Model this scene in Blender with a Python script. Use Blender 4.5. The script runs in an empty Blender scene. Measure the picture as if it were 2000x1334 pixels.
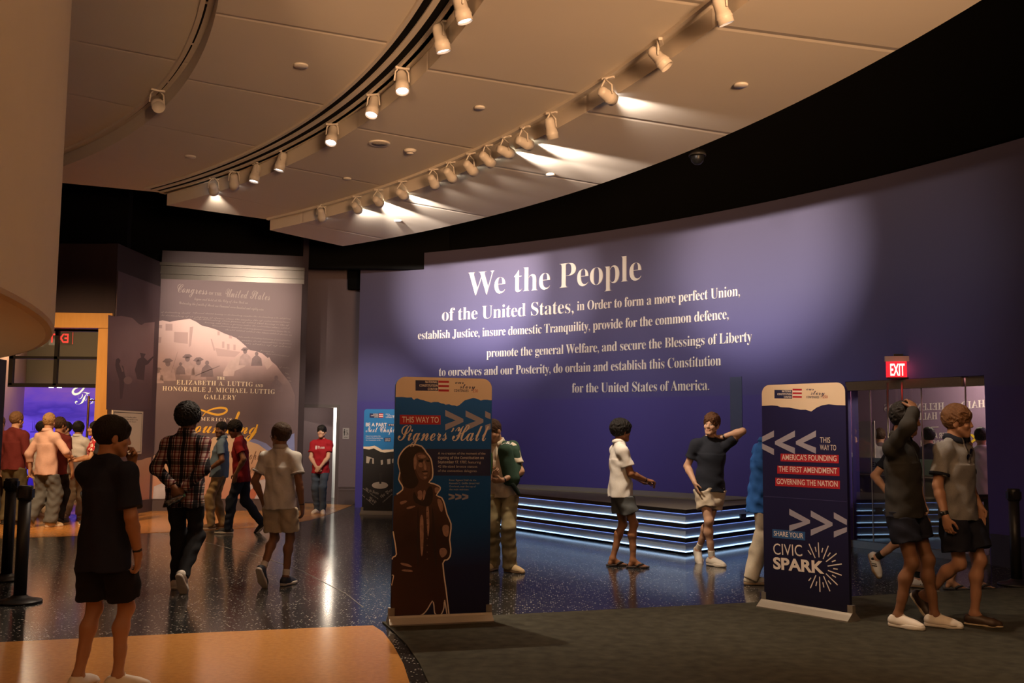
import bpy, bmesh, math, random
import numpy as np
from mathutils import Vector, Matrix
from mathutils.geometry import tessellate_polygon
from mathutils.bvhtree import BVHTree
random.seed(7)
SC = bpy.context.scene
COL = SC.collection

# ------------------------------------------------------------------ camera
FPX, EYE, HOR, ROLL = 1944.0, 1.58, 848.0, math.radians(0.6)
PIT = math.atan((HOR - 667) / FPX)
_cr, _sr = math.cos(ROLL), math.sin(ROLL)
cam_d = bpy.data.cameras.new('camera')
cam = bpy.data.objects.new('camera', cam_d)
COL.objects.link(cam)
cam_d.sensor_width = 36.0
cam_d.lens = FPX * 36.0 / 2000.0
cam_d.clip_start, cam_d.clip_end = 0.05, 200
_V = Vector((0, -math.sin(PIT), math.cos(PIT)))
_Xr = Vector((1, 0, 0)) * _cr + _V * _sr
_Up = Vector((1, 0, 0)) * -_sr + _V * _cr
_Bk = -Vector((0, math.cos(PIT), math.sin(PIT)))
mw = Matrix((_Xr, _Up, _Bk)).transposed().to_4x4()
mw.translation = (0, 0, EYE)
cam.matrix_world = mw
SC.camera = cam

# ------------------------------------------------------------------ view, world, big lights
SC.view_settings.view_transform = 'Standard'
SC.view_settings.look = 'None'
SC.view_settings.exposure = 0.0
SC.view_settings.gamma = 1.0
SC.view_settings.use_curve_mapping = False
SC.cycles.use_denoising = True
SC.cycles.max_bounces = 6
SC.cycles.diffuse_bounces = 3
SC.cycles.glossy_bounces = 3
SC.cycles.transmission_bounces = 4
SC.cycles.transparent_max_bounces = 8
SC.cycles.caustics_reflective = False
SC.cycles.caustics_refractive = False
SC.cycles.sample_clamp_indirect = 6.0
W = bpy.data.worlds.new('world')
SC.world = W
W.use_nodes = True
W.node_tree.nodes['Background'].inputs[0].default_value = (1.0, 0.62, 0.38, 1)
W.node_tree.nodes['Background'].inputs[1].default_value = 0.012

WARM = (1.0, 0.60, 0.30)
WARM2 = (1.0, 0.80, 0.60)
COOL = (1.0, 0.84, 0.71)

def lamp(kind, name, loc, energy, color, target=None, size=0.2, spot=None, blend=0.5, parent=None, size_y=None):
    d = bpy.data.lights.new(name, kind)
    d.energy = energy
    d.color = color
    if kind == 'AREA':
        d.size = size
        if size_y:
            d.shape = 'RECTANGLE'; d.size_y = size_y
    else:
        d.shadow_soft_size = size
    if kind == 'SPOT':
        d.spot_size = math.radians(spot); d.spot_blend = blend
    o = bpy.data.objects.new(name, d)
    COL.objects.link(o)
    o.location = loc
    if target is not None:
        o.rotation_euler = (Vector(target) - Vector(loc)).to_track_quat('-Z', 'Y').to_euler()
    if parent:
        o.parent = parent
    return o

# added unseen area lamps behind the camera that brighten the ceiling
for x, y, e in ((-3.4, -7.0, 900), (4.5, -6.6, 430)):
    a = lamp('AREA', 'ceiling_fill', (x, y, 1.9), e, (1.0, 0.56, 0.28), (x - 1.6, y + 8, 1.9 + 8 * math.tan(math.radians(21))), 2.5)
    a.data.spread = math.radians(42)
# added spots without fixtures, brightening the doorway, floor and people
lamp('SPOT', 'hall_fill_spot', (-7.2, 12.8, 5.25), 1500, WARM, (-7.8, 17.4, 1.2), 0.12, 62, 0.7)
lamp('SPOT', 'hall_fill_spot', (-5.2, 14.2, 5.15), 420, WARM, (-4.9, 15.2, 0), 0.12, 100, 0.8)
lamp('SPOT', 'hall_fill_spot', (-6.0, 9.0, 5.3), 420, WARM, (-4.5, 7.2, 0), 0.12, 100, 0.8)
lamp('SPOT', 'hall_fill_spot', (-3.6, 4.2, 5.3), 420, WARM, (-3.0, 6.3, 0), 0.12, 90, 0.8)
lamp('SPOT', 'hall_fill_spot', (1.2, 3.6, 4.9), 300, WARM, (3.4, 8.5, .8), 0.12, 60, 0.8)

# ------------------------------------------------------------------ picture <-> place
def ray(x, y):
    u, v = (x - 1000) / FPX, (667 - y) / FPX
    a, b = _cr * u - _sr * v, _sr * u + _cr * v
    return np.array([a, math.cos(PIT) - b * math.sin(PIT), math.sin(PIT) + b * math.cos(PIT)])
E0 = np.array([0, 0, EYE])
def at_z(x, y, z=0.0):
    r = ray(x, y)
    return E0 + r * ((z - EYE) / r[2])
def at_y(x, y, Y):
    r = ray(x, y)
    return E0 + r * (Y / r[1])
def on_plane(x, y, p, n):
    r = ray(x, y)
    return E0 + r * (np.dot(np.asarray(p, float) - E0, n) / np.dot(r, n))
def on_cyl(x, y, c, R):
    r = ray(x, y)
    ox, oy = -c[0], -c[1]
    A = r[0] ** 2 + r[1] ** 2
    B = ox * r[0] + oy * r[1]
    C = ox * ox + oy * oy - R * R
    t = (-B + math.sqrt(B * B - A * C)) / A
    return E0 + r * t
def circ(pts):
    pts = np.array(pts)
    A = np.c_[2 * pts[:, :2], np.ones(len(pts))]
    b = (pts[:, :2] ** 2).sum(1)
    s = np.linalg.lstsq(A, b, rcond=None)[0]
    return s[0], s[1], math.sqrt(s[2] + s[0] ** 2 + s[1] ** 2)

# ------------------------------------------------------------------ materials
_mats = {}
def mat(name, col, rough=0.6, metal=0.0, noise=None, bump=None, emit=None, spec=0.5, coat=0.0, alpha=None, sheen=0.0, coord='Object'):
    if name in _mats:
        return _mats[name]
    m = bpy.data.materials.new(name)
    m.use_nodes = True
    nt = m.node_tree
    b = nt.nodes['Principled BSDF']
    b.inputs['Base Color'].default_value = (*col, 1)
    b.inputs['Roughness'].default_value = rough
    b.inputs['Metallic'].default_value = metal
    b.inputs['Specular IOR Level'].default_value = spec
    b.inputs['Coat Weight'].default_value = coat
    if sheen:
        b.inputs['Sheen Weight'].default_value = sheen
    tc = nt.nodes.new('ShaderNodeTexCoord')
    if noise:
        n = nt.nodes.new('ShaderNodeTexNoise')
        n.inputs['Scale'].default_value = noise[0]
        n.inputs['Detail'].default_value = 4
        nt.links.new(tc.outputs[coord], n.inputs['Vector'])
        mx = nt.nodes.new('ShaderNodeMix'); mx.data_type = 'RGBA'
        mx.inputs[6].default_value = (*[c * (1 - noise[1]) for c in col], 1)
        mx.inputs[7].default_value = (*[min(1, c * (1 + noise[1])) for c in col], 1)
        nt.links.new(n.outputs[0], mx.inputs[0])
        nt.links.new(mx.outputs[2], b.inputs['Base Color'])
    if bump:
        n = nt.nodes.new('ShaderNodeTexNoise')
        n.inputs['Scale'].default_value = bump[0]
        n.inputs['Detail'].default_value = 3
        mp = nt.nodes.new('ShaderNodeMapping')
        if len(bump) > 2:
            mp.inputs['Scale'].default_value = bump[2]
        nt.links.new(tc.outputs[coord], mp.inputs[0])
        nt.links.new(mp.outputs[0], n.inputs['Vector'])
        bp = nt.nodes.new('ShaderNodeBump')
        bp.inputs['Strength'].default_value = bump[1]
        bp.inputs['Distance'].default_value = 0.01
        nt.links.new(n.outputs[0], bp.inputs['Height'])
        nt.links.new(bp.outputs[0], b.inputs['Normal'])
    if emit:
        b.inputs['Emission Color'].default_value = (*emit[0], 1)
        b.inputs['Emission Strength'].default_value = emit[1]
    if alpha is not None:
        b.inputs['Alpha'].default_value = alpha
    _mats[name] = m
    return m

def glass_mat(name, tint=(0.9, 0.95, 0.93), alpha_mix=0.85, rough=0.02):
    m = bpy.data.materials.new(name); m.use_nodes = True
    nt = m.node_tree
    for n in list(nt.nodes):
        if n.type == 'BSDF_PRINCIPLED': nt.nodes.remove(n)
    out = nt.nodes['Material Output']
    t = nt.nodes.new('ShaderNodeBsdfTransparent'); t.inputs[0].default_value = (*tint, 1)
    g = nt.nodes.new('ShaderNodeBsdfGlossy'); g.inputs['Roughness'].default_value = rough
    fr = nt.nodes.new('ShaderNodeFresnel'); fr.inputs[0].default_value = 1.5
    mu = nt.nodes.new('ShaderNodeMath'); mu.operation = 'MULTIPLY_ADD'
    mu.inputs[1].default_value = 1.0; mu.inputs[2].default_value = 1 - alpha_mix
    nt.links.new(fr.outputs[0], mu.inputs[0])
    mx = nt.nodes.new('ShaderNodeMixShader')
    nt.links.new(mu.outputs[0], mx.inputs[0]); nt.links.new(t.outputs[0], mx.inputs[1]); nt.links.new(g.outputs[0], mx.inputs[2])
    nt.links.new(mx.outputs[0], out.inputs[0])
    return m

# ------------------------------------------------------------------ object helpers
def link(name, verts, faces, m, parent=None, smooth=False, kind=None):
    me = bpy.data.meshes.new(name)
    me.from_pydata([tuple(map(float, v)) for v in verts], [], [tuple(map(int, f)) for f in faces])
    me.update()
    if smooth:
        me.polygons.foreach_set('use_smooth', [True] * len(me.polygons))
    for mm in (m if isinstance(m, (list, tuple)) else [m]):
        me.materials.append(mm)
    o = bpy.data.objects.new(name, me)
    COL.objects.link(o)
    if parent:
        o.parent = parent
    if kind:
        o['kind'] = kind
    return o

def link_bm(name, bm, m, parent=None, smooth=False, kind=None):
    me = bpy.data.meshes.new(name)
    bmesh.ops.recalc_face_normals(bm, faces=bm.faces[:])
    bm.to_mesh(me); bm.free()
    if smooth:
        me.polygons.foreach_set('use_smooth', [True] * len(me.polygons))
    for mm in (m if isinstance(m, (list, tuple)) else [m]):
        me.materials.append(mm)
    o = bpy.data.objects.new(name, me)
    COL.objects.link(o)
    if parent: o.parent = parent
    if kind: o['kind'] = kind
    return o

def tag(o, label, cat, group=None):
    o['label'] = label; o['category'] = cat
    if group: o['group'] = group
    return o

def empty(name, loc, rz=0.0, label=None, cat=None, group=None):
    o = bpy.data.objects.new(name, None)
    COL.objects.link(o)
    o.location = loc; o.rotation_euler = (0, 0, rz)
    o.empty_display_size = 0.1
    if label: tag(o, label, cat, group)
    return o

def box_into(bm, lo, hi, bev=0.0, M=None):
    r = bmesh.ops.create_cube(bm, size=1)
    vs = r['verts']
    for v in vs:
        v.co = Vector([lo[i] + (v.co[i] + .5) * (hi[i] - lo[i]) for i in range(3)])
    if bev:
        es = list({e for v in vs for e in v.link_edges})
        rr = bmesh.ops.bevel(bm, geom=es, offset=bev, segments=2, affect='EDGES', profile=0.5)
        vs = list({v for f in rr['faces'] for v in f.verts} | {v for v in vs if v.is_valid})
    if M is not None:
        bmesh.ops.transform(bm, matrix=M, verts=[v for v in vs if v.is_valid])

def box(name, lo, hi, m, parent=None, bev=0.0, M=None, kind=None):
    bm = bmesh.new(); box_into(bm, lo, hi, bev, M)
    return link_bm(name, bm, m, parent, kind=kind)

def lathe_data(prof, n=32, cap=True):
    vs, fs = [], []
    for r, z in prof:
        for k in range(n):
            a = 2 * math.pi * k / n
            vs.append((r * math.cos(a), r * math.sin(a), z))
    for i in range(len(prof) - 1):
        for k in range(n):
            k2 = (k + 1) % n
            fs.append((i * n + k, i * n + k2, (i + 1) * n + k2, (i + 1) * n + k))
    if cap:
        fs.append(tuple(range(n - 1, -1, -1)))
        fs.append(tuple((len(prof) - 1) * n + k for k in range(n)))
    return vs, fs

def lathe(name, prof, m, parent=None, n=32, M=None, smooth=True):
    vs, fs = lathe_data(prof, n)
    if M is not None:
        vs = [M @ Vector(v) for v in vs]
    o = link(name, vs, fs, m, parent, smooth)
    return o

def tube_data(path, r, n=8):
    path = [Vector(p) for p in path]
    vs, fs = [], []
    up = None
    for i, p in enumerate(path):
        d = (path[min(i + 1, len(path) - 1)] - path[max(i - 1, 0)]).normalized()
        if up is None:
            up = d.orthogonal().normalized()
        up = (up - d * up.dot(d)).normalized()
        s = d.cross(up)
        rr = r[i] if isinstance(r, (list, tuple)) else r
        for k in range(n):
            a = 2 * math.pi * k / n
            vs.append(p + (up * math.cos(a) + s * math.sin(a)) * rr)
    for i in range(len(path) - 1):
        for k in range(n):
            k2 = (k + 1) % n
            fs.append((i * n + k, i * n + k2, (i + 1) * n + k2, (i + 1) * n + k))
    fs.append(tuple(range(n - 1, -1, -1)))
    fs.append(tuple((len(path) - 1) * n + k for k in range(n)))
    return vs, fs

def merge(parts):
    V, Fa = [], []
    for vs, fs in parts:
        b = len(V)
        V.extend(vs); Fa.extend([tuple(i + b for i in f) for f in fs])
    return V, Fa

# ------------------------------------------------------------------ lettering
def _math(s, kind):
    out = []
    base = {'serif': (0x1D400, 0x1D41A, 0x1D7CE), 'script': (0x1D4D0, 0x1D4EA, None), 'sans': (0x1D5D4, 0x1D5EE, 0x1D7EC), 'italic': (0x1D468, 0x1D482, None), 'black': (0x1D56C, 0x1D586, None)}[kind]
    for ch in s:
        if 'A' <= ch <= 'Z': out.append(chr(base[0] + ord(ch) - 65))
        elif 'a' <= ch <= 'z': out.append(chr(base[1] + ord(ch) - 97))
        elif '0' <= ch <= '9' and base[2]: out.append(chr(base[2] + ord(ch) - 48))
        else: out.append(ch)
    return ''.join(out)
_tc = {}
def text_data(s, style='plain', thin=0.0, extrude=0.0, res=4, shear=0.0, spacing=1.0):
    """verts (x from 0, y on the baseline, letter height about 0.7), faces, width"""
    key = (s, style, thin, extrude, res, shear, spacing)
    if key in _tc: return _tc[key]
    c = bpy.data.curves.new('lettering', 'FONT')
    c.body = s if style == 'plain' else _math(s, style)
    c.resolution_u = res; c.offset = thin; c.extrude = extrude; c.shear = shear; c.space_character = spacing
    o = bpy.data.objects.new('lettering', c)
    me = o.to_mesh()
    vs = np.array([v.co[:] for v in me.vertices]) if len(me.vertices) else np.zeros((1, 3))
    fs = [tuple(p.vertices) for p in me.polygons]
    o.to_mesh_clear()
    bpy.data.objects.remove(o); bpy.data.curves.remove(c)
    x0 = vs[:, 0].min(); vs[:, 0] -= x0
    _tc[key] = (vs, fs, vs[:, 0].max())
    return _tc[key]

class Plane:
    """a flat printed face: origin, right and up axes; px() turns a place in the photograph into its (u, v)"""
    def __init__(s, o, ux, uz=(0, 0, 1)):
        s.o = np.asarray(o, float); s.ux = np.asarray(ux, float) / np.linalg.norm(ux)
        s.uz = np.asarray(uz, float); s.n = np.cross(s.ux, s.uz)
        if np.dot(E0 - s.o, s.n) < 0: s.n = -s.n
        s.k = 0
    def px(s, x, y):
        p = on_plane(x, y, s.o, s.n) - s.o
        return np.array([np.dot(p, s.ux), np.dot(p, s.uz)])
    def pt(s, u, v, d=0.0):
        return s.o + s.ux * u + s.uz * v + s.n * d

def poly_fill(pts2):
    return [tuple(t) for t in tessellate_polygon([[Vector((p[0], p[1], 0)) for p in pts2]])]

def print_polys(name, pl, polys, m, parent, d, inv=None):
    """flat printed shapes (lists of (u, v)) lying on a plane, d off its face; each shape is a part of its own"""
    o = None
    for pts in polys:
        V = [Vector(pl.pt(p[0], p[1], d)) for p in pts]
        if inv is not None: V = [inv @ v for v in V]
        o = link(name, V, poly_fill(pts), m, parent)
    return o

def print_text(pl, items, d):
    """items: (string, (u0, v0), (u1, v1), cap height, style, options) laid along the baseline"""
    parts = []
    for s, a, b, hgt, style, kw in items:
        vs, fs, w = text_data(s, style, **kw)
        a = np.asarray(a, float); b = np.asarray(b, float)
        ex = (b - a) / w
        nrm = np.array([-(b - a)[1], (b - a)[0]]) / np.linalg.norm(b - a)
        sy = hgt / 0.69
        parts.append(([pl.pt(*(a + ex * v[0] + nrm * sy * v[1]), d + v[2]) for v in vs], fs))
    return merge(parts)

# ================================================================== THE HALL
def wood_like(name, c1, c2, rough=0.4, scale=(1, 1, 12)):
    m = mat(name, c1, rough)
    nt = m.node_tree; b = nt.nodes['Principled BSDF']
    tc = nt.nodes.new('ShaderNodeTexCoord'); mp = nt.nodes.new('ShaderNodeMapping')
    mp.inputs['Scale'].default_value = scale
    n = nt.nodes.new('ShaderNodeTexNoise'); n.inputs['Scale'].default_value = 6; n.inputs['Detail'].default_value = 5
    mx = nt.nodes.new('ShaderNodeMix'); mx.data_type = 'RGBA'
    mx.inputs[6].default_value = (*c1, 1); mx.inputs[7].default_value = (*c2, 1)
    nt.links.new(tc.outputs['Object'], mp.inputs[0]); nt.links.new(mp.outputs[0], n.inputs['Vector'])
    nt.links.new(n.outputs[0], mx.inputs[0]); nt.links.new(mx.outputs[2], b.inputs['Base Color'])
    return m

def terrazzo(name, base, chip, chip2, scale, rough):
    m = mat(name, base, rough)
    nt = m.node_tree; b = nt.nodes['Principled BSDF']
    tc = nt.nodes.new('ShaderNodeTexCoord')
    v = nt.nodes.new('ShaderNodeTexVoronoi'); v.inputs['Scale'].default_value = scale
    nt.links.new(tc.outputs['Object'], v.inputs['Vector'])
    sep = nt.nodes.new('ShaderNodeSeparateColor'); nt.links.new(v.outputs['Color'], sep.inputs[0])
    # a few cells are chips, and each chip is smaller than its cell
    gt = nt.nodes.new('ShaderNodeMath'); gt.operation = 'GREATER_THAN'; gt.inputs[1].default_value = 0.80
    nt.links.new(sep.outputs[0], gt.inputs[0])
    lt = nt.nodes.new('ShaderNodeMath'); lt.operation = 'LESS_THAN'; lt.inputs[1].default_value = 0.36
    nt.links.new(v.outputs['Distance'], lt.inputs[0])
    mu = nt.nodes.new('ShaderNodeMath'); mu.operation = 'MULTIPLY'
    nt.links.new(gt.outputs[0], mu.inputs[0]); nt.links.new(lt.outputs[0], mu.inputs[1])
    cm = nt.nodes.new('ShaderNodeMix'); cm.data_type = 'RGBA'
    cm.inputs[6].default_value = (*chip, 1); cm.inputs[7].default_value = (*chip2, 1)
    nt.links.new(sep.outputs[1], cm.inputs[0])
    nz = nt.nodes.new('ShaderNodeTexNoise'); nz.inputs['Scale'].default_value = 25
    nt.links.new(tc.outputs['Object'], nz.inputs['Vector'])
    bm_ = nt.nodes.new('ShaderNodeMix'); bm_.data_type = 'RGBA'
    bm_.inputs[6].default_value = (*[c * .75 for c in base], 1); bm_.inputs[7].default_value = (*[c * 1.25 for c in base], 1)
    nt.links.new(nz.outputs[0], bm_.inputs[0])
    mx = nt.nodes.new('ShaderNodeMix'); mx.data_type = 'RGBA'
    nt.links.new(mu.outputs[0], mx.inputs[0]); nt.links.new(bm_.outputs[2], mx.inputs[6]); nt.links.new(cm.outputs[2], mx.inputs[7])
    nt.links.new(mx.outputs[2], b.inputs['Base Color'])
    n2 = nt.nodes.new('ShaderNodeTexNoise'); n2.inputs['Scale'].default_value = 0.8
    nt.links.new(tc.outputs['Object'], n2.inputs['Vector'])
    mr = nt.nodes.new('ShaderNodeMapRange'); mr.inputs[3].default_value = rough * .75; mr.inputs[4].default_value = rough * 1.3
    nt.links.new(n2.outputs[0], mr.inputs[0]); nt.links.new(mr.outputs[0], b.inputs['Roughness'])
    b.inputs['Specular IOR Level'].default_value = 0.55
    return m

M_BLACK = mat('black_paint', (0.004, 0.004, 0.004), 0.9, spec=0.1)
M_TERR = terrazzo('dark_terrazzo', (0.022, 0.022, 0.022), (0.60, 0.57, 0.50), (0.24, 0.22, 0.19), 48, 0.15)
M_ORANGE = terrazzo('orange_terrazzo', (0.53, 0.245, 0.066), (0.64, 0.33, 0.11), (0.44, 0.18, 0.045), 140, 0.2)
M_CARPET = mat('carpet', (0.062, 0.058, 0.042), 0.95, noise=(9, 0.6), bump=(400, 0.6), spec=0.1, coord='Object')
M_CEIL = mat('ceiling_plaster', (0.66, 0.60, 0.52), 0.85, noise=(1.2, 0.03), spec=0.2)

# ---- floor
link('floor', [(-16, -8, 0), (14, -8, 0), (14, 27, 0), (-16, 27, 0)], [(0, 1, 2, 3)], M_TERR, kind='structure')
def slab(name, pts, z, m, kind='structure', t=0.02):
    n = len(pts)
    vs = [(p[0], p[1], z) for p in pts] + [(p[0], p[1], z - t) for p in pts]
    fs = poly_fill(pts) + [(i, (i + 1) % n, n + (i + 1) % n, n + i) for i in range(n)]
    bm = bmesh.new(); vv = [bm.verts.new(v) for v in vs]
    for f in fs: bm.faces.new([vv[i] for i in f])
    return link_bm(name, bm, m, kind=kind)
near_edge = [(-15, 3.6), (-7, 6.5), (-3.78, 7.57), (-2.4, 8.0), (-1.12, 8.37), (-1.0, 8.1), (-0.86, 7.6), (-0.72, 7.0), (-0.62, 6.45), (-0.55, 5.5), (-0.55, 4), (-0.8, 1), (-1.6, -4), (-15, -4)]
slab('floor_border', near_edge, 0.003, M_ORANGE)
slab('floor_border', [(-15, 9.0), (-11, 12.2), (-7.37, 14.59), (-6.2, 15.2), (-5.2, 15.85), (-4.27, 16.6), (-3.85, 17.3), (-3.6, 18.2), (-3.5, 19.4), (-3.45, 21.5), (-3.45, 22.0), (-15, 26)], 0.003, M_ORANGE)
slab('floor_carpet', [(-1.06, 8.50), (-0.2, 8.83), (2.45, 9.71), (3.4, 10.08), (5.06, 10.68), (9, 12.0), (9, -4), (-1.45, -4), (-0.66, 1), (-0.42, 4), (-0.43, 5.5), (-0.50, 6.45), (-0.61, 7.0), (-0.76, 7.6), (-0.92, 8.1)], 0.010, M_CARPET)
# brass divider strip curving through the terrazzo
dv = [at_z(x, y, 0.0)[:2] for x, y in ((300, 1038), (412, 1062), (498, 1083), (590, 1115), (676, 1160), (722, 1196))]
dl = []
for i in range(len(dv) - 1):
    for k in range(4): dl.append(dv[i] + (dv[i + 1] - dv[i]) * k / 4)
vs, fs = [], []
for i, p in enumerate(dl):
    q = dl[min(i + 1, len(dl) - 1)] - dl[max(i - 1, 0)]; q = np.array([-q[1], q[0]]) / np.linalg.norm(q) * 0.006
    vs += [(p[0] + q[0], p[1] + q[1], 0.0016), (p[0] - q[0], p[1] - q[1], 0.0016)]
    if i: fs.append((2 * i - 2, 2 * i - 1, 2 * i + 1, 2 * i))
link('trim_floor_divider', vs, fs, mat('zinc_strip', (0.42, 0.38, 0.32), 0.3, 0.8), kind='structure')

# ---- the curved blue wall
WT = 5.35
WX, WY, WR = circ([at_z(x, y, WT) for x, y in [(703, 503), (907, 487.5), (1184, 451), (1310, 432), (1460, 400), (1600, 370), (1800, 322), (2000, 272)]])
WC = (WX, WY)
def w_ang(p): return math.atan2(p[1] - WY, p[0] - WX)
def w_pt(a, R): return (WX + R * math.cos(a), WY + R * math.sin(a))
def arc_block(a0, a1, R0, R1, z0, z1, n):
    vs, fs = [], []
    for i in range(n + 1):
        a = a0 + (a1 - a0) * i / n
        for R in (R0, R1):
            x, y = w_pt(a, R)
            vs += [(x, y, z0), (x, y, z1)]
    for i in range(n):
        b, c = 4 * i, 4 * i + 4
        fs += [(b, b + 1, c + 1, c), (b + 2, c + 2, c + 3, b + 3), (b + 1, b + 3, c + 3, c + 1), (b, c, c + 2, b + 2)]
    e = 4 * n
    fs += [(0, 2, 3, 1), (e, e + 1, e + 3, e + 2)]
    return vs, fs
A_L = w_ang(at_z(703, 503, WT))
GLp = on_cyl(1657, 1060, WC, WR); GRp = on_cyl(1933, 1060, WC, WR)
A_GL, A_GR, A_END = w_ang(GLp), w_ang(GRp), math.radians(-25)
GH = 2.40
def blue_paint():  # lighter and greyer towards the top, with a step at the vinyl seam
    m = mat('blue_wall_face', (0.06, 0.06, 0.15), 0.62, spec=0.25)
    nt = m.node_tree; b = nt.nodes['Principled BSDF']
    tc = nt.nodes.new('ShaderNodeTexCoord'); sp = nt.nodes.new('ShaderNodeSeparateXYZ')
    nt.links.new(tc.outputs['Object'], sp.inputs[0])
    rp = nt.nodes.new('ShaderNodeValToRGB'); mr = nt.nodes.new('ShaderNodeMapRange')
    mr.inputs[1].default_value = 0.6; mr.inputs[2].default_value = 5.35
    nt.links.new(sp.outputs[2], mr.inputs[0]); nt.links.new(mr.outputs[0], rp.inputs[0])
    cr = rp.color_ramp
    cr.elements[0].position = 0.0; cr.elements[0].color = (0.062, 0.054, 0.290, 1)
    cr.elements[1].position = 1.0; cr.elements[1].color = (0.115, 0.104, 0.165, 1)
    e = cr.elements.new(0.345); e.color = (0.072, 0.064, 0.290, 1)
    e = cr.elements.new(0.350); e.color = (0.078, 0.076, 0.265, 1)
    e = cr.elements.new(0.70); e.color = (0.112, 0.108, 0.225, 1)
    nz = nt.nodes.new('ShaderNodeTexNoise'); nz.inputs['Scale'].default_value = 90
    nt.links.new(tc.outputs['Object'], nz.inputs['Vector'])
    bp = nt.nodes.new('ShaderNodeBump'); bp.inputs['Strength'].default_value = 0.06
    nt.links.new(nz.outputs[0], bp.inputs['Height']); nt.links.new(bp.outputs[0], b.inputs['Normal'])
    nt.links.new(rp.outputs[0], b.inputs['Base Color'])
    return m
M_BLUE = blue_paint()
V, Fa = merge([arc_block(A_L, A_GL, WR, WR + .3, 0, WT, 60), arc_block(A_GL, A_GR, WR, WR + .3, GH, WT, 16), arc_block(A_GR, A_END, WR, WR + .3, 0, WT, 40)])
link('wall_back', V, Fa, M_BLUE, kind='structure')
V, Fa = arc_block(A_L + .03, A_END, WR + .45, WR + .6, WT - .6, 9, 60)
link('wall_upper', V, Fa, M_BLACK, kind='structure')
# baseboard on the blue wall right of the glass entrance
M_NAVY = mat('navy_trim', (0.030, 0.030, 0.060), 0.45)
V, Fa = merge([arc_block(A_GR - .002, A_END, WR - .035, WR, 0, 0.36, 30), arc_block(A_GR - .002, A_END, WR - .045, WR, 0.36, 0.39, 30)])
link('baseboard_right', V, Fa, M_NAVY, kind='structure')

def on_wall(x, y): return on_cyl(x, y, WC, WR)

# raised white lettering on the blue wall
M_WHITE_LET = mat('white_letters', (0.86, 0.84, 0.80), 0.5)
def wall_text(name, s, p0, p1, cap, parent, style='serif', thin=0.0, spacing=1.0):
    a, b = on_wall(*p0), on_wall(*p1)
    aa, ab = w_ang(a), w_ang(b)
    vs, fs, w = text_data(s, style, thin, 0.0, 4, 0, spacing)
    zc = 0.5 * (a[2] + b[2])
    V = []
    depth = 0.018
    nv = len(vs)
    for d in (depth, 0.001):
        for v in vs:
            ang = aa + (ab - aa) * v[0] / w
            z = a[2] + (b[2] - a[2]) * v[0] / w + v[1] * cap / 0.69
            x, y = w_pt(ang, WR - d)
            V.append((x, y, z))
    me_edges = {}
    for f in fs:
        for i in range(len(f)):
            e = (f[i], f[(i + 1) % len(f)])
            me_edges[e] = 1
    F2 = list(fs)
    for (i, j) in me_edges:
        if (j, i) not in me_edges:
            F2.append((j, i, nv + i, nv + j))
    return link(name, V, F2, M_WHITE_LET, parent)
wl = empty('wall_lettering', (0, 0, 0), 0, 'raised white serif preamble text spread over the curved blue wall', 'lettering')
wall_text('heading', 'We the People', (914, 578), (1253, 547), 0.49, wl, thin=-0.014, spacing=0.95)
for s, p0, p1, cap in [
        ('of the United States,', (864, 627), (1121, 611), 0.265),
        ('in Order to form a more perfect Union,', (1128, 607), (1446, 578), 0.18),
        ('establish Justice, insure domestic Tranquility, provide for the common defence,', (817, 663), (1424, 623), 0.18),
        ('promote the general Welfare, and secure the Blessings of Liberty', (951, 698), (1470, 667), 0.18),
        ('to ourselves and our Posterity, do ordain and establish this Constitution', (858, 735), (1409, 714), 0.18),
        ('for the United States of America.', (1118, 767), (1386, 762), 0.18)]:
    wall_text('text_line', s, p0, p1, cap, wl, thin=-0.012, spacing=0.96)

# narrow access panel let into the blue wall
pa, pb = w_ang(on_wall(1427, 800)), w_ang(on_wall(1450, 800))
zt, zb = on_wall(1438, 736)[2], on_wall(1438, 850)[2]
V, Fa = merge([arc_block(pa, pb, WR - .012, WR - .001, zb, zt, 3)])
ap = link('access_panel', V, Fa, mat('slate_panel', (0.055, 0.075, 0.16), 0.5))
tag(ap, 'narrow slate blue upright panel on the blue wall', 'panel')

# ---- light-strip platform in front of the blue wall
PC = at_z(1340, 1085)[:2]; PA = at_z(1008, 1035)[:2]; PB = at_z(1462, 1066)[:2]
PH = 0.60
dl_ = (PA - PC) / np.linalg.norm(PA - PC); dr_ = (PB - PC) / np.linalg.norm(PB - PC)
def to_wall(p, d):
    ox, oy = p[0] - WX, p[1] - WY
    B = ox * d[0] + oy * d[1]; C = ox * ox + oy * oy - WR * WR
    return p + d * (-B + math.sqrt(B * B - C))
PL = to_wall(PC, dl_); PR = to_wall(PC, dr_)
aL, aR = w_ang(PL), w_ang(PR)
plat = empty('lit_platform', (PC[0], PC[1], 0), 0, 'low black wedge-shaped platform with glowing strips below the blue wall', 'platform')
pinv = Matrix.Translation((-PC[0], -PC[1], 0))
M_PLAT_TOP = mat('platform_carpet', (0.13, 0.112, 0.088), 0.8, noise=(30, 0.2))
M_NOSE = mat('platform_nosing', (0.008, 0.008, 0.009), 0.35)
M_RISE = mat('platform_metal', (0.34, 0.40, 0.46), 0.38, 0.35, noise=(3, 0.25), bump=(6, 0.06, (1, 1, 6)))
M_LED = mat('led_strip', (0.7, 0.8, 1), 0.4, emit=((0.42, 0.66, 1.0), 2.0))
M_LEDV = mat('led_strip_thin', (0.5, 0.5, 1), 0.4, emit=((0.24, 0.38, 1.0), 1.0))
arcp = [w_pt(aL + (aR - aL) * i / 24, WR - .002) for i in range(25)]
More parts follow.
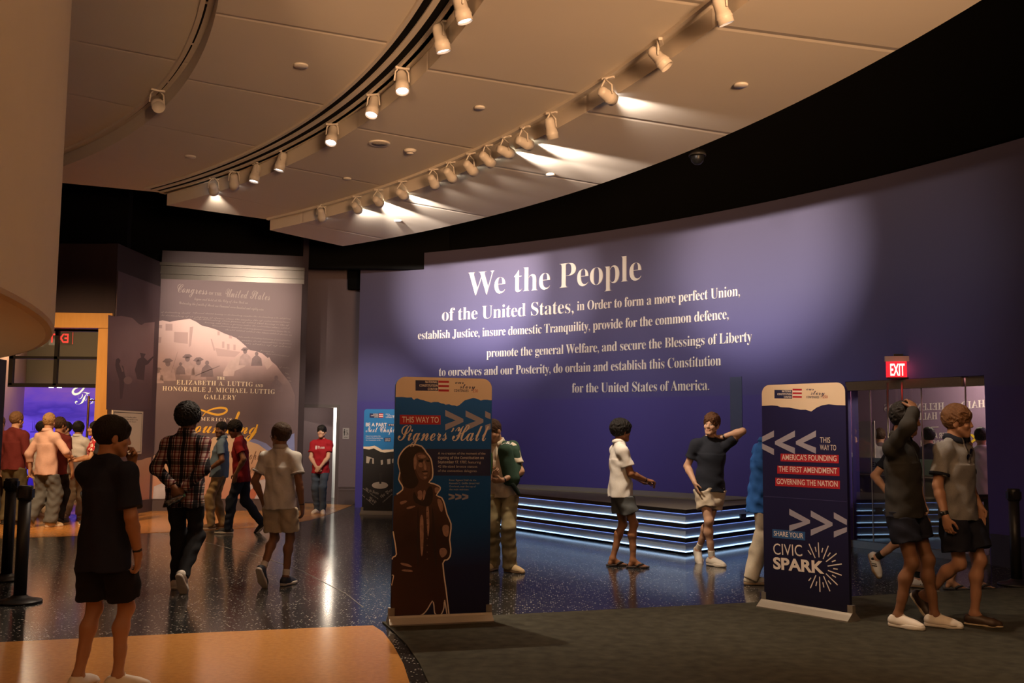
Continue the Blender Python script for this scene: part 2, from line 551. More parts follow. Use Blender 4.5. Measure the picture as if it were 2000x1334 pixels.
def wedge(inset):
    nl = np.array([dl_[1], -dl_[0]]); nr = np.array([dr_[1], -dr_[0]])
    cen = np.array([PC[0] - .3, PC[1] + 3.5])
    if np.dot(cen - PC, nl) < 0: nl = -nl
    if np.dot(cen - PC, nr) < 0: nr = -nr
    # corner after inset
    A = np.array([nl, nr]); rhs = np.array([np.dot(nl, PC) + inset, np.dot(nr, PC) + inset])
    c = np.linalg.solve(A, rhs)
    return [tuple(PL + nl * inset)] + [tuple(c)] + [tuple(PR + nr * inset)]
def wedge_slab(bm_list, inset, z0, z1, closed=True):
    f = wedge(inset)
    pts = f + [p for p in arcp[::-1]][1:-1] if closed else f
    n = len(pts)
    vs = [(p[0] - PC[0], p[1] - PC[1], z1) for p in pts] + [(p[0] - PC[0], p[1] - PC[1], z0) for p in pts]
    fs = poly_fill(pts) + [(i, (i + 1) % n, n + (i + 1) % n, n + i) for i in range(n)]
    bm_list.append((vs, fs))
nose, rise, led, ledv = [], [], [], []
def band(lst, inset, z0, z1):
    f = wedge(inset)
    vs = [(p[0] - PC[0], p[1] - PC[1], z) for p in f for z in (z0, z1)]
    lst.append((vs, [(0, 2, 3, 1), (2, 4, 5, 3)]))
def band_block(lst, i0, i1, z0, z1):
    f0, f1 = wedge(i0), wedge(i1)
    vs = [(p[0] - PC[0], p[1] - PC[1], z) for f in (f0, f1) for p in f for z in (z0, z1)]
    fs = []
    for b in (0, 2):
        fs += [(b, b + 2, b + 3, b + 1), (6 + b, 7 + b, 9 + b, 8 + b), (b + 1, b + 3, 9 + b, 7 + b), (b, 6 + b, 8 + b, b + 2)]
    lst.append((vs, fs))
wedge_slab(nose, 0.0, PH - .055, PH - .002)
for i, zt_ in enumerate((PH - .055, PH - .245, PH - .435)):
    zb_ = zt_ - .135
    band_block(rise, 0.03, 0.05, max(zb_, .0), zt_)
    band_block(ledv, 0.018, 0.03, zt_ - .010, zt_ - .001)
    band_block(led, 0.006, 0.03, zb_ + .006, zb_ + .019)
    if i < 2:
        band_block(nose, 0.0, 0.06, zb_ - .055, zb_ + .004)
V, Fa = merge(nose); link('nosing', V, Fa, M_NOSE, plat)
V, Fa = merge(rise); link('riser', V, Fa, M_RISE, plat)
V, Fa = merge(ledv); link('light_strip', V, Fa, M_LEDV, plat)['label'] = 'thin violet light strip under the nosing'
V, Fa = merge(led); link('light_strip', V, Fa, M_LED, plat)['label'] = 'bright white-blue light strip'
tb = []; wedge_slab(tb, 0.001, PH - .003, PH)
V, Fa = merge(tb); link('platform_top', V, Fa, M_PLAT_TOP, plat)
# raised kerb along the wall on the platform
V, Fa = arc_block(w_ang(on_wall(850, 900)), aR + .02, WR - 1.1, WR - .01, PH + .001, PH + .02, 30)
link('wall_kerb', [pinv @ Vector(v) for v in V], Fa, mat('kerb_grey', (0.24, 0.23, 0.19), 0.7), plat)
# small black number plate on the right face
pf = Plane((PC[0], PC[1], 0), (dr_[0], dr_[1], 0))
q0, q1 = pf.px(1444, 1004), pf.px(1454, 1015)
V = [pinv @ Vector(pf.pt(u, v, d)) for d in (.03, .001) for u, v in ((q0[0], q1[1]), (q1[0], q1[1]), (q1[0], q0[1]), (q0[0], q0[1]))]
link('plate', V, [(0, 1, 2, 3), (0, 4, 5, 1), (1, 5, 6, 2), (2, 6, 7, 3), (3, 7, 4, 0)], M_NOSE, plat)
V, Fa = print_text(pf, [('43', (q0[0] + .02, q1[1] + .02), (q1[0] - .02, q1[1] + .02), .04, 'sans', {})], .031)
link('plate_number', [pinv @ Vector(v) for v in V], Fa, mat('dim_blue_letter', (0.10, 0.15, 0.3), .5), plat)

# ---- the stepped ceiling rings
Z0, Z1, Z2, Z3 = 5.0, 5.18, 5.38, 5.56
cO = circ([at_z(x, y, Z0) for x, y in [(671, 481), (790, 460), (866, 442), (1042, 400), (1150, 368), (1290, 317), (1560, 197), (1745, 102), (1917, 0)]])
c3 = circ([at_z(x, y, Z0) for x, y in [(524, 449), (635, 427), (1095, 240), (1215, 178), (1307, 122), (1465, 0)]])
c2 = circ([at_z(x, y, Z1) for x, y in [(325, 401), (431, 373), (510, 345), (600, 307), (710, 237), (801, 173), (912, 43), (948, 0)]])
c1 = circ([at_z(x, y, Z2) for x, y in [(131, 322), (210, 288), (285, 240), (360, 161), (412, 71), (425, 0)]])
def c_ang(c, p): return math.atan2(p[1] - c[1], p[0] - c[0])
def c_pt(c, a, dr=0): return (c[0] + (c[2] + dr) * math.cos(a), c[1] + (c[2] + dr) * math.sin(a))
aO0, a30, a20 = c_ang(cO, at_z(671, 481, Z0)), c_ang(c3, at_z(524, 449, Z0)), c_ang(c2, at_z(325, 401, Z1))
# the straight cut end of the ceiling, carried on behind the white drum
ec = at_z(325, 401, Z1)[:2]; ed = at_z(129, 358, Z2)[:2] - ec
def end_hit(c):
    d = ed / np.linalg.norm(ed); o = ec - np.array(c[:2])
    B = np.dot(o, d); C = np.dot(o, o) - c[2] ** 2
    ts = [-B - math.sqrt(B * B - C), -B + math.sqrt(B * B - C)]
    t = min(ts, key=lambda t: abs(t - np.linalg.norm(ed)))
    return ec + d * t
a10 = c_ang(c1, end_hit(c1))
AE = math.radians(-30)
NA = 90
def ring_data(cA, aA, cB, aB, z):
    vs, fs = [], []
    for i in range(NA + 1):
        t = i / NA
        vs += [(*c_pt(cA, aA + (AE - aA) * t), z), (*c_pt(cB, aB + (AE - aB) * t), z)]
        if i: fs.append((2 * i - 2, 2 * i - 1, 2 * i + 1, 2 * i))
    return vs, fs
def riser_data(c, a0, z0, z1, dr=0):
    vs, fs = [], []
    for i in range(NA + 1):
        a = a0 + (AE - a0) * i / NA
        vs += [(*c_pt(c, a, dr), z0), (*c_pt(c, a, dr), z1)]
        if i: fs.append((2 * i - 2, 2 * i - 1, 2 * i + 1, 2 * i))
    return vs, fs
cI = (c1[0], c1[1], c1[2] - 4.5)
d_ = ed / np.linalg.norm(ed)
aI0 = c_ang(cI, end_hit(c1) + d_ * 5.5)
parts = [ring_data(cO, aO0, c3, a30, Z0), riser_data(c3, a30, Z0, Z1), ring_data(c3, a30, c2, a20, Z1), riser_data(c2, a20, Z1, Z2),
         ring_data(c2, a20, c1, a10, Z2), riser_data(c1, a10, Z2, Z3), ring_data(c1, a10, cI, aI0, Z3), riser_data(cO, aO0, Z0, Z0 + .5)]
e_pts = [(c_pt(cO, aO0), Z0), (c_pt(c3, a30), Z0), (c_pt(c3, a30), Z1), (c_pt(c2, a20), Z1), (c_pt(c2, a20), Z2), (c_pt(c1, a10), Z2), (c_pt(c1, a10), Z3), (c_pt(cI, aI0), Z3)]
for i in range(len(e_pts) - 1):
    (p, z), (q, w) = e_pts[i], e_pts[i + 1]
    parts.append(([(*p, z), (*q, w), (*q, 6.2), (*p, 6.2)], [(0, 1, 2, 3)]))
V, Fa = merge(parts)
# faint radial board joints in the plaster
nt = M_CEIL.node_tree; bs = nt.nodes['Principled BSDF']
tc = nt.nodes.new('ShaderNodeTexCoord'); mp = nt.nodes.new('ShaderNodeMapping')
mp.inputs['Location'].default_value = (-c2[0], -c2[1], 0)
nt.links.new(tc.outputs['Object'], mp.inputs[0])
sx = nt.nodes.new('ShaderNodeSeparateXYZ'); nt.links.new(mp.outputs[0], sx.inputs[0])
at = nt.nodes.new('ShaderNodeMath'); at.operation = 'ARCTAN2'
nt.links.new(sx.outputs[1], at.inputs[0]); nt.links.new(sx.outputs[0], at.inputs[1])
ml = nt.nodes.new('ShaderNodeMath'); ml.operation = 'MULTIPLY'; ml.inputs[1].default_value = 7.3
nt.links.new(at.outputs[0], ml.inputs[0])
pp = nt.nodes.new('ShaderNodeMath'); pp.operation = 'PINGPONG'; pp.inputs[1].default_value = 0.5
nt.links.new(ml.outputs[0], pp.inputs[0])
mr = nt.nodes.new('ShaderNodeMapRange'); mr.inputs[1].default_value = 0.0; mr.inputs[2].default_value = 0.02
nt.links.new(pp.outputs[0], mr.inputs[0])
bp = nt.nodes.new('ShaderNodeBump'); bp.inputs['Strength'].default_value = 0.22; bp.inputs['Distance'].default_value = 0.03
nt.links.new(mr.outputs[0], bp.inputs['Height']); nt.links.new(bp.outputs[0], bs.inputs['Normal'])
link('ceiling', V, Fa, M_CEIL, kind='structure')

def arc_strip(c, a0, a1, r0, r1, z0, z1, n=30):
    vs, fs = [], []
    for i in range(n + 1):
        a = a0 + (a1 - a0) * i / n
        for dr in (r0, r1):
            x, y = c_pt(c, a, dr); vs += [(x, y, z0), (x, y, z1)]
    for i in range(n):
        b, q = 4 * i, 4 * i + 4
        fs += [(b, b + 1, q + 1, q), (b + 2, q + 2, q + 3, b + 3), (b + 1, b + 3, q + 3, q + 1), (b, q, q + 2, b + 2)]
    e = 4 * n
    fs += [(0, 2, 3, 1), (e, e + 1, e + 3, e + 2)]
    return vs, fs
M_TRIM = mat('ceiling_trim_white', (0.62, 0.56, 0.48), 0.5)
# slot tracks along the three risers: white channel, dark dashes in it
for c, a0, z in ((c3, a30, Z1), (c2, a20, Z2), (c1, a10, Z3)):
    V, Fa = arc_strip(c, a0 - .004, AE, -.13, -.085, z - .035, z, 90)
    link('trim_track', V, Fa, M_TRIM, kind='structure')
    ps = []
    a = a0 - .02; k = 0
    while a > AE + .05:
        L = (0.075, 0.05, 0.09)[k % 3]
        ps.append(arc_strip(c, a, a - L, -.082, -.060, z - .012, z - .001, 8)); a -= L + .006; k += 1
    V, Fa = merge(ps); link('trim_track_slot', V, Fa, M_BLACK, kind='structure')
# double black slot of the air diffuser inside the middle riser
pr = [np.hypot(*(at_z(x, y, Z2)[:2] - np.array(c2[:2]))) - c2[2] for x, y in ((816, 0), (847, 0), (600, 248), (600, 265))]
s1, s2 = (pr[0] + pr[2]) / 2, (pr[1] + pr[3]) / 2
aS = a20
V, Fa = merge([arc_strip(c2, aS - .002, AE, s1 - .045, s1 + .045, Z2 - .004, Z2 + .01, 90), arc_strip(c2, aS - .002, AE, s2 - .045, s2 + .045, Z2 - .004, Z2 + .01, 90)])
link('trim_air_slot', V, Fa, M_BLACK, kind='structure')
V, Fa = merge([arc_strip(c2, aS - .002, AE, s1 - .085, s1 - .045, Z2 - .03, Z2, 90), arc_strip(c2, aS - .002, AE, (s1 + s2) / 2 - .03, (s1 + s2) / 2 + .03, Z2 - .02, Z2, 90), arc_strip(c2, aS - .002, AE, s2 + .045, s2 + .15, Z2 - .035, Z2, 90)])
link('trim_air_slot_frame', V, Fa, M_TRIM, kind='structure')

# ---- ceiling fittings
M_FIT = mat('fitting_white', (0.62, 0.58, 0.52), 0.4)
for i, (x, y, z, r, lb) in enumerate([(588, 127, Z2, .075, 'flat white disc cover on the ceiling between inner and middle rings'), (372, 305, Z2, .075, 'small white disc cover on the ceiling near the white drum'),
                         (937, 209, Z1, .06, 'small white disc cover on the middle ceiling ring beside the hanging spotlights'), (678, 348, Z1, .06, 'small disc cover on the far end of the middle ceiling ring'),
                         (1447, 165, Z0, .07, 'white disc cover on the outer ceiling ring near its black edge, nearest one'), (1075, 340, Z0, .06, 'white disc cover halfway along the outer ceiling ring'), (777, 430, Z0, .06, 'white disc cover at the far tip of the outer ceiling ring')]):
    p = at_z(x, y, z)
    o = lathe('ceiling_disc', [(r, 0), (r, -.012), (r * .9, -.02), (.001, -.022)][::-1], M_FIT)
    o.location = (p[0], p[1], z)
    tag(o, lb, 'ceiling cover', 'disc covers on the ceiling')
p = at_z(741, 279, Z1)
sp_ = lathe('ceiling_speaker', [(.001, -.012), (.10, -.014), (.125, -.02), (.135, -.012), (.135, 0)], M_FIT); sp_.location = (p[0], p[1], Z1)
lathe('grille', [(.001, -.0165), (.098, -.0165), (.098, -.013)], mat('speaker_grille', (0.35, 0.31, 0.27), 0.7, bump=(300, .8)), sp_)
tag(sp_, 'round ceiling speaker with grille between the two spotlight rows', 'speaker')
p = at_z(801, 293, Z1)
sd = lathe('smoke_detector', [(.001, -.055), (.045, -.05), (.05, -.03), (.075, -.02), (.08, 0)], M_FIT); sd.location = (p[0], p[1], Z1)
lathe('sensor_ring', [(.0505, -.040), (.052, -.036), (.0505, -.032)], mat('sensor_dark', (.1, .09, .08), .5), sd)
tag(sd, 'small stepped smoke detector beside the round ceiling speaker', 'detector')
p = on_cyl(1362, 308, WC, WR + .3)
p = at_y(1362, 305, 12.0)
dc = lathe('dome_camera', [(.001, -.11), (.04, -.10), (.075, -.065), (.085, -.02), (.085, 0), (.10, .0), (.10, .06), (.03, .08), (.03, 1.9)], mat('smoked_dome', (0.008, 0.008, 0.008), 0.35, spec=.2)); dc.location = tuple(p)
lathe('mount_ring', [(.102, .0), (.106, .0), (.106, .03), (.102, .03)], mat('dark_fitting', (.03, .03, .03), .5), dc)
tag(dc, 'dark dome camera hanging in the black gap above the blue wall', 'camera')

M_CANW = mat('spotlight_white', (0.55, 0.50, 0.44), 0.45)
M_LENS = mat('spotlight_lens', (1, 1, 1), 0.3, emit=((1.0, 0.95, 0.93), 10.0))
M_LENS_W = mat('spotlight_lens_warm', (1, .95, .8), 0.3, emit=((1.0, 0.86, 0.62), 10.0))
def track_light(p, top, aim, energy, color, spot, label, group, lens, s=1.0, blend=0.6, glow=True):
    """spotlight can at p hanging from top, pointing at aim"""
    p, top, aim = Vector(p), Vector(top), Vector(aim)
    root = empty('track_spotlight', p, 0, label, 'spotlight', group)
    q = (aim - p).to_track_quat('-Z', 'Y').to_matrix().to_4x4()
    lathe('housing', [(.001, .13 * s), (.035 * s, .125 * s), (.045 * s, .10 * s), (.050 * s, .01 * s), (.056 * s, .005 * s), (.058 * s, -.02 * s), (.058 * s, -.075 * s), (.053 * s, -.075 * s), (.050 * s, -.055 * s)], M_CANW, root, 20, q)
    if glow:
        lathe('lens', [(.001, -.058 * s), (.050 * s, -.0585 * s), (.050 * s, -.052 * s), (.001, -.052 * s)], lens, root, 20, q)
    ring = lathe_data([(.060 * s, -.02 * s), (.062 * s, -.03 * s), (.060 * s, -.035 * s)], 20, False)
    link('collar', [q @ Vector(v) for v in ring[0]], ring[1], M_CANW, root, True)
    side = (q.to_3x3() @ Vector((1, 0, 0)))
    th = Vector((0, 0, .13 * s)) + (q.to_3x3() @ Vector((0, 0, .05 * s)))
    V, Fa = merge([tube_data([side * .062 * s + q.to_3x3() @ Vector((0, 0, .03 * s)), side * .055 * s + th * .6, th], .008 * s, 6),
                   tube_data([-side * .062 * s + q.to_3x3() @ Vector((0, 0, .03 * s)), -side * .055 * s + th * .6, th], .008 * s, 6),
                   tube_data([th, top - p], .010 * s, 8)])
    link('yoke', V, Fa, M_CANW, root, True)
    bmq = bmesh.new(); box_into(bmq, (-.06 * s, -.018, -.022), (.06 * s, .018, .004), .004, Matrix.Translation(top - p) @ Matrix.Rotation(math.atan2(side.y, side.x), 4, 'Z'))
    link_bm('adapter', bmq, M_CANW, root)
    if energy:
        d = (aim - p).normalized()
        lamp('SPOT', 'spot_lamp', d * .085 * s, energy, color, Vector(d) * 5, 0.03, spot, blend, root)
    return root

r2px = [(903, 18), (862, 82), (785, 165), (728, 208), (648, 268), (548, 320), (498, 343), (457, 357), (417, 368)]
r3px = [(1412, 27), (1291, 118), (1188, 188), (1077, 256), (1026, 280), (989, 297), (953, 313), (920, 330), (880, 344), (847, 357), (786, 380), (739, 394), (697, 407), (628, 422)]
def under(c, x, y, z):
    """place on the track line of a riser under picture point, found on the cylinder just inside it"""
    return on_cyl(x, y, (c[0], c[1]), c[2] - .11)
nm2 = ['middle-ring spotlight nearest the camera, cut by the top of the picture', 'second middle-ring spotlight from the camera', 'third middle-ring spotlight, pointing straight down', 'fourth middle-ring spotlight with a warm flare on the riser', 'fifth middle-ring spotlight, alone on its stretch of track', 'sixth middle-ring spotlight, first of the far group', 'seventh middle-ring spotlight of the far group', 'eighth middle-ring spotlight, second from the cut end of the ceiling', 'last middle-ring spotlight beside the cut end of the ceiling']
MURAL_AIM = (-5.9, 20.0, 3.5)
aims2 = [((1.0, 8.6, 0), 0), ((.6, 9.5, 0), 50), ((-.7, 8.6, 1.1), 95), ((-2.2, 9.0, 0), 70), ((-2.5, 9.8, 0), 55), ((-4.2, 13.0, 0), 45), ((-4.4, 13.2, 0), 45), ((-5.5, 20.1, 1.5), 90), ((-5.75, 20.05, 4.25), 330)]
for (x, y), lb, (am, en) in zip(r2px, nm2, aims2):
    p = under(c2, x, y, Z2)
    top = (p[0], p[1], Z2 - .03)
    p = (p[0], p[1], min(p[2], Z2 - .2))
    track_light(p, top, am, en * 6, WARM2, 60 if am[2] < 3 else 36, lb, 'spotlights of the middle ceiling ring', M_LENS, 1.25, 0.8)
nm3 = ['outer-ring spotlight nearest the camera at the top edge of the picture', 'second outer-ring spotlight, unlit side turned to the camera', 'third outer-ring spotlight, lighting the plaster beside it', 'fourth outer-ring spotlight, pointing straight down'] + [f'{w} outer-ring spotlight from the camera in the bright row' for w in ('fifth', 'sixth', 'seventh', 'eighth', 'ninth', 'tenth', 'eleventh', 'twelfth', 'thirteenth')] + ['last outer-ring spotlight beside the cut end, over the restroom door']
def wa(x, y): return tuple(on_wall(x, y))
aims3 = [((3.6, 8.6, 0), 40), ((4.6, 8.0, 1.0), 30), (wa(1640, 520), 30), ((1.5, 12.3, .6), 120), (wa(1510, 500), 170), (wa(1450, 490), 120), (wa(1400, 720), 30), (wa(1280, 720), 28), (wa(1180, 720), 26), (wa(1060, 740), 32), (wa(1030, 560), 130), (wa(930, 545), 380), (wa(870, 610), 60), ((-3.3, 22.2, .7), 130)]
for i, ((x, y), lb, (am, en)) in enumerate(zip(r3px, nm3, aims3)):
    p = under(c3, x, y, Z1)
    top = (p[0], p[1], Z1 - .03)
    p = (p[0], p[1], min(p[2], Z1 - .17))
    onw = 4 <= i <= 12 or i == 2
    track_light(p, top, am, en * 7, COOL if onw else WARM2, (40 if en > 100 else 62) if onw else (38 if am[1] > 20 else 60), lb, 'spotlights of the outer ceiling ring', M_LENS_W if 3 < i < 13 else M_LENS, 1.15, 0.75, glow=(i != 1))
p = under(c1, 308, 188, Z3)
ts = track_light((p[0], p[1], min(p[2], Z3 - .2)), (p[0], p[1], Z3 - .03), (p[0] + .6, p[1] - 1.0, 4.5), 0, WARM, 50, 'unlit white spotlight on the innermost ceiling ring', None, M_LENS, 1.3, glow=False)

# ---- the white drum overhead at the left
DZ = 2.2
dcx, dcy, dR = circ([at_z(x, y, DZ) for x, y in ((0, 572), (60, 606), (95, 632), (113, 655), (95, 668), (50, 690), (0, 702))])
M_DRUM = mat('drum_plaster', (0.76, 0.68, 0.56), 0.75, noise=(2, 0.03), spec=0.2)
vs, fs = lathe_data([(dR - .35, DZ + .06), (dR - .05, DZ), (dR - .012, DZ + .008), (dR, DZ + .03), (dR, 6.5)], 160, False)
vs2 = [(v[0] + dcx, v[1] + dcy, v[2]) for v in vs]
n0 = len(vs2)
link('wall_drum', vs2 + [(dcx, dcy, DZ + .06)], fs + [(k, n0, (k + 1) % 160) for k in range(160)], M_DRUM, kind='structure', smooth=False)
box('column_dark', (-5.46, 9.85, 0), (-5.16, 10.15, 2.28), mat('dark_column', (0.03, 0.02, 0.025), 0.6), kind='structure', M=None)

# ---- far black shell above and around
box('ceiling_void', (-18, -2, 8.8), (14, 30, 9.0), M_BLACK, kind='structure')
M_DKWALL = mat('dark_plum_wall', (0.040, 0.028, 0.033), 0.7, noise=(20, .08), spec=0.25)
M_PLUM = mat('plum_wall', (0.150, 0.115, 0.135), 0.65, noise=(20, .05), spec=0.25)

def wall_between(name, a, b, z0, z1, m, th=0.15, kind='structure', parent=None):
    a, b = np.array(a[:2], float), np.array(b[:2], float)
    t = (b - a) / np.linalg.norm(b - a); n = np.array([-t[1], t[0]])
    if np.dot(n, -a) > 0: n = -n      # thickness goes away from the camera
    ps = [a, b, b + n * th, a + n * th]
    vs = [(p[0], p[1], z) for z in (z0, z1) for p in ps]
    return link(name, vs, [(0, 1, 5, 4), (1, 2, 6, 5), (2, 3, 7, 6), (3, 0, 4, 7), (4, 5, 6, 7), (3, 2, 1, 0)], m, parent, kind=kind)

MA = at_z(295, 998)[:2]; MB = at_z(577, 997)[:2]
LA = at_z(205, 1015)[:2]
mur_top = on_plane(303, 537, (*MA, 0), np.array([-(MB - MA)[1], (MB - MA)[0], 0]))[2]
mur_top2 = on_plane(583, 562, (*MA, 0), np.array([-(MB - MA)[1], (MB - MA)[0], 0]))[2]
MT = (mur_top + mur_top2) / 2
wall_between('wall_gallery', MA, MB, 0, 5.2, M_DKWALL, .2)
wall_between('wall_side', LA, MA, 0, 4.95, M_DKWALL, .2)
wall_between('wall_gallery_upper', MA + np.array([-8, .3]), MB + np.array([3, .3]), 5.0, 9, M_BLACK, .2)
wall_between('wall_side_upper', np.array([-16, 18.2]), LA + np.array([0, .4]), 4.9, 9, M_BLACK, .2)
DA, DB = np.array([-4.95, 22.03]), np.array([-2.6, 22.33])
dd = (DB - DA) / np.linalg.norm(DB - DA); dn = np.array([-dd[1], dd[0]])
dpl = Plane((DA[0], DA[1], 0), (dd[0], dd[1], 0))
d0, d1 = dpl.px(584, 900)[0], dpl.px(655, 900)[0]
dtop = dpl.px(620, 796)[1]
def dpt(u): return DA + dd * u
wall_between('wall_far', dpt(d1), DB, 0, 6, M_PLUM, .12)
wall_between('wall_far_lintel', dpt(-.2), dpt(d1), dtop, 6, M_PLUM, .12)
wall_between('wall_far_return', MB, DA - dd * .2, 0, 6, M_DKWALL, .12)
wall_between('wall_far_upper', np.array([-6, 22.5]), np.array([-1, 23.1]), 5.6, 9, M_BLACK, .12)
# restroom doorway: frame, short passage, lit gap
M_FRAME = mat('plum_frame', (0.075, 0.055, 0.062), 0.45)
fr = []
for u0, u1, z0, z1 in ((d0 - .06, d0, 0, dtop), (d1, d1 + .07, 0, dtop), (d0 - .06, d1 + .07, dtop, dtop + .07)):
    ps = [dpt(u0) - dn * .02, dpt(u1) - dn * .02, dpt(u1) + dn * .12, dpt(u0) + dn * .12]
    fr.append(([(p[0], p[1], z) for z in (z0, z1) for p in ps], [(0, 1, 5, 4), (1, 2, 6, 5), (2, 3, 7, 6), (3, 0, 4, 7), (4, 5, 6, 7), (3, 2, 1, 0)]))
V, Fa = merge(fr); link('door_1', V, Fa, M_FRAME, kind='structure')
g0 = dpl.px(643, 900)[0]
wall_between('wall_passage', dpt(d0 - .1) + dn * .55, dpt(g0 + .02) + dn * 1.0, 0, 2.6, M_PLUM, .08)
wall_between('wall_passage', dpt(g0 - .5) + dn * 2.3, dpt(d1 + .6) + dn * 2.3, 0, 2.6, mat('white_wall', (.8, .78, .74), .7), .08)
wall_between('ceiling_passage', dpt(d0 - .5) + dn * .15, dpt(d1 + .6) + dn * .15, 2.58, 2.62, M_PLUM, 2.4)
lp = dpt(g0 + .12) + dn * 1.75
lamp('AREA', 'passage_light', (lp[0], lp[1], 2.4), 55, (1, .95, .85), (lp[0], lp[1] + .5, 0.6), .5)
lp = dpt(d0 + .4) + dn * .2
lamp('POINT', 'passage_light', (lp[0] + .3, lp[1] - .02, 2.0), 14, WARM2, None, .05)
# chair rail low on the far wall and baseboards
for z0, z1, t in ((0, .32, .02), (.30, .33, .03), (.36, .385, .02)):
    ps = [dpt(d1 + .08) - dn * t, dpt(2.2) - dn * t, dpt(2.2), dpt(d1 + .08)]
    link('baseboard_far', [(p[0], p[1], z) for z in (z0, z1) for p in ps], [(0, 1, 5, 4), (1, 2, 6, 5), (2, 3, 7, 6), (3, 0, 4, 7), (4, 5, 6, 7)], M_FRAME, kind='structure')
# restroom plaque
rs = empty('restroom_sign', tuple(dpl.pt(*dpl.px(675, 847), .0)), 0, 'small grey restroom plaque beside the open door', 'sign')
ri = Matrix.Translation(-Vector(rs.location))
a_, b_ = dpl.px(669, 857), dpl.px(682, 836)
def flat_box(pl, u0, v0, u1, v1, d0_, d1_):
    c = [(u0, v0), (u1, v0), (u1, v1), (u0, v1)]
    vs = [pl.pt(u, v, d) for d in (d0_, d1_) for u, v in c]
    return vs, [(4, 5, 6, 7), (0, 1, 5, 4), (1, 2, 6, 5), (2, 3, 7, 6), (3, 0, 4, 7), (3, 2, 1, 0)]
V, Fa = flat_box(dpl, a_[0], a_[1], b_[0], b_[1], .001, .015)
link('plaque', [ri @ Vector(v) for v in V], Fa, mat('plaque_grey', (.32, .30, .31), .5), rs)
cu = (a_[0] + b_[0]) / 2; cv = a_[1]; hh = b_[1] - a_[1]; ww = b_[0] - a_[0]
figs = []
def disc(u, v, r, n=14): return [(u + r * math.cos(2 * math.pi * k / n), v + r * math.sin(2 * math.pi * k / n)) for k in range(n)]
figs.append(disc(cu - ww * .22, cv + hh * .84, hh * .06))
figs.append([(cu - ww * .34, cv + hh * .76), (cu - ww * .10, cv + hh * .76), (cu - ww * .10, cv + hh * .52), (cu - ww * .15, cv + hh * .52), (cu - ww * .15, cv + hh * .3), (cu - ww * .29, cv + hh * .3), (cu - ww * .29, cv + hh * .52), (cu - ww * .34, cv + hh * .52)])
figs.append(disc(cu + ww * .16, cv + hh * .78, hh * .045))
figs.append([(cu + ww * .12, cv + hh * .72), (cu + ww * .2, cv + hh * .72), (cu + ww * .2, cv + hh * .56), (cu + ww * .34, cv + hh * .56), (cu + ww * .4, cv + hh * .4), (cu + ww * .34, cv + hh * .38), (cu + ww * .28, cv + hh * .5), (cu + ww * .12, cv + hh * .5)])
ringo = [(cu + ww * .18 + .16 * ww * math.cos(t), cv + hh * .42 + .16 * ww * math.sin(t)) for t in np.linspace(math.radians(150), math.radians(380), 14)]
ringi = [(cu + ww * .18 + .11 * ww * math.cos(t), cv + hh * .42 + .11 * ww * math.sin(t)) for t in np.linspace(math.radians(150), math.radians(380), 14)]
figs.append(ringo + ringi[::-1])
figs.append([(a_[0] + ww * .2, cv + hh * .12), (b_[0] - ww * .2, cv + hh * .12), (b_[0] - ww * .2, cv + hh * .17), (a_[0] + ww * .2, cv + hh * .17)])
print_polys('pictogram', dpl, figs, mat('pictogram_dark', (.03, .025, .03), .6), rs, .017, ri)

# ================================================================== MURAL AND GALLERY ENTRANCE
mdir = (MB - MA) / np.linalg.norm(MB - MA)
mpl = Plane((MA[0], MA[1], 0), (mdir[0], mdir[1], 0))
sdir = (MA - LA) / np.linalg.norm(MA - LA)
spl = Plane((MA[0], MA[1], 0), (sdir[0], sdir[1], 0))
M_PANEL = mat('mural_vinyl', (0.125, 0.086, 0.100), 0.55, noise=(2.0, 0.08), spec=0.3)
M_PANEL_S = mat('mural_vinyl_side', (0.110, 0.074, 0.088), 0.6, noise=(2.0, 0.10), spec=0.3)
def print_ramp(name, stops, z0, z1, noise=0.15, scale=1.6):
    """printed picture: its own colours change with height on the print"""
    m = mat(name, stops[0][1], 0.55, spec=0.3)
    nt = m.node_tree; b = nt.nodes['Principled BSDF']
    tc = nt.nodes.new('ShaderNodeTexCoord'); sp = nt.nodes.new('ShaderNodeSeparateXYZ'); nt.links.new(tc.outputs['Object'], sp.inputs[0])
    nz = nt.nodes.new('ShaderNodeTexNoise'); nz.inputs['Scale'].default_value = scale; nz.inputs['Detail'].default_value = 7
    nt.links.new(tc.outputs['Object'], nz.inputs['Vector'])
    mr = nt.nodes.new('ShaderNodeMapRange'); mr.inputs[1].default_value = z0; mr.inputs[2].default_value = z1
    nt.links.new(sp.outputs[2], mr.inputs[0])
    ad = nt.nodes.new('ShaderNodeMath'); ad.operation = 'MULTIPLY_ADD'; ad.inputs[1].default_value = noise * 2; nt.links.new(nz.outputs[0], ad.inputs[0])
    sb = nt.nodes.new('ShaderNodeMath'); sb.operation = 'SUBTRACT'; sb.inputs[1].default_value = noise
    nt.links.new(mr.outputs[0], sb.inputs[0]); nt.links.new(sb.outputs[0], ad.inputs[2])
    rp = nt.nodes.new('ShaderNodeValToRGB'); nt.links.new(ad.outputs[0], rp.inputs[0])
    cr = rp.color_ramp
    while len(cr.elements) < len(stops): cr.elements.new(0.5)
    for e, (p, c) in zip(cr.elements, stops): e.position = p; e.color = (*c, 1)
    nt.links.new(rp.outputs[0], b.inputs['Base Color'])
    return m
mural = empty('mural', (MA[0], MA[1], 0), 0, 'tall plum mural of a torn battle picture with gallery name and yellow script', 'mural')
mi = Matrix.Translation((-MA[0], -MA[1], 0))
wl_ = np.linalg.norm(MB - MA)
mz0 = 0.24
V, Fa = flat_box(mpl, 0, mz0, wl_, MT, .001, .03)
link('panel', [mi @ Vector(v) for v in V], Fa, M_PANEL, mural)
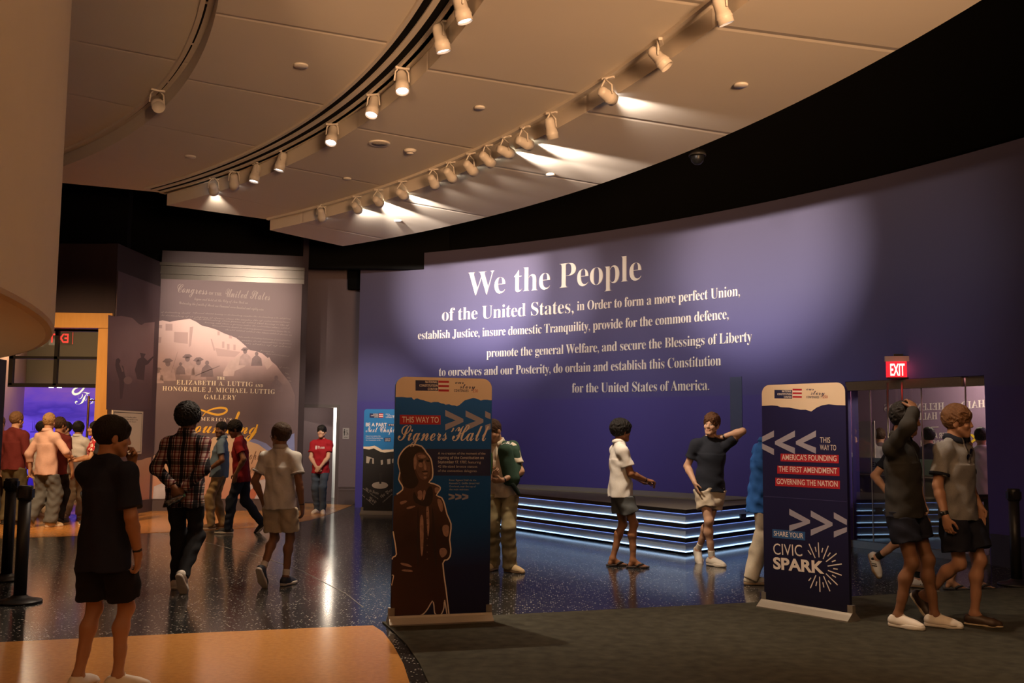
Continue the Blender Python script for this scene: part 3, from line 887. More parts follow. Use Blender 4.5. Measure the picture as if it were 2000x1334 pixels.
M_PICT = print_ramp('battle_print', [(0.0, (0.125, 0.086, 0.100)), (0.30, (0.19, 0.13, 0.14)), (0.58, (0.48, 0.33, 0.33)), (1.0, (0.66, 0.48, 0.47))], 1.9, 3.9, .16)
M_PICT_S = print_ramp('battle_print_side', [(0.0, (0.110, 0.074, 0.088)), (0.4, (0.14, 0.085, 0.10)), (0.7, (0.28, 0.17, 0.18)), (1.0, (0.30, 0.19, 0.20))], 1.7, 3.6, .18)
PX = lambda pl, pts: [pl.px(*p) for p in pts]
torn = [(303, 629), (318, 626), (332, 629), (348, 626), (371, 623), (384, 629), (394, 636), (410, 640), (423, 644), (437, 651), (461, 660), (470, 667), (480, 676), (488, 684), (500, 686), (513, 691), (526, 702), (540, 714), (551, 729), (560, 740), (567, 749), (576, 772)]
print_polys('battle_picture', mpl, [PX(mpl, torn + [(575, 830), (500, 828), (400, 826), (297, 822)])], M_PICT, mural, .032, mi)
# buildings, smoke and soldiers of the picture, drawn as flat tones
def c4(pts): return [(180 + x / 4.448, 500 + y / 4.448) for x, y in pts]
bld = [[(640, 590), (700, 590), (700, 650), (640, 650)], [(715, 660), (835, 665), (832, 765), (712, 750)], [(575, 600), (610, 602), (608, 630), (575, 626)], [(565, 705), (605, 705), (600, 755), (563, 755)], [(850, 620), (880, 615), (860, 780), (842, 795)],
       [(1090, 655), (1110, 657), (1110, 690), (1090, 690)], [(1190, 690), (1215, 695), (1215, 720), (1190, 716)], [(1130, 745), (1150, 745), (1150, 800), (1130, 800)], [(1172, 765), (1195, 767), (1195, 815), (1172, 815)], [(1228, 770), (1248, 772), (1248, 820), (1228, 820)], [(1070, 800), (1290, 835), (1240, 880), (1090, 870)], [(1030, 720), (1040, 720), (1072, 820), (1058, 825)]]
print_polys('picture_houses', mpl, [PX(mpl, c4(p)) for p in bld], mat('print_rose', (0.40, 0.27, 0.27), .6), mural, .0335, mi)
def soldier(cx, cy, s, hat=True, gun=None, bw=1.0):
    out = [[(cx + s * 22 * math.cos(t), cy + s * 26 * math.sin(t)) for t in np.linspace(0, 6.0, 12)]]
    if hat: out.append([(cx - 48 * s, cy - 14 * s), (cx - 20 * s, cy - 42 * s), (cx + 18 * s, cy - 44 * s), (cx + 46 * s, cy - 24 * s), (cx + 20 * s, cy - 10 * s), (cx - 20 * s, cy - 6 * s)])
    out.append([(cx - 18 * s, cy + 22 * s), (cx + 18 * s, cy + 22 * s), (cx + 58 * s * bw, cy + 60 * s), (cx + 70 * s * bw, cy + 150 * s), (cx - 70 * s * bw, cy + 150 * s), (cx - 56 * s * bw, cy + 60 * s)])
    if gun: 
        (x0, y0), (x1, y1) = gun
        out.append([(x0, y0 - 4), (x1, y1 - 3), (x1, y1 + 3), (x0, y0 + 6)])
    return out
dark, lightf = [], []
for a in [(660, 935, 1.0, True, ((690, 1010), (745, 835))), (830, 895, .95, True, None), (925, 925, 1.0, True, ((900, 1040), (1110, 955))), (1000, 930, .8, False, ((960, 1020), (1130, 960))), (575, 1000, .7, True, None), (1330, 830, .8, True, None), (770, 940, .6, False, ((740, 1060), (870, 950))), (1600, 1060, .8, False, None), (1430, 850, .7, False, None)]:
    g = soldier(*a); dark += g[:1] + g[1:2] + (g[3:] if a[3] else g[2:][1:]); lightf.append(g[2] if a[3] else g[1])
print_polys('picture_coats', mpl, [PX(mpl, c4(p)) for p in lightf], mat('print_coat', (0.36, 0.25, 0.255), .6, noise=(9, .4)), mural, .034, mi)
print_polys('picture_soldiers', mpl, [PX(mpl, c4(p)) for p in dark], mat('print_dark_plum', (0.17, 0.115, 0.13), .6, noise=(9, .3)), mural, .0345, mi)
print_polys('picture_horses', mpl, [PX(mpl, c4(p)) for p in ([(1140, 1010), (1190, 920), (1280, 870), (1330, 850), (1350, 900), (1330, 960), (1240, 1000), (1230, 1045), (1140, 1045)], [(1480, 905), (1540, 880), (1570, 940), (1520, 990)])], mat('print_pale_rose', (0.48, 0.34, 0.33), .6, noise=(7, .25)), mural, .0338, mi)
# faint handwriting above the picture
M_FAINT = mat('faint_script', (0.235, 0.180, 0.180), .6)
it = [('Congress', mpl.px(346, 571), mpl.px(405, 576), .19, 'script', {}), ('OF THE', mpl.px(408, 576), mpl.px(433, 578), .06, 'serif', {}), ('United States', mpl.px(440, 580), mpl.px(527, 587), .19, 'script', {}),
      ('begun and held at the City of New York on', mpl.px(380, 586), mpl.px(484, 594), .06, 'script', {}), ('Wednesday the fourth of March one thousand seven hundred and eighty nine', mpl.px(350, 594), mpl.px(515, 607), .06, 'script', {})]
words_ = 'the conventions of a number of the states having at the time of their adopting expressed a desire in order to prevent misconstruction or abuse of its powers that further declaratory and restrictive clauses should be added'.split()
rw = random.Random(3)
def line_of(n):
    return ' '.join(rw.choice(words_) for _ in range(n))
for i, (xl, yl, xr, yr, n) in enumerate([(377, 612, 568, 624, 11), (315, 611, 372, 613, 3), (316, 617, 566, 631, 14), (377, 624, 565, 637, 11), (400, 631, 566, 643, 10), (415, 637, 567, 650, 9), (440, 645, 570, 656, 8), (465, 659, 567, 667, 6), (472, 666, 570, 673, 6), (480, 672, 568, 679, 5), (508, 686, 535, 689, 2), (520, 692, 565, 697, 3), (545, 718, 565, 720, 2), (556, 730, 564, 732, 1), (560, 738, 567, 740, 1), (563, 745, 569, 746, 1)]):
    it.append((line_of(n), mpl.px(xl, yl), mpl.px(xr, yr), .035, 'script', {'res': 1}))
for t_ in it:
    V, Fa = print_text(mpl, [t_], .0312); link('handwriting', [mi @ Vector(v) for v in V], Fa, M_FAINT, mural)
M_CREAML = mat('cream_letters', (0.86, 0.76, 0.58), .5)
it = [('THE', mpl.px(424, 741.5), mpl.px(440, 742), .060, 'serif', {'spacing': 1.1}), ('ELIZABETH A. LUTTIG', mpl.px(345, 751), mpl.px(494, 755), .092, 'serif', {'thin': -.006, 'spacing': 1.12}), ('AND', mpl.px(498, 756), mpl.px(514, 756.5), .062, 'serif', {'spacing': 1.1}),
      ('HONORABLE J. MICHAEL LUTTIG', mpl.px(317.6, 763), mpl.px(537, 769.5), .092, 'serif', {'thin': -.006, 'spacing': 1.12}), ('GALLERY', mpl.px(399, 779.5), mpl.px(461, 781), .092, 'serif', {'thin': -.006, 'spacing': 1.12})]
V, Fa = print_text(mpl, it, .037); link('gallery_name', [mi @ Vector(v) for v in V], Fa, M_CREAML, mural)
V, Fa = print_text(mpl, [("AMERICA'S", mpl.px(384, 821.5), mpl.px(453, 823.5), .070, 'serif', {'spacing': 1.35, 'thin': -.004})], .036); link('title_word', [mi @ Vector(v) for v in V], Fa, M_CREAML, mural)
def ribbon(pl, pts, w, d, inv, n=1):
    """flat stroke along px points with per-point half width (m)"""
    uv = [pl.px(*p) for p in pts]
    # smooth
    P = []
    for i in range(len(uv) - 1):
        p0, p1, p2, p3 = uv[max(i - 1, 0)], uv[i], uv[i + 1], uv[min(i + 2, len(uv) - 1)]
        for k in range(n):
            t = k / n
            P.append((0.5 * ((2 * p1) + (-p0 + p2) * t + (2 * p0 - 5 * p1 + 4 * p2 - p3) * t * t + (-p0 + 3 * p1 - 3 * p2 + p3) * t ** 3), i + t))
    P.append((uv[-1], len(uv) - 1))
    vs, fs = [], []
    for i, (p, s) in enumerate(P):
        q = P[min(i + 1, len(P) - 1)][0] - P[max(i - 1, 0)][0]; q = np.array([-q[1], q[0]]) / (np.linalg.norm(q) + 1e-9)
        ww = np.interp(s, range(len(uv)), w) if isinstance(w, (list, tuple)) else w
        vs += [pl.pt(*(p + q * ww), d), pl.pt(*(p - q * ww), d)]
        if i: fs.append((2 * i - 2, 2 * i - 1, 2 * i + 1, 2 * i))
    return [inv @ Vector(v) for v in vs], fs
M_YEL = mat('yellow_script', (0.90, 0.50, 0.03), .5)
V1 = print_text(mpl, [('ounding', mpl.px(380, 845), mpl.px(503, 848), .30, 'script', {'shear': .15}), ('F', mpl.px(352, 846), mpl.px(384, 846), .46, 'script', {})], .036)
V1 = ([mi @ Vector(v) for v in V1[0]], V1[1])
R1 = ribbon(mpl, [(396, 813), (404, 804), (416, 799), (430, 796.5), (441, 798), (443, 803), (436, 808), (424, 810), (408, 806), (394, 801), (384, 797)], [.006, .010, .016, .02, .022, .02, .02, .022, .022, .016, .008], .036, mi, 6)
V, Fa = merge([V1, R1, ribbon(mpl, [(455, 846), (459, 826), (466, 808), (467, 804)], [.02, .022, .026, .012], .036, mi, 5), ribbon(mpl, [(503, 829), (498, 845), (488, 858), (483, 862)], [.015, .018, .018, .008], .036, mi, 5)])
link('title_script', V, Fa, M_YEL, mural)
# torn parchment at the foot of the mural
M_PARCH = print_ramp('parchment_print', [(0.0, (0.46, 0.22, 0.17)), (0.4, (0.50, 0.30, 0.20)), (0.8, (0.60, 0.43, 0.29)), (1.0, (0.50, 0.42, 0.34))], .3, 1.65, .14, 2.2)
pt_ = [(294, 893), (305, 888), (318, 890), (340, 884), (360, 879), (380, 874), (400, 866), (411, 861), (417, 854), (425, 853), (440, 851), (460, 850), (484, 856), (495, 860), (505, 861), (515, 866), (523, 874), (531, 884), (534, 905), (545, 925), (556, 948), (560, 975)]
print_polys('parchment', mpl, [PX(mpl, pt_ + [(292, 975)])], M_PARCH, mural, .032, mi)
print_polys('blue_scrap', mpl, [PX(mpl, [(484, 861), (497, 857), (520, 866), (536, 880), (548, 870), (562, 852), (575, 846), (577, 974), (556, 974), (548, 948), (533, 905), (527, 884), (505, 868)])], mat('print_slate_blue', (0.17, 0.20, 0.42), .6, noise=(4, .3)), mural, .0325, mi)
print_polys('white_scrap', mpl, [PX(mpl, [(478, 974), (484, 952), (492, 944), (496, 950), (508, 938), (520, 935), (530, 945), (540, 974)]), PX(mpl, [(299, 974), (301, 950), (316, 944), (328, 946), (345, 955), (352, 974)])], mat('print_pale_blue', (0.45, 0.43, 0.50), .6, noise=(6, .4)), mural, .033, mi)
print_polys('red_scrap', mpl, [PX(mpl, [(481, 974), (488, 958), (498, 950), (505, 958), (497, 974)])], mat('print_rust', (0.42, 0.13, 0.08), .6), mural, .0335, mi)
V, Fa = print_text(mpl, [('eople', mpl.px(480, 897), mpl.px(514, 899), .22, 'script', {}), ('of the', mpl.px(438, 893), mpl.px(466, 894), .14, 'script', {}), ('Order', mpl.px(488, 925), mpl.px(515, 926), .15, 'script', {}), ('insure', mpl.px(455, 923), mpl.px(484, 924), .12, 'script', {})], .0336)
link('parchment_writing', [mi @ Vector(v) for v in V], Fa, mat('sepia_ink', (0.16, 0.08, 0.05), .6), mural)
# crown moulding over the mural and the plinth under it
crown = mat('bronze_crown', (0.045, 0.036, 0.030), 0.32, 0.4, noise=(8, .2))
ps = []
for z0, z1, t in ((MT + .0, MT + .10, .03), (MT + .10, MT + .15, .06), (MT + .15, MT + .27, .045), (MT + .27, MT + .33, .10)):
    ps.append(flat_box(mpl, -.04, z0, wl_ + .04, z1, .0, t))
V, Fa = merge(ps); link('trim_mural_crown', V, Fa, crown, kind='structure')
V, Fa = merge([flat_box(mpl, -.02, 0, wl_ + .03, mz0 - .02, .0, .035), flat_box(mpl, -.02, mz0 - .02, wl_ + .03, mz0, .0, .045)])
link('baseboard_gallery', V, Fa, M_FRAME, kind='structure')
# side print with its own part of the picture, and the small framed notice
sl = -np.linalg.norm(MA - LA)
sm = empty('side_mural', (MA[0], MA[1], 0), 0, 'darker side panel of the battle mural beside the wooden door frame', 'mural')
V, Fa = flat_box(spl, sl + .02, .24, -.05, 4.45, .001, .02)
link('panel', [mi @ Vector(v) for v in V], Fa, M_PANEL_S, sm)
print_polys('battle_picture', spl, [PX(spl, [(209, 615), (222, 618), (235, 617), (247, 619), (256, 621), (261, 625), (268, 632), (274, 635), (280, 631), (287, 630), (300, 629), (293, 800), (205, 800)])], M_PICT_S, sm, .022, mi)
sd_ = []
for p in ([(195, 900), (215, 885), (235, 905), (228, 935), (260, 960), (275, 1040), (300, 1070), (270, 1090), (250, 1240), (230, 1240), (225, 1080), (200, 1000), (190, 950)],
          [(405, 842), (455, 850), (440, 880), (470, 910), (520, 870), (524, 880), (475, 940), (450, 950), (440, 1080), (380, 1070), (360, 990), (385, 900), (415, 880)]):
    sd_.append(PX(spl, c4(p)))
print_polys('picture_soldiers', spl, sd_, mat('print_dark_side', (0.075, 0.045, 0.055), .6), sm, .0235, mi)
print_polys('picture_drum', spl, [PX(spl, c4([(300 + 38 * math.cos(t), 1080 + 34 * math.sin(t)) for t in np.linspace(0, 6, 14)])), PX(spl, c4([(222, 930), (240, 935), (262, 1000), (250, 1010)]))], mat('print_drum', (0.22, 0.14, 0.14), .6), sm, .024, mi)
print_polys('parchment', spl, [PX(spl, [(252, 908), (262, 900), (275, 898), (285, 894), (293, 893), (289, 975), (246, 980)])], M_PARCH, sm, .022, mi)
V, Fa = flat_box(spl, sl, 0, 0, .24, .0, .03); link('baseboard_side', V, Fa, M_FRAME, kind='structure')
po = empty('framed_notice', tuple(spl.pt(*spl.px(245, 889), .02)), 0, 'cream framed notice with black ruled border on the plum side wall', 'notice')
pi_ = Matrix.Translation(-Vector(po.location))
q0, q1 = spl.px(212, 889), spl.px(276, 804)
V, Fa = flat_box(spl, q0[0], q0[1], q1[0], q1[1], .021, .04); link('board', [pi_ @ Vector(v) for v in V], Fa, mat('notice_cream', (0.66, 0.58, 0.44), .6), po)
w_, h_ = q1[0] - q0[0], q1[1] - q0[1]
def frame_polys(u0, v0, u1, v1, t):
    return [[(u0, v0), (u1, v0), (u1, v0 + t), (u0, v0 + t)], [(u0, v1 - t), (u1, v1 - t), (u1, v1), (u0, v1)], [(u0, v0 + t), (u0 + t, v0 + t), (u0 + t, v1 - t), (u0, v1 - t)], [(u1 - t, v0 + t), (u1, v0 + t), (u1, v1 - t), (u1 - t, v1 - t)]]
M_INK = mat('black_ink', (0.015, 0.013, 0.013), .6)
print_polys('border', spl, frame_polys(q0[0] + .05, q0[1] + .03, q1[0] - .05, q1[1] - .03, .012), M_INK, po, .0415, pi_)
V, Fa = print_text(spl, [("America's Founding gallery", (q0[0] + w_ * .24, q1[1] - h_ * .16), (q0[0] + w_ * .77, q1[1] - h_ * .16), .022, 'serif', {'res': 1}), ('is made possible thanks to the', (q0[0] + w_ * .18, q1[1] - h_ * .21), (q0[0] + w_ * .82, q1[1] - h_ * .21), .02, 'serif', {'res': 1}), ('generosity of its donors', (q0[0] + w_ * .25, q1[1] - h_ * .26), (q0[0] + w_ * .76, q1[1] - h_ * .26), .02, 'serif', {'res': 1})], .042)
link('notice_text', [pi_ @ Vector(v) for v in V], Fa, M_INK, po)

# ---- wooden gallery doorway and the violet room behind it
M_WOOD = wood_like('honey_wood', (0.62, 0.33, 0.09), (0.52, 0.26, 0.06), .38, (3, 3, .6))
epl = Plane((LA[0], LA[1], 0), (1, 0, 0))
j0, j1 = epl.px(181, 900)[0], epl.px(206, 900)[0]
hb, ht = epl.px(190, 641)[1], epl.px(190, 612)[1]
hb2 = epl.px(190, 636)[1]
def ebox(u0, z0, u1, z1, d0, d1): return flat_box(epl, u0, z0, u1, z1, d0, d1)
L0 = -2.6
V, Fa = merge([ebox(j0, 0, j1, hb2, -.25, .03), ebox(L0, hb, j1 + .02, ht, -.25, .05), ebox(L0, 0, L0 + .22, hb, -.25, .03)])
link('door_2', V, Fa, M_WOOD, kind='structure')
wall_between('wall_entry', np.array([-13, LA[1] + .06]), LA + np.array([0, .06]), ht - .01, 4.95, M_DKWALL, .15)
wall_between('wall_entry_left', np.array([-13, LA[1] + .06]), np.array([LA[0] + L0 + .02, LA[1] + .06]), 0, ht, M_DKWALL, .15)
TY = LA[1] + .30
tpl = Plane((0, TY, 0), (1, 0, 0))
tr = empty('door_transom', (-8.2, TY, 2.4), 0, 'black framed transom with four panes over the violet gallery doorway', 'transom')
ti = Matrix.Translation((8.2, -TY, -2.4))
t_l, t_r = tpl.px(20, 700)[0], j0 + LA[0] + .02
zt2, zm, zb3 = tpl.px(110, 644)[1], tpl.px(110, 699)[1], tpl.px(110, 753)[1]
um = tpl.px(109.5, 720)[0]
def tb_(u0, z0, u1, z1, d0=-.04, d1=.04):
    V, Fa = flat_box(tpl, u0, z0, u1, z1, d0, d1); return [ti @ Vector(v) for v in V], Fa
M_BLKMET = mat('black_metal', (0.022, 0.019, 0.017), .35, .4)
V, Fa = merge([tb_(t_l, zb3 - .035, t_r, zb3 + .035), tb_(t_l, zm - .025, t_r, zm + .025), tb_(t_l, zt2 - .03, t_r, zt2 + .12), tb_(um - .03, zb3, um + .03, zt2), tb_(t_l, zb3, t_l + .075, zt2), tb_(t_r - .03, zb3, t_r, zt2)])
link('frame', V, Fa, M_BLKMET, tr)
M_GLASS = glass_mat('clear_glass', (0.93, 0.95, 0.93), .97, .03)
for u0, u1 in ((t_l + .075, um - .03), (um + .03, t_r - .03)):
    for z0, z1 in ((zb3 + .035, zm - .025), (zm + .025, zt2 - .03)):
        V, Fa = tb_(u0, z0, u1, z1, -.004, .004); link('pane', V, Fa, M_GLASS, tr)
for x in (100, 116):
    u = tpl.px(x, 756)[0]
    V, Fa = tb_(u - .03, zb3 - .040, u + .03, zb3 - .034, -.03, .03); link('mini_light', V, Fa, mat('mini_light', (1, 1, 1), .4, emit=((.85, .85, 1), 12)), tr)
# reflection of an exit sign in the transom glass, built as a mirrored sign
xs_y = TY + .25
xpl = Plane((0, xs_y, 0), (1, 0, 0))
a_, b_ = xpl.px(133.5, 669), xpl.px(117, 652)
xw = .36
ex = empty('exit_sign', (a_[0] - xw / 2, xs_y, a_[1]), 0, 'red reflection of an exit sign in the transom over the gallery doorway', 'exit sign')
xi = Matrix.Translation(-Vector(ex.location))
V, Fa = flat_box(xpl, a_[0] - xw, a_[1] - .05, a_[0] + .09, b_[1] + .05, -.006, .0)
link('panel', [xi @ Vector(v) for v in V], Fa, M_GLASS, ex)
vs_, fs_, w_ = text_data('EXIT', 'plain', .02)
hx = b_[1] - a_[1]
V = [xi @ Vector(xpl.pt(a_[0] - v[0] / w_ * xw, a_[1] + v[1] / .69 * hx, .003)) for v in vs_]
link('letters', V, fs_, mat('exit_reflection_red', (.6, .03, .02), .5, emit=((1, .06, .04), 1.6)), ex)
V, Fa = flat_box(xpl, a_[0] + .075, a_[1] - .03, a_[0] + .081, b_[1] + .03, .001, .003); link('edge_line', [xi @ Vector(v) for v in V], Fa, _mats['exit_reflection_red'], ex)
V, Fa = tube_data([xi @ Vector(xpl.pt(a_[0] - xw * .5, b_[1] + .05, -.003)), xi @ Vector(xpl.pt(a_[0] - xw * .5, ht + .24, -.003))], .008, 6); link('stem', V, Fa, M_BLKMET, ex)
# room shell
SY = 21.7
scp = Plane((0, SY, 0), (1, 0, 0))
sx0, sx1 = scp.px(42, 850)[0], -7.34
scz1 = scp.px(110, 757)[1] + .03
wall_between('wall_violet_left', np.array([LA[0] + L0 + .25, TY + .05]), np.array([sx0, SY + .05]), 0, ht + .4, wood_like('pale_wood', (0.62, 0.42, 0.28), (0.55, 0.36, 0.24), .45, (2, 2, .5)), .1)
wall_between('wall_violet_back', np.array([sx0 - 1.0, SY + .06]), np.array([-7.0, SY + .06]), 0, 4.4, mat('olive_wall', (0.26, 0.23, 0.14), .7), .1)
box('ceiling_violet', (-13, TY + .1, ht + .25), (-7.3, SY + .2, ht + .35), M_CEIL, kind='structure')
wall_between('wall_violet_right', np.array([-7.28, TY + .05]), np.array([-7.28, SY]), 0, 4.4, M_PLUM, .08)
lamp('POINT', 'violet_room_fill', (-9.3, 19.6, 3.3), 45, (1, .72, .5), None, .1)  # added unseen lamp that brightens the olive wall and pale wood
def screen_image():
    m = mat('screen_image', (0.0, 0.0, 0.0), .5)
    nt = m.node_tree; b = nt.nodes['Principled BSDF']
    tc = nt.nodes.new('ShaderNodeTexCoord'); sp = nt.nodes.new('ShaderNodeSeparateXYZ'); nt.links.new(tc.outputs['Object'], sp.inputs[0])
    mp = nt.nodes.new('ShaderNodeMapping'); mp.inputs['Scale'].default_value = (0.9, 1, 3.2); nt.links.new(tc.outputs['Object'], mp.inputs[0])
    nz = nt.nodes.new('ShaderNodeTexNoise'); nz.inputs['Scale'].default_value = 1.3; nz.inputs['Detail'].default_value = 6; nt.links.new(mp.outputs[0], nz.inputs['Vector'])
    mr = nt.nodes.new('ShaderNodeMapRange'); mr.inputs[1].default_value = 0; mr.inputs[2].default_value = scz1 - .1; nt.links.new(sp.outputs[2], mr.inputs[0])
    ad = nt.nodes.new('ShaderNodeMath'); ad.operation = 'MULTIPLY_ADD'; ad.inputs[1].default_value = .42; nt.links.new(nz.outputs[0], ad.inputs[0])
    sb = nt.nodes.new('ShaderNodeMath'); sb.operation = 'SUBTRACT'; sb.inputs[1].default_value = .21; nt.links.new(mr.outputs[0], sb.inputs[0]); nt.links.new(sb.outputs[0], ad.inputs[2])
    rp = nt.nodes.new('ShaderNodeValToRGB'); nt.links.new(ad.outputs[0], rp.inputs[0]); cr = rp.color_ramp
    st = [(0.0, (0.012, 0.006, 0.16)), (0.22, (0.03, 0.012, 0.38)), (0.36, (0.16, 0.14, 0.80)), (0.44, (0.46, 0.44, 1.0)), (0.49, (0.30, 0.26, 0.95)), (0.58, (0.11, 0.055, 0.66)), (0.70, (0.15, 0.070, 0.72)), (0.80, (0.055, 0.025, 0.36)), (0.90, (0.12, 0.05, 0.48)), (1.0, (0.20, 0.075, 0.42))]
    while len(cr.elements) < len(st): cr.elements.new(.5)
    for e, (p, c) in zip(cr.elements, st): e.position = p; e.color = (*c, 1)
    nt.links.new(rp.outputs[0], b.inputs['Emission Color']); b.inputs['Emission Strength'].default_value = 1.0
    return m
scr = empty('projection_screen', ((sx0 + sx1) / 2, SY, 0), 0, 'glowing violet screen wall with cloudy sky inside the gallery doorway', 'screen')
si = Matrix.Translation(-Vector(scr.location))
V, Fa = flat_box(scp, sx0, .12, sx1, scz1, .0, .02); link('picture', [si @ Vector(v) for v in V], Fa, screen_image(), scr)
M_SCL = mat('screen_letters', (0, 0, 0), .5, emit=((1.0, .92, .66), 1.1))
s2 = print_text(scp, [('Fou', scp.px(147, 790), scp.px(205, 790), .30, 'script', {'thin': -.012}), ('A', scp.px(168, 773), scp.px(172.5, 773), .07, 'serif', {})], .022)
r2_ = ribbon(scp, [(153, 757), (146, 760), (143, 766), (147, 770), (155, 768), (163, 760), (168, 752)], [.01, .02, .025, .025, .02, .02, .015], .022, si, 5)
V, Fa = merge([([si @ Vector(v) for v in s2[0]], s2[1]), r2_]); link('script_title', V, Fa, M_SCL, scr)
ships = []
for x in (45, 48.5):
    ships.append(PX(scp, [(x - 1.2, 840), (x - .6, 828), (x, 819), (x + .5, 828), (x + 1.4, 840)]))
ships.append(PX(scp, [(40, 842), (52, 840), (62, 842), (62, 845), (40, 845)]))
ships = [[(u + 2 * .11, v) for u, v in p] for p in ships]
print_polys('ship_silhouettes', scp, ships, mat('screen_dark_violet', (0, 0, 0), .5, emit=((.06, .03, .40), 1.0)), scr, .022, si)
V, Fa = tube_data([(0, 0, 0), (.0, 0, .02), (0, 0, .86), (0, 0, .88)], .022, 8)
dp = at_y(169, 868, TY + .06)
dh = link('door_pull', V, Fa, mat('bronze_pull', (0.22, 0.13, 0.06), .3, .8), None, True); dh.location = tuple(dp); tag(dh, 'upright bronze pull bar beside the wooden jamb of the gallery doorway', 'door pull')
V2, F2 = merge([tube_data([(0, 0, .08), (0.14, .02, .08)], .012, 6), tube_data([(0, 0, .80), (0.14, .02, .80)], .012, 6)]); link('bracket', V2, F2, _mats['bronze_pull'], dh)

# ================================================================== GLASS ENTRANCE ON THE RIGHT
gl, gr = np.array(GLp[:2]), np.array(GRp[:2])
gd = (gr - gl) / np.linalg.norm(gr - gl); gn = np.array([-gd[1], gd[0]])
if np.dot(gn, -gl) < 0: gn = -gn            # gn points to the hall
go = gl - gn * .10
gpl = Plane((go[0], go[1], 0), (gd[0], gd[1], 0))
GW = np.linalg.norm(gr - gl)
gi = Matrix.Translation((-go[0], -go[1], 0))
M_STEEL = mat('brushed_steel', (0.36, 0.32, 0.25), .32, .85, noise=(30, .1, ))
ge = empty('glass_entrance', (go[0], go[1], 0), 0, 'wide glass entrance with steel header let into the blue wall', 'glass entrance')
def gbx(u0, z0, u1, z1, d0, d1):
    V, Fa = flat_box(gpl, u0, z0, u1, z1, d0, d1); return [gi @ Vector(v) for v in V], Fa
gu = lambda x: gpl.px(x, 1000)[0]
u_end = gu(1893)
V, Fa = merge([gbx(0, GH - .13, u_end, GH - .005, -.06, .09), gbx(u_end + .02, GH - .13, GW, GH - .005, -.03, .02)]); link('header', V, Fa, M_STEEL, ge)
V, Fa = merge([gbx(0, 0.0, GW, .10, -.05, .05)]); link('threshold', V, Fa, M_STEEL, ge)
M_GATE = glass_mat('entrance_glass', (0.86, 0.88, 0.86), .93, .015)
cuts = [0.01, gu(1705), gu(1806), u_end, GW - .01]
for a, b in zip(cuts[:-1], cuts[1:]):
    V, Fa = gbx(a + .006, .10, b - .006, GH - .13, -.006, .006); link('pane', V, Fa, M_GATE, ge)
ps = [gbx(u - .006, .10, u + .006, GH - .13, -.009, .009) for u in cuts[1:-1]]
V, Fa = merge(ps); link('pane_edge', V, Fa, mat('glass_edge', (.45, .42, .34), .3, .5), ge)
ps = []
for x in (1748, 1777):
    u = gu(x)
    P = [gi @ Vector(gpl.pt(u, z, .10)) for z in (.35, 1.2, 2.36)]
    ps.append(tube_data(P, .016, 8))
    ps += [tube_data([gi @ Vector(gpl.pt(u, z, .0)), gi @ Vector(gpl.pt(u, z, .10))], .010, 6) for z in (.6, 2.0)]
V, Fa = merge(ps); link('pull_bar', V, Fa, M_STEEL, ge, True)
ge_i = [o for o in ge.children if o.name.startswith('pull_bar')]
# reflection of hall writing in the glass, built as mirrored letters beyond it
def gin(u, d):
    p = go + gd * u - gn * d; return np.array([p[0], p[1]])
rpl = Plane((*gin(0, 3.2), 0), (gd[0], gd[1], 0))
wr = empty('reflected_writing', (*gin(0, 3.19), 0), 0, 'reflection of a cream hall name and yellow arrows in the glass entrance', 'lettering')
ri_ = Matrix.Translation(-Vector(wr.location))
M_GLET = mat('glass_letters', (0.70, 0.62, 0.60), .6)
def mirror_text(s, xl, yl, xr, yr, cap, style='serif', **kw):
    vs, fs, w = text_data(s, style, **kw)
    a, b = rpl.px(xl, yl), rpl.px(xr, yr)
    return [ri_ @ Vector(rpl.pt(*(b + (a - b) * v[0] / w + np.array([0, v[1] * cap * 1.22 / .69])), .012)) for v in vs], fs
V, Fa = merge([mirror_text('HAID', 1878, 799, 1925, 795, .10), mirror_text('AND', 1849, 800, 1870, 799, .05), mirror_text('HELEN', 1790, 802, 1845, 800, .10), mirror_text('DEVOS', 1728, 803, 1786, 802, .10),
               mirror_text('EXHIBIT HALL', 1793, 820, 1900, 817, .10)])
link('hall_name', V, Fa, M_GLET, wr)
M_GLET2 = mat('glass_letters_white', (0.72, 0.66, 0.60), .6)
for V, Fa in ([mirror_text('CENTER AND', 1811, 856, 1872, 856, .075, 'sans'), mirror_text('EXPLORE EXH', 1799, 871, 1872, 871, .075, 'sans')]):
    link('text_line', V, Fa, M_GLET2, wr)
yc = []
for k in range(2):
    x = 1906 - 16 * k
    yc.append([rpl.px(x - 12, 848), rpl.px(x - 6, 848), rpl.px(x + 5, 856.5), rpl.px(x - 6, 865), rpl.px(x - 12, 865), rpl.px(x - 3, 856.5)])
for y_ in yc: print_polys('yellow_chevron', rpl, [y_], mat('yellow_vinyl', (0.75, 0.52, 0.03), .5), wr, .012, ri_)
print_polys('rule', rpl, [PX(rpl, [(1819, 835), (1834, 834.6), (1834, 833.4), (1819, 833.8)])], M_GLET2, wr, .012, ri_)
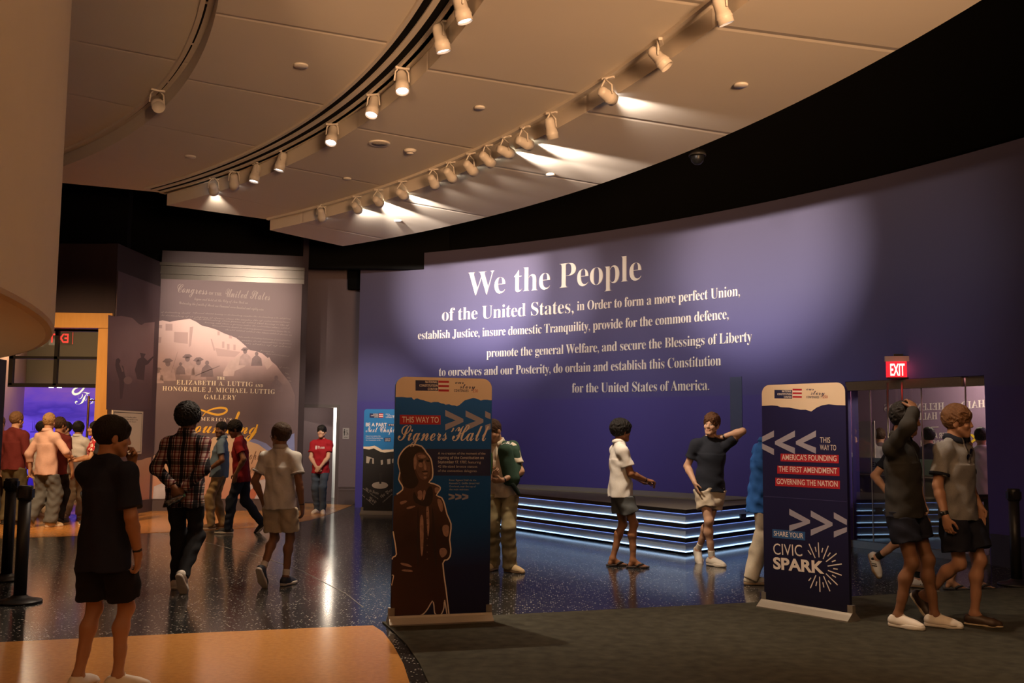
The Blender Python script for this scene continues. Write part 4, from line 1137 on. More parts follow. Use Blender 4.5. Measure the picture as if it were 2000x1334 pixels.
# inside the entrance
def gin(u, d): 
    p = go + gd * u - gn * d; return np.array([p[0], p[1]])
wall_between('wall_exhibit', gin(-2.8, 3.2), gin(4.5, 3.2), 0, 3.0, mat('exhibit_wall', (0.24, 0.16, 0.25), .6), .1)
wall_between('wall_exhibit_left', gin(-1.2, .35), gin(-2.8, 3.2), 0, 3.0, mat('exhibit_side', (0.30, 0.26, 0.22), .6), .1)
wall_between('wall_exhibit_right', gin(3.6, .35), gin(4.5, 3.2), 0, 3.0, mat('exhibit_red', (0.30, 0.05, 0.14), .6), .1)
wall_between('ceiling_exhibit', gin(-2.8, .3), gin(4.5, .3), 2.75, 2.85, mat('exhibit_ceiling', (0.10, .08, .07), .8), 3.0)
wall_between('trim_exhibit_beam', gin(-1.0, 1.0), gin(3.0, 1.0), 2.34, 2.46, M_WOOD, .1)
for (u, d, e, c) in ((.3, 2.3, 110, WARM2), (1.6, 2.4, 50, (0.85, .6, .95)), (2.9, 2.3, 60, (1, .4, .5))):
    p = gin(u, d); lamp('POINT', 'exhibit_light', (p[0], p[1], 2.6), e, c, None, .08)
ipl = Plane((*gin(0, 1.25), 0), (gd[0], gd[1], 0))
dpn = empty('donor_panel', (*gin(0, 1.3), 0), 0, 'pale glass panel with rows of dark text behind the glass entrance', 'panel')
di = Matrix.Translation(-Vector(dpn.location))
a_, b_ = ipl.px(1655, 893), ipl.px(1708, 822)
V, Fa = flat_box(ipl, a_[0] - .1, a_[1] - 1.0 * 0, b_[0], b_[1], -.01, .01); link('board', [di @ Vector(v) for v in V], Fa, mat('donor_cream', (0.52, 0.47, 0.36), .4), dpn)
rows = []
for k in range(13):
    z = b_[1] - .09 - k * .034
    if z < a_[1] + .03: break
    rows.append((line_of(3), (a_[0] + .06, z), (a_[0] + .06 + (.16, .22, .19)[k % 3], z), .014, 'plain', {'res': 1}))
V, Fa = print_text(ipl, rows, .012); link('text_rows', [di @ Vector(v) for v in V], Fa, M_INK, dpn)
for (u, v) in ((a_[0] + .03, b_[1] - .05), (b_[0] - .03, b_[1] - .04)):
    o = lathe('standoff', [(.001, .02), (.012, .018), (.014, .0)], M_STEEL, dpn, 10, di @ (Matrix.Translation(ipl.pt(u, v, .012)) @ Vector((gn[0], gn[1], 0)).to_track_quat('Z', 'Y').to_matrix().to_4x4()))
# low counter with frosted band and handrail
hpl = Plane((*gin(0, .75), 0), (gd[0], gd[1], 0))
ct = empty('low_counter', (*gin(0, .75), 0), 0, 'low olive wall with frosted green glass band behind the glass entrance', 'counter')
ci = Matrix.Translation(-Vector(ct.location))
b0, b1, zc0, zc1 = hpl.px(1640, 925)[0], hpl.px(1850, 925)[0], hpl.px(1700, 924)[1], hpl.px(1700, 894)[1]
def cb(u0, z0, u1, z1, d0, d1):
    V, Fa = flat_box(hpl, u0, z0, u1, z1, d0, d1); return [ci @ Vector(v) for v in V], Fa
V, Fa = cb(b0, .0, b1, zc0, -.15, .0); link('base', V, Fa, mat('counter_olive', (0.30, 0.26, 0.17), .55, noise=(3, .15)), ct)
V, Fa = cb(b0, zc0, b1, zc1, -.06, -.04); link('glass_band', V, Fa, mat('frosted_green', (0.36, 0.47, 0.34), .5), ct)['label'] = 'frosted green glass band'
P0, P1 = hpl.px(1666, 926), hpl.px(1850, 927)
V, Fa = merge([tube_data([ci @ Vector(hpl.pt(P0[0], P0[1], .08)), ci @ Vector(hpl.pt(P1[0], P0[1], .08))], .018, 8)] + [tube_data([ci @ Vector(hpl.pt(P0[0] + t, P0[1], .08)), ci @ Vector(hpl.pt(P0[0] + t, P0[1] - .06, .0))], .01, 6) for t in (.2, .7, 1.2)])
link('handrail', V, Fa, M_STEEL, ct, True)
q = hpl.px(1700, 912)
V, Fa = print_text(hpl, [('EXHIBITS', (q[0], q[1]), (q[0] + .46, q[1]), .07, 'sans', {})], .002 - .038); link('band_lettering', [ci @ Vector(v) for v in V], Fa, M_INK, ct)
# exit sign over the entrance
xp = Plane((*(go + gn * .14), 0), (gd[0], gd[1], 0))
a_, b_ = xp.px(1731, 737), xp.px(1776, 710)
xs = empty('exit_sign', tuple(xp.pt(a_[0], a_[1], 0)), 0, 'glowing red EXIT sign with grey cap over the glass entrance', 'exit sign')
xi = Matrix.Translation(-Vector(xs.location))
# the sign is turned to face the middle of the hall
cxy = xp.pt((a_[0] + b_[0]) / 2, 0, 0)
fx = np.array([0.90, -0.25, 0]); fx = fx / np.linalg.norm(fx)
fpl = Plane((cxy[0], cxy[1], 0), fx)
a_, b_ = fpl.px(1731, 737), fpl.px(1776, 706)
ct_, cb_ = fpl.px(1728, 696)[1], b_[1]
M_EXITR = mat('exit_red', (.7, .02, .03), .4, emit=((1, .015, .03), 1.15))
V, Fa = flat_box(fpl, a_[0], a_[1], b_[0], b_[1], -.012, .012); link('panel', [xi @ Vector(v) for v in V], Fa, M_EXITR, xs)
V, Fa = flat_box(fpl, a_[0] - .015, cb_, b_[0] + .005, ct_, -.05, .04); link('cap', [xi @ Vector(v) for v in V], Fa, mat('sign_grey', (.50, .45, .37), .5), xs)
V, Fa = merge([flat_box(fpl, (a_[0] + b_[0]) / 2 - .05, ct_, (a_[0] + b_[0]) / 2 + .07, ct_ + .03, -.04, .03), flat_box(fpl, a_[0] + .01, a_[1] - .02, b_[0] + .12, a_[1], -.05, .03)]); link('bracket', [xi @ Vector(v) for v in V], Fa, M_BLKMET, xs)
vs_, fs_, w_ = text_data('EXIT', 'plain', .014)
e0, e1 = fpl.px(1739, 733.5), fpl.px(1766.5, 710.5)
V = [xi @ Vector(fpl.pt(e0[0] + v[0] / w_ * (e1[0] - e0[0]), e0[1] + v[1] / .69 * (e1[1] - e0[1]), .014)) for v in vs_]
link('letters', V, fs_, mat('exit_letters', (1, 1, .9), .4, emit=((1, .86, .62), 2.6)), xs)
lo_ = fpl.pt((a_[0] + b_[0]) / 2, (a_[1] + b_[1]) / 2, .06)
lamp('POINT', 'sign_glow', tuple(xi @ Vector(lo_)), 1.6, (1, .05, .06), None, .08, parent=xs)

# ================================================================== ROLL-UP BANNERS
M_ALU = mat('banner_aluminium', (0.40, 0.36, 0.30), .4, .7)
def rounded(u0, v0, u1, v1, r, n=8):
    pts = [(u0, v0), (u1, v0)]
    pts += [(u1 - r + r * math.cos(t), v1 - r + r * math.sin(t)) for t in np.linspace(0, math.pi / 2, n)]
    pts += [(u0 + r + r * math.cos(t), v1 - r + r * math.sin(t)) for t in np.linspace(math.pi / 2, math.pi, n)]
    return pts
def thick(pl, pts, d0, d1, inv):
    n = len(pts); vs = [inv @ Vector(pl.pt(p[0], p[1], d)) for d in (d1, d0) for p in pts]
    tr_ = poly_fill(pts)
    return vs, tr_ + [tuple(i + n for i in t[::-1]) for t in tr_] + [(i, (i + 1) % n, n + (i + 1) % n, n + i) for i in range(n)]
M_CREAM = mat('banner_cream', (0.74, 0.60, 0.45), .7, bump=(500, .15))
M_PRED = mat('banner_red', (0.42, 0.010, 0.022), .65)
M_PNAVY = mat('banner_navy', (0.009, 0.013, 0.072), .65)
M_PWHITE = mat('banner_white', (0.78, 0.70, 0.64), .65)
M_PGREY = mat('banner_grey', (0.34, 0.33, 0.43), .65)
def logo(pl, inv, root, rect, stripes, script, cont):
    (x0, y0, x1, y1) = rect
    print_polys('logo_block', pl, [PX(pl, [(x0, y0), (x1, y0 + .5), (x1, y1 + .5), (x0, y1)])], M_PNAVY, root, .019, inv)
    sx0, sy0, sx1, sy1 = stripes
    hs = (sy1 - sy0) / 5
    print_polys('logo_stripe', pl, [PX(pl, [(sx0, sy0 + hs * k), (sx1, sy0 + hs * k + .3), (sx1, sy0 + hs * (k + 1) + .3), (sx0, sy0 + hs * (k + 1))]) for k in (0, 2, 4)], M_PRED, root, .019, inv)
    print_polys('logo_stripe', pl, [PX(pl, [(sx0, sy0 + hs * k), (sx1, sy0 + hs * k + .3), (sx1, sy0 + hs * (k + 1) + .3), (sx0, sy0 + hs * (k + 1))]) for k in (1, 3)], M_PWHITE, root, .019, inv)
    h = (y1 - y0) / 3
    xr = x1 - 1.2
    cap = abs(pl.px(x0, y0)[1] - pl.px(x0, y0 + h * .62)[1])
    W = x1 - x0
    it = [(t, pl.px(xr - W * f, y0 + h * (k + .82)), pl.px(xr, y0 + h * (k + .82) + .3), cap, 'sans', {'res': 2}) for k, (t, f) in enumerate((('NATIONAL', .54), ('CONSTITUTION', .80), ('CENTER', .43)))]
    V, Fa = print_text(pl, it, .0195); link('logo_lettering', [inv @ Vector(v) for v in V], Fa, M_PWHITE, root)
    V, Fa = print_text(pl, [(t, pl.px(*a), pl.px(*b), c, 'script', {'res': 3}) for t, a, b, c in script], .0195)
    link('slogan_script', [inv @ Vector(v) for v in V], Fa, cont[0], root)
    V, Fa = print_text(pl, [(t, pl.px(*a), pl.px(*b), c, st, {'res': 2}) for t, a, b, c, st in cont[1]], .0195)
    link('slogan_word', [inv @ Vector(v) for v in V], Fa, cont[0], root)
    V, Fa = print_text(pl, [(t, pl.px(*a), pl.px(*b), c, st, {'res': 2}) for t, a, b, c, st in cont[2]], .0196)
    link('slogan_number', [inv @ Vector(v) for v in V], Fa, M_PRED if cont[0] is M_PNAVY else cont[0], root)
def banner_base(pl, inv, root, u0, u1, depth=.10):
    bm = bmesh.new()
    prof = [(-depth, 0), (depth, 0), (depth, .012), (.045, .055), (.03, .07), (-.03, .07), (-.045, .055), (-depth, .012)]
    vs, n = [], len(prof)
    for u in (u0, u1):
        for d, z in prof: vs.append(inv @ Vector(pl.pt(u, z, d)))
    fs = [(i, (i + 1) % n, n + (i + 1) % n, n + i) for i in range(n)] + [tuple(range(n - 1, -1, -1)), tuple(range(n, 2 * n))]
    o = link('base', vs, fs, M_ALU, root)
    for u in (u0 + .0, u1 - .05):
        V, Fa = thick(pl, [(u, .06), (u + .05, .06), (u + .05, .135), (u, .135)], -.022, .0225, inv); link('end_clip', V, Fa, M_ALU, root)
    V, Fa = thick(pl, [((u0 + u1) / 2 - .05, .045), ((u0 + u1) / 2 + .02, .045), ((u0 + u1) / 2 + .02, .05), ((u0 + u1) / 2 - .05, .05)], .05, .0515, inv); link('slot', V, Fa, M_BLACK, root)
    V, Fa = tube_data([inv @ Vector(pl.pt((u0 + u1) / 2, .06, -.03)), inv @ Vector(pl.pt((u0 + u1) / 2, 1.95, -.03))], .014, 8); link('support_pole', V, Fa, M_ALU, root)
    return o
def chev(pl, x0, x1, yt, ym, yb, th, clip=None):
    """arrow head: opens at x0, points to x1 (either way), th = stroke height in px"""
    dx = (x1 - x0)
    k = th * dx / (ym - yt) * .72
    pts = [(x0, yt), (x1, ym - 3), (x1, ym + 3), (x0, yb), (x0, yb - th), (x1 - k, ym), (x0, yt + th)]
    if clip is not None:
        cl = (lambda p: p[0] <= clip) if dx > 0 else (lambda p: p[0] >= clip)
        out = []
        for i in range(len(pts)):
            p, q = pts[i], pts[(i + 1) % len(pts)]
            if cl(p): out.append(p)
            if cl(p) != cl(q):
                t = (clip - p[0]) / (q[0] - p[0]); out.append((clip, p[1] + (q[1] - p[1]) * t))
        pts = out
    return PX(pl, pts)
# --- left banner
b0_, b1_ = at_z(762, 1222)[:2], at_z(950, 1214)[:2]
bl = Plane((b0_[0], b0_[1], 0), (*(b1_ - b0_), 0))
bl_root = empty('roll_up_banner', (b0_[0], b0_[1], 0.01), 0, 'tall blue banner showing a bronze statue, nearest to the dark carpet edge', 'banner', 'roll-up banners in the hall')
bi = Matrix.Translation((-b0_[0], -b0_[1], 0))
u0, u1 = bl.px(767, 1000)[0], bl.px(957, 1000)[0]
vt = bl.px(870, 740)[1]
banner_base(bl, bi, bl_root, u0 - .02, u1 + .02)
def c49(pts): return [(760 + x / 4.94, 730 + y / 4.94) for x, y in pts]
def c25(pts): return [(690 + x / 2.565, 720 + y / 2.565) for x, y in pts]
M_PBLUE = print_ramp('banner_blue', [(0.0, (0.008, 0.008, 0.035)), (0.22, (0.010, 0.014, 0.065)), (0.42, (0.003, 0.066, 0.26)), (1.0, (0.002, 0.115, 0.47))], .0, 2.0, .03)
te = c49([(120, 236), (170, 241), (215, 240), (226, 258), (240, 262), (252, 252), (270, 250), (300, 262), (330, 268), (352, 276), (375, 282), (400, 290), (430, 284), (470, 285), (500, 298), (520, 300), (540, 310), (575, 306), (600, 316), (630, 318), (650, 325), (675, 312), (700, 290), (722, 270), (745, 262), (760, 258), (780, 252), (805, 246), (830, 250), (855, 258), (880, 270), (910, 262), (940, 262), (970, 268)])
tuv = [(u0 + .001, bl.px(775, 778)[1])] + PX(bl, te) + [(u1 - .001, bl.px(963, 784)[1])]
V, Fa = thick(bl, rounded(u0, .065, u1, vt, .085), -.018, .018, bi); link('fabric', V, Fa, M_PBLUE, bl_root)
print_polys('cream_head', bl, [rounded(u0 + .001, .07, u1 - .001, vt - .001, .084)[2:] + tuv], M_CREAM, bl_root, .0185, bi)
logo(bl, bi, bl_root, (810.6, 745, 855, 765.5), (855.5, 746, 876, 767), [('our', (888, 752), (905, 752.5), .035), ('story', (897, 761), (927, 762), .045)],
     (M_PNAVY, [('CONTINUES', (886, 767.5), (914, 768), .020, 'sans')], [('250', (922, 768.5), (932, 769), .026, 'script')]))
print_polys('red_tab', bl, [PX(bl, [(780, 812.6), (859.6, 813.8), (859.4, 831.6), (780, 831)])], M_PRED, bl_root, .019, bi)
V, Fa = print_text(bl, [('THIS WAY TO', bl.px(784.5, 827.3), bl.px(856, 828), .048, 'plain', {'thin': .012})], .0195); link('tab_lettering', [bi @ Vector(v) for v in V], Fa, M_PWHITE, bl_root)
xe = 960.5
print_polys('arrow', bl, [chev(bl, 868.7, 904, 803, 823.5, 843, 12), chev(bl, 908.4, 943, 804, 824.5, 844, 12), chev(bl, 946.5, 982, 805, 825.5, 845, 12, 957)], M_PGREY, bl_root, .019, bi)
V, Fa = print_text(bl, [('Signers', bl.px(776, 862.5), bl.px(872, 863), .14, 'script', {'shear': .1}), ('Hall', bl.px(882, 863), bl.px(954, 863.5), .15, 'script', {'shear': .1})], .020)
Vr = ribbon(bl, [(885, 838), (883, 843), (880, 846)], [.007, .006, .002], .020, bi, 4)
V, Fa = merge([([bi @ Vector(v) for v in V], Fa), Vr]); link('script_title', V, Fa, M_PWHITE, bl_root)
print_polys('navy_box', bl, [PX(bl, [(831, 879), (957, 879.5), (956, 931.5), (830, 931)])], M_PNAVY, bl_root, .0188, bi)
it = []
for s, y, xr, st in (('A re-creation of the moment of the', 890, 947, 'plain'), ('signing of the Constitution on', 898.6, 943.6, 'sans'), ('September 17, 1787,', 907, 911, 'sans'), ('42 life-sized bronze statues', 915.6, 931, 'plain'), ('of the convention delegates.', 924, 931, 'plain')):
    it.append((s, bl.px(854.3, y), bl.px(xr, y + .3), .0215, st, {'res': 2}))
it.append(('featuring', bl.px(913, 907.2), bl.px(938, 907.3), .0215, 'plain', {'res': 2}))
for s, y, xr in (("Enter Signers' Hall via the", 941.5, 929), ('Kenneth C. Griffin Great Hall', 947.5, 935), ('Overlook, near the top of', 953.5, 928), ('the main staircase.', 959.5, 915)):
    it.append((s, bl.px(876.4, y), bl.px(xr, y + .2), .0145, 'plain', {'res': 2}))
for t_ in it:
    V, Fa = print_text(bl, [t_], .0195); link('body_text', [bi @ Vector(v) for v in V], Fa, mat('banner_pale_text', (0.50, 0.47, 0.47), .65), bl_root)
print_polys('small_arrow', bl, [chev(bl, 875 + 13.3 * k, 887 + 13.3 * k, 966, 972.3, 979, 3.4) for k in range(3)], M_PGREY, bl_root, .019, bi)
# the printed bronze statue, as flat tones with a pale cut-out line
out = [(215, 635), (245, 612), (242, 590), (225, 560), (233, 520), (222, 480), (228, 445), (250, 412), (275, 392), (300, 386), (340, 395), (365, 428), (385, 455), (393, 490), (396, 530), (391, 558), (376, 575), (400, 582), (430, 596), (432, 612), (414, 640), (440, 652), (455, 685), (467, 735), (487, 782), (484, 830), (480, 862), (486, 910), (482, 945), (468, 962), (446, 980), (462, 1110), (479, 1255)]
foot = [(455, 1163), (452, 1200), (440, 1232), (422, 1240), (405, 1228), (402, 1195), (394, 1168), (372, 1205), (350, 1232), (325, 1246), (321, 1268)]
left = [(181, 1262), (187, 1100), (199, 1040), (189, 1040), (190, 985), (197, 950), (214, 935), (203, 860), (193, 815), (199, 645)]
def clipu(pts): return [(min(max(p[0], u0 + .002), u1 - .002), max(p[1], .072)) for p in pts]
body = clipu(PX(bl, c25(out + [(470, 1255)] + foot + left)))
M_BRZ = print_ramp('bronze_print', [(0.0, (0.055, 0.022, 0.017)), (0.35, (0.034, 0.016, 0.014)), (0.62, (0.090, 0.045, 0.038)), (1.0, (0.060, 0.033, 0.029))], .1, 1.75, .12, 5)
print_polys('statue_print', bl, [body], M_BRZ, bl_root, .0195, bi)
ol = [(p[0], p[1]) for p in c25(out)]
V, Fa = merge([ribbon(bl, c25(out), .0055, .0200, bi, 2), ribbon(bl, c25([(470, 1258)] + foot), .005, .0200, bi, 2), ribbon(bl, c25([(197, 820), (204, 860), (214, 935), (198, 948), (192, 960)]), .005, .02, bi, 2), ribbon(bl, c25([(191, 1040), (200, 1042), (190, 1090)]), .004, .02, bi, 2)])
link('cutout_line', V, Fa, M_PWHITE, bl_root)
def smooth2(pts, it=2):
    P = [np.array(p, float) for p in pts]
    for _ in range(it):
        Q = []
        for i in range(len(P)):
            a, b = P[i], P[(i + 1) % len(P)]
            Q += [a * .75 + b * .25, a * .25 + b * .75]
        P = Q
    return [tuple(p) for p in P]
tone = lambda n, c: mat(n, c, .65, noise=(28, .55))
print_polys('statue_face', bl, [PX(bl, smooth2(c25(p))) for p in ([(300, 440), (330, 425), (362, 436), (380, 465), (386, 505), (380, 545), (360, 565), (335, 560), (318, 530), (305, 490)],)], tone('bronze_mid', (0.135, 0.075, 0.060)), bl_root, .0198, bi)
print_polys('statue_light_tone', bl, [PX(bl, smooth2(c25(p))) for p in ([(318, 440), (345, 435), (366, 447), (350, 456), (325, 452)], [(345, 462), (355, 465), (368, 512), (352, 514), (350, 490)], [(330, 475), (344, 478), (346, 500), (330, 500), (322, 490)], [(345, 528), (372, 526), (366, 536), (350, 536)], [(350, 545), (370, 545), (362, 557), (350, 555)],
      [(318, 620), (340, 612), (346, 640), (338, 668), (318, 655), (322, 640)], [(350, 610), (362, 620), (358, 650), (348, 668), (345, 645)], [(405, 600), (427, 600), (428, 612), (412, 632), (405, 620)], [(415, 655), (438, 660), (450, 700), (440, 730), (425, 700)], [(440, 790), (478, 785), (476, 830), (470, 850), (448, 840)], [(430, 905), (455, 900), (470, 920), (462, 940), (440, 955), (428, 930)],
      [(228, 672), (262, 664), (270, 672), (236, 690)], [(262, 700), (308, 690), (309, 698), (268, 712)], [(300, 440), (310, 428), (318, 470), (308, 520), (300, 500)], [(362, 690), (376, 684), (380, 800), (372, 860), (366, 800)], [(330, 740), (350, 736), (350, 900), (340, 960), (332, 880)], [(230, 975), (275, 982), (300, 1002), (240, 990)], [(240, 1010), (290, 1012), (300, 1024), (240, 1020)])], tone('bronze_light', (0.33, 0.205, 0.165)), bl_root, .02, bi)
print_polys('statue_dark_tone', bl, [PX(bl, smooth2(c25(p))) for p in ([(233, 520), (224, 480), (230, 445), (252, 414), (280, 396), (330, 396), (360, 425), (325, 420), (302, 440), (296, 490), (312, 540), (330, 575), (300, 610), (250, 600), (240, 560)], [(322, 462), (350, 458), (350, 470), (340, 476), (324, 474)], [(362, 460), (382, 464), (380, 474), (364, 474)], [(340, 519), (374, 517), (372, 523), (342, 525)],
      [(300, 612), (318, 655), (340, 672), (352, 665), (362, 622), (380, 590), (396, 605), (398, 660), (376, 700), (330, 690), (296, 668)], [(388, 700), (398, 700), (420, 1000), (405, 1000)], [(318, 700), (326, 700), (326, 1000), (316, 1000)], [(430, 868), (478, 880), (476, 890), (428, 880)], [(428, 800), (440, 790), (448, 845), (436, 850)])], tone('bronze_dark', (0.018, 0.009, 0.008)), bl_root, .0202, bi)
print_polys('statue_button', bl, [[(p[0] + .006 * math.cos(t), p[1] + .006 * math.sin(t)) for t in np.linspace(0, 6, 8)] for p in PX(bl, c25([(368, 720 + 34 * k) for k in range(8)]))], _mats['bronze_mid'], bl_root, .0203, bi)

# --- right banner
b0_, b1_ = at_z(1496, 1187)[:2], at_z(1666, 1216)[:2]
br = Plane((b0_[0], b0_[1], 0), (*(b1_ - b0_), 0))
br_root = empty('roll_up_banner', (b0_[0], b0_[1], 0.01), 0, 'dark navy banner with red direction tabs and white spark rays, right of the platform', 'banner', 'roll-up banners in the hall')
bi = Matrix.Translation((-b0_[0], -b0_[1], 0))
u0, u1 = br.px(1493, 1000)[0], br.px(1658, 1000)[0]
vt = max(br.px(1530, 753)[1], br.px(1620, 753)[1])
banner_base(br, bi, br_root, u0 - .03, u1 + .03)
M_PDEEP = print_ramp('banner_deep_navy', [(0.0, (0.006, 0.005, 0.016)), (0.4, (0.013, 0.012, 0.055)), (1.0, (0.018, 0.017, 0.085))], .0, 2.0, .04)
def c23(pts): return [(1480 + x / 2.34, 670 + y / 2.34) for x, y in pts]
te = c23([(70, 290), (95, 292), (110, 298), (150, 300), (200, 310), (225, 310), (250, 318), (275, 300), (300, 290), (330, 285), (365, 289)])
tuv = [(u0 + .001, br.px(1490, 795)[1])] + PX(br, te) + [(u1 - .001, br.px(1652, 794)[1])]
V, Fa = thick(br, rounded(u0, .065, u1, vt, .085), -.018, .018, bi); link('fabric', V, Fa, M_PDEEP, br_root)
print_polys('cream_head', br, [rounded(u0 + .001, .07, u1 - .001, vt - .001, .084)[2:] + tuv], M_CREAM, br_root, .0185, bi)
logo(br, bi, br_root, (1515, 763.5, 1549.7, 780.5), (1550.5, 761.5, 1568.5, 779), [('our', (1577.5, 764.5), (1592, 765), .032), ('story', (1586, 773), (1613, 774), .042)],
     (M_PNAVY, [('CONTINUES', (1577.5, 780), (1602, 780.5), .020, 'sans')], [('250', (1609, 780), (1619, 780.5), .026, 'script')]))
print_polys('arrow', br, [chev(br, 1514, 1474, 843, 867, 891, 12, 1491), chev(br, 1555, 1516, 843, 867, 889, 12), chev(br, 1596, 1557, 843, 867, 888.5, 12)] + [chev(br, 1544, 1584.5, 995.6, 1021, 1040, 12), chev(br, 1586, 1628.5, 999, 1026, 1048.5, 12), chev(br, 1631, 1674, 1002.5, 1030, 1052, 12, 1656.5)], M_PGREY, br_root, .019, bi)
print_polys('red_tab', br, [PX(br, [(1527, 888), (1640.7, 891), (1640.7, 907), (1527, 903)]), PX(br, [(1520.6, 911.5), (1642, 915), (1642, 932), (1520.6, 927)]), PX(br, [(1516.8, 935), (1642.8, 941), (1642.8, 957.3), (1516.8, 951)])], M_PRED, br_root, .019, bi)
kw = {'thin': .010}
V, Fa = print_text(br, [('THIS', br.px(1604, 866.6), br.px(1624, 867), .048, 'plain', {}), ('WAY TO', br.px(1604, 881), br.px(1635.6, 882), .048, 'plain', {}), ("AMERICA'S FOUNDING", br.px(1529.5, 900), br.px(1636.5, 903), .048, 'plain', kw), ('THE FIRST AMENDMENT', br.px(1523.5, 923), br.px(1637.5, 927.5), .048, 'plain', kw), ('GOVERNING THE NATION', br.px(1519.5, 947), br.px(1638.5, 953), .048, 'plain', kw)], .0195)
link('tab_lettering', [bi @ Vector(v) for v in V], Fa, M_PWHITE, br_root)
print_polys('blue_tab', br, [PX(br, [(1511, 1035), (1575, 1041), (1575, 1057.6), (1511, 1051.6)])], mat('banner_tab_blue', (0.02, 0.09, 0.27), .65), br_root, .019, bi)
for t_ in [('SHARE YOUR', br.px(1514, 1048), br.px(1571.5, 1053.5), .044, 'plain', kw), ('CIVIC', br.px(1513.3, 1084.5), br.px(1569.7, 1088.5), .10, 'plain', {}), ('SPARK', br.px(1513, 1112), br.px(1612.5, 1121.7), .10, 'plain', {'thin': .035})]:
    V, Fa = print_text(br, [t_], .0195); link('spark_lettering', [bi @ Vector(v) for v in V], Fa, M_PWHITE, br_root)
def c37(p): return (1480 + p[0] / 3.706, 880 + p[1] / 3.706)
rays = [((380, 682), (425, 785)), ((447, 672), (453, 780)), ((520, 697), (482, 792)), ((580, 752), (503, 812)), ((617, 828), (515, 843)), ((617, 910), (517, 875)), ((587, 980), (503, 898)), ((532, 1025), (485, 915)), ((460, 1030), (457, 920)), ((390, 1003), (430, 910)), ((372, 728), (395, 760)), ((425, 705), (432, 740)), ((480, 712), (473, 745)), ((535, 747), (515, 773)), ((573, 802), (545, 813)), ((588, 866), (555, 862)), ((575, 925), (547, 908)), ((540, 975), (518, 948)), ((488, 997), (480, 960)), ((430, 987), (437, 955)), ((377, 950), (395, 928))]
V, Fa = merge([ribbon(br, [c37(a), c37(b)], .0048, .0195, bi) for a, b in rays]); link('spark_rays', V, Fa, M_PWHITE, br_root)
V, Fa = ribbon(br, [(1493, 971), (1656, 982)], .003, .019, bi); link('fold_line', V, Fa, mat('banner_fold', (0.04, 0.04, 0.13), .6), br_root)

# --- far banner
b0_, b1_ = at_z(707, 1004)[:2], at_z(792, 1006)[:2]
bf = Plane((b0_[0], b0_[1], 0), (*(b1_ - b0_), 0))
bf_root = empty('roll_up_banner', (b0_[0], b0_[1], 0.0), 0, 'small far banner, blue above a black stage picture, half behind the statue banner', 'banner', 'roll-up banners in the hall')
bi = Matrix.Translation((-b0_[0], -b0_[1], 0))
u0 = bf.px(709.5, 900)[0]; u1 = u0 + .84
vt = bf.px(740, 799)[1]
M_SKYB = mat('banner_sky_blue', (0.010, 0.17, 0.46), .65)
V, Fa = thick(bf, rounded(u0, .065, u1, vt, .06), -.018, .018, bi); link('fabric', V, Fa, M_SKYB, bf_root)
banner_base(bf, bi, bf_root, u0 - .02, u1 + .02)
def c55(pts): return [(700 + x / 5.556, 780 + y / 5.556) for x, y in pts]
tw = c55([(60, 512), (120, 512), (180, 502), (215, 520), (260, 548), (300, 545), (350, 545), (400, 538)])
cl_u = lambda pts: [(min(max(p[0], u0 + .002), u1 - .002), p[1]) for p in pts]
z_b = PX(bf, tw)
print_polys('torn_edge', bf, [cl_u([(u0, z_b[0][1])] + z_b + [(u1, z_b[-1][1]), (u1, z_b[-1][1] - .12), (u0, z_b[0][1] - .12)])], M_CREAM, bf_root, .0186, bi)
tw2 = PX(bf, c55([(60, 535), (120, 545), (170, 532), (240, 568), (290, 578), (350, 568), (400, 565)]))
print_polys('stage_picture', bf, [cl_u([(u0, tw2[0][1])] + tw2 + [(u1, tw2[-1][1]), (u1, .07), (u0, .07)])], mat('stage_black', (0.010, 0.008, 0.008), .65), bf_root, .019, bi)
lit = [c55([(90, 615), (170, 640), (172, 700), (88, 690)]), c55([(245, 660), (268, 655), (270, 705), (248, 712)]), c55([(315, 650), (350, 645), (350, 700), (318, 705)]), c55([(368, 650), (388, 640), (388, 690), (370, 690)]), c55([(237 + 88 * math.cos(t), 932 + 38 * math.sin(t)) for t in np.linspace(0, 6.1, 24)])]
print_polys('stage_lights', bf, [PX(bf, p) for p in lit], mat('stage_cream', (0.42, 0.36, 0.30), .65), bf_root, .0195, bi)
print_polys('stage_figure', bf, [PX(bf, c55(p)) for p in ([(225, 805), (245, 790), (262, 800), (258, 840), (252, 915), (230, 915), (228, 850)], [(130, 645), (155, 640), (152, 700), (115, 698)])], M_INK, bf_root, .020, bi)
it = [('We the People', bf.px(*c55([(75, 985)])[0]), bf.px(*c55([(220, 1035)])[0]), .05, 'black', {'res': 2}), ('of the United', bf.px(*c55([(50, 970)])[0]), bf.px(*c55([(215, 1085)])[0]), .022, 'black', {'res': 2}), ('the Peo', bf.px(*c55([(250, 1070)])[0]), bf.px(*c55([(375, 990)])[0]), .06, 'black', {'res': 2}), ('Pop', bf.px(*c55([(110, 1090)])[0]), bf.px(*c55([(190, 1130)])[0]), .07, 'black', {'res': 2}), ('in order', bf.px(*c55([(40, 1040)])[0]), bf.px(*c55([(165, 1150)])[0]), .025, 'black', {'res': 2}), ('establish', bf.px(*c55([(270, 1120)])[0]), bf.px(*c55([(375, 1030)])[0]), .025, 'black', {'res': 2})]
for t_ in it:
    V, Fa = print_text(bf, [t_], .0195); link('floor_lettering', [bi @ Vector(v) for v in V], Fa, mat('stage_grey', (0.30, 0.26, 0.22), .65), bf_root)
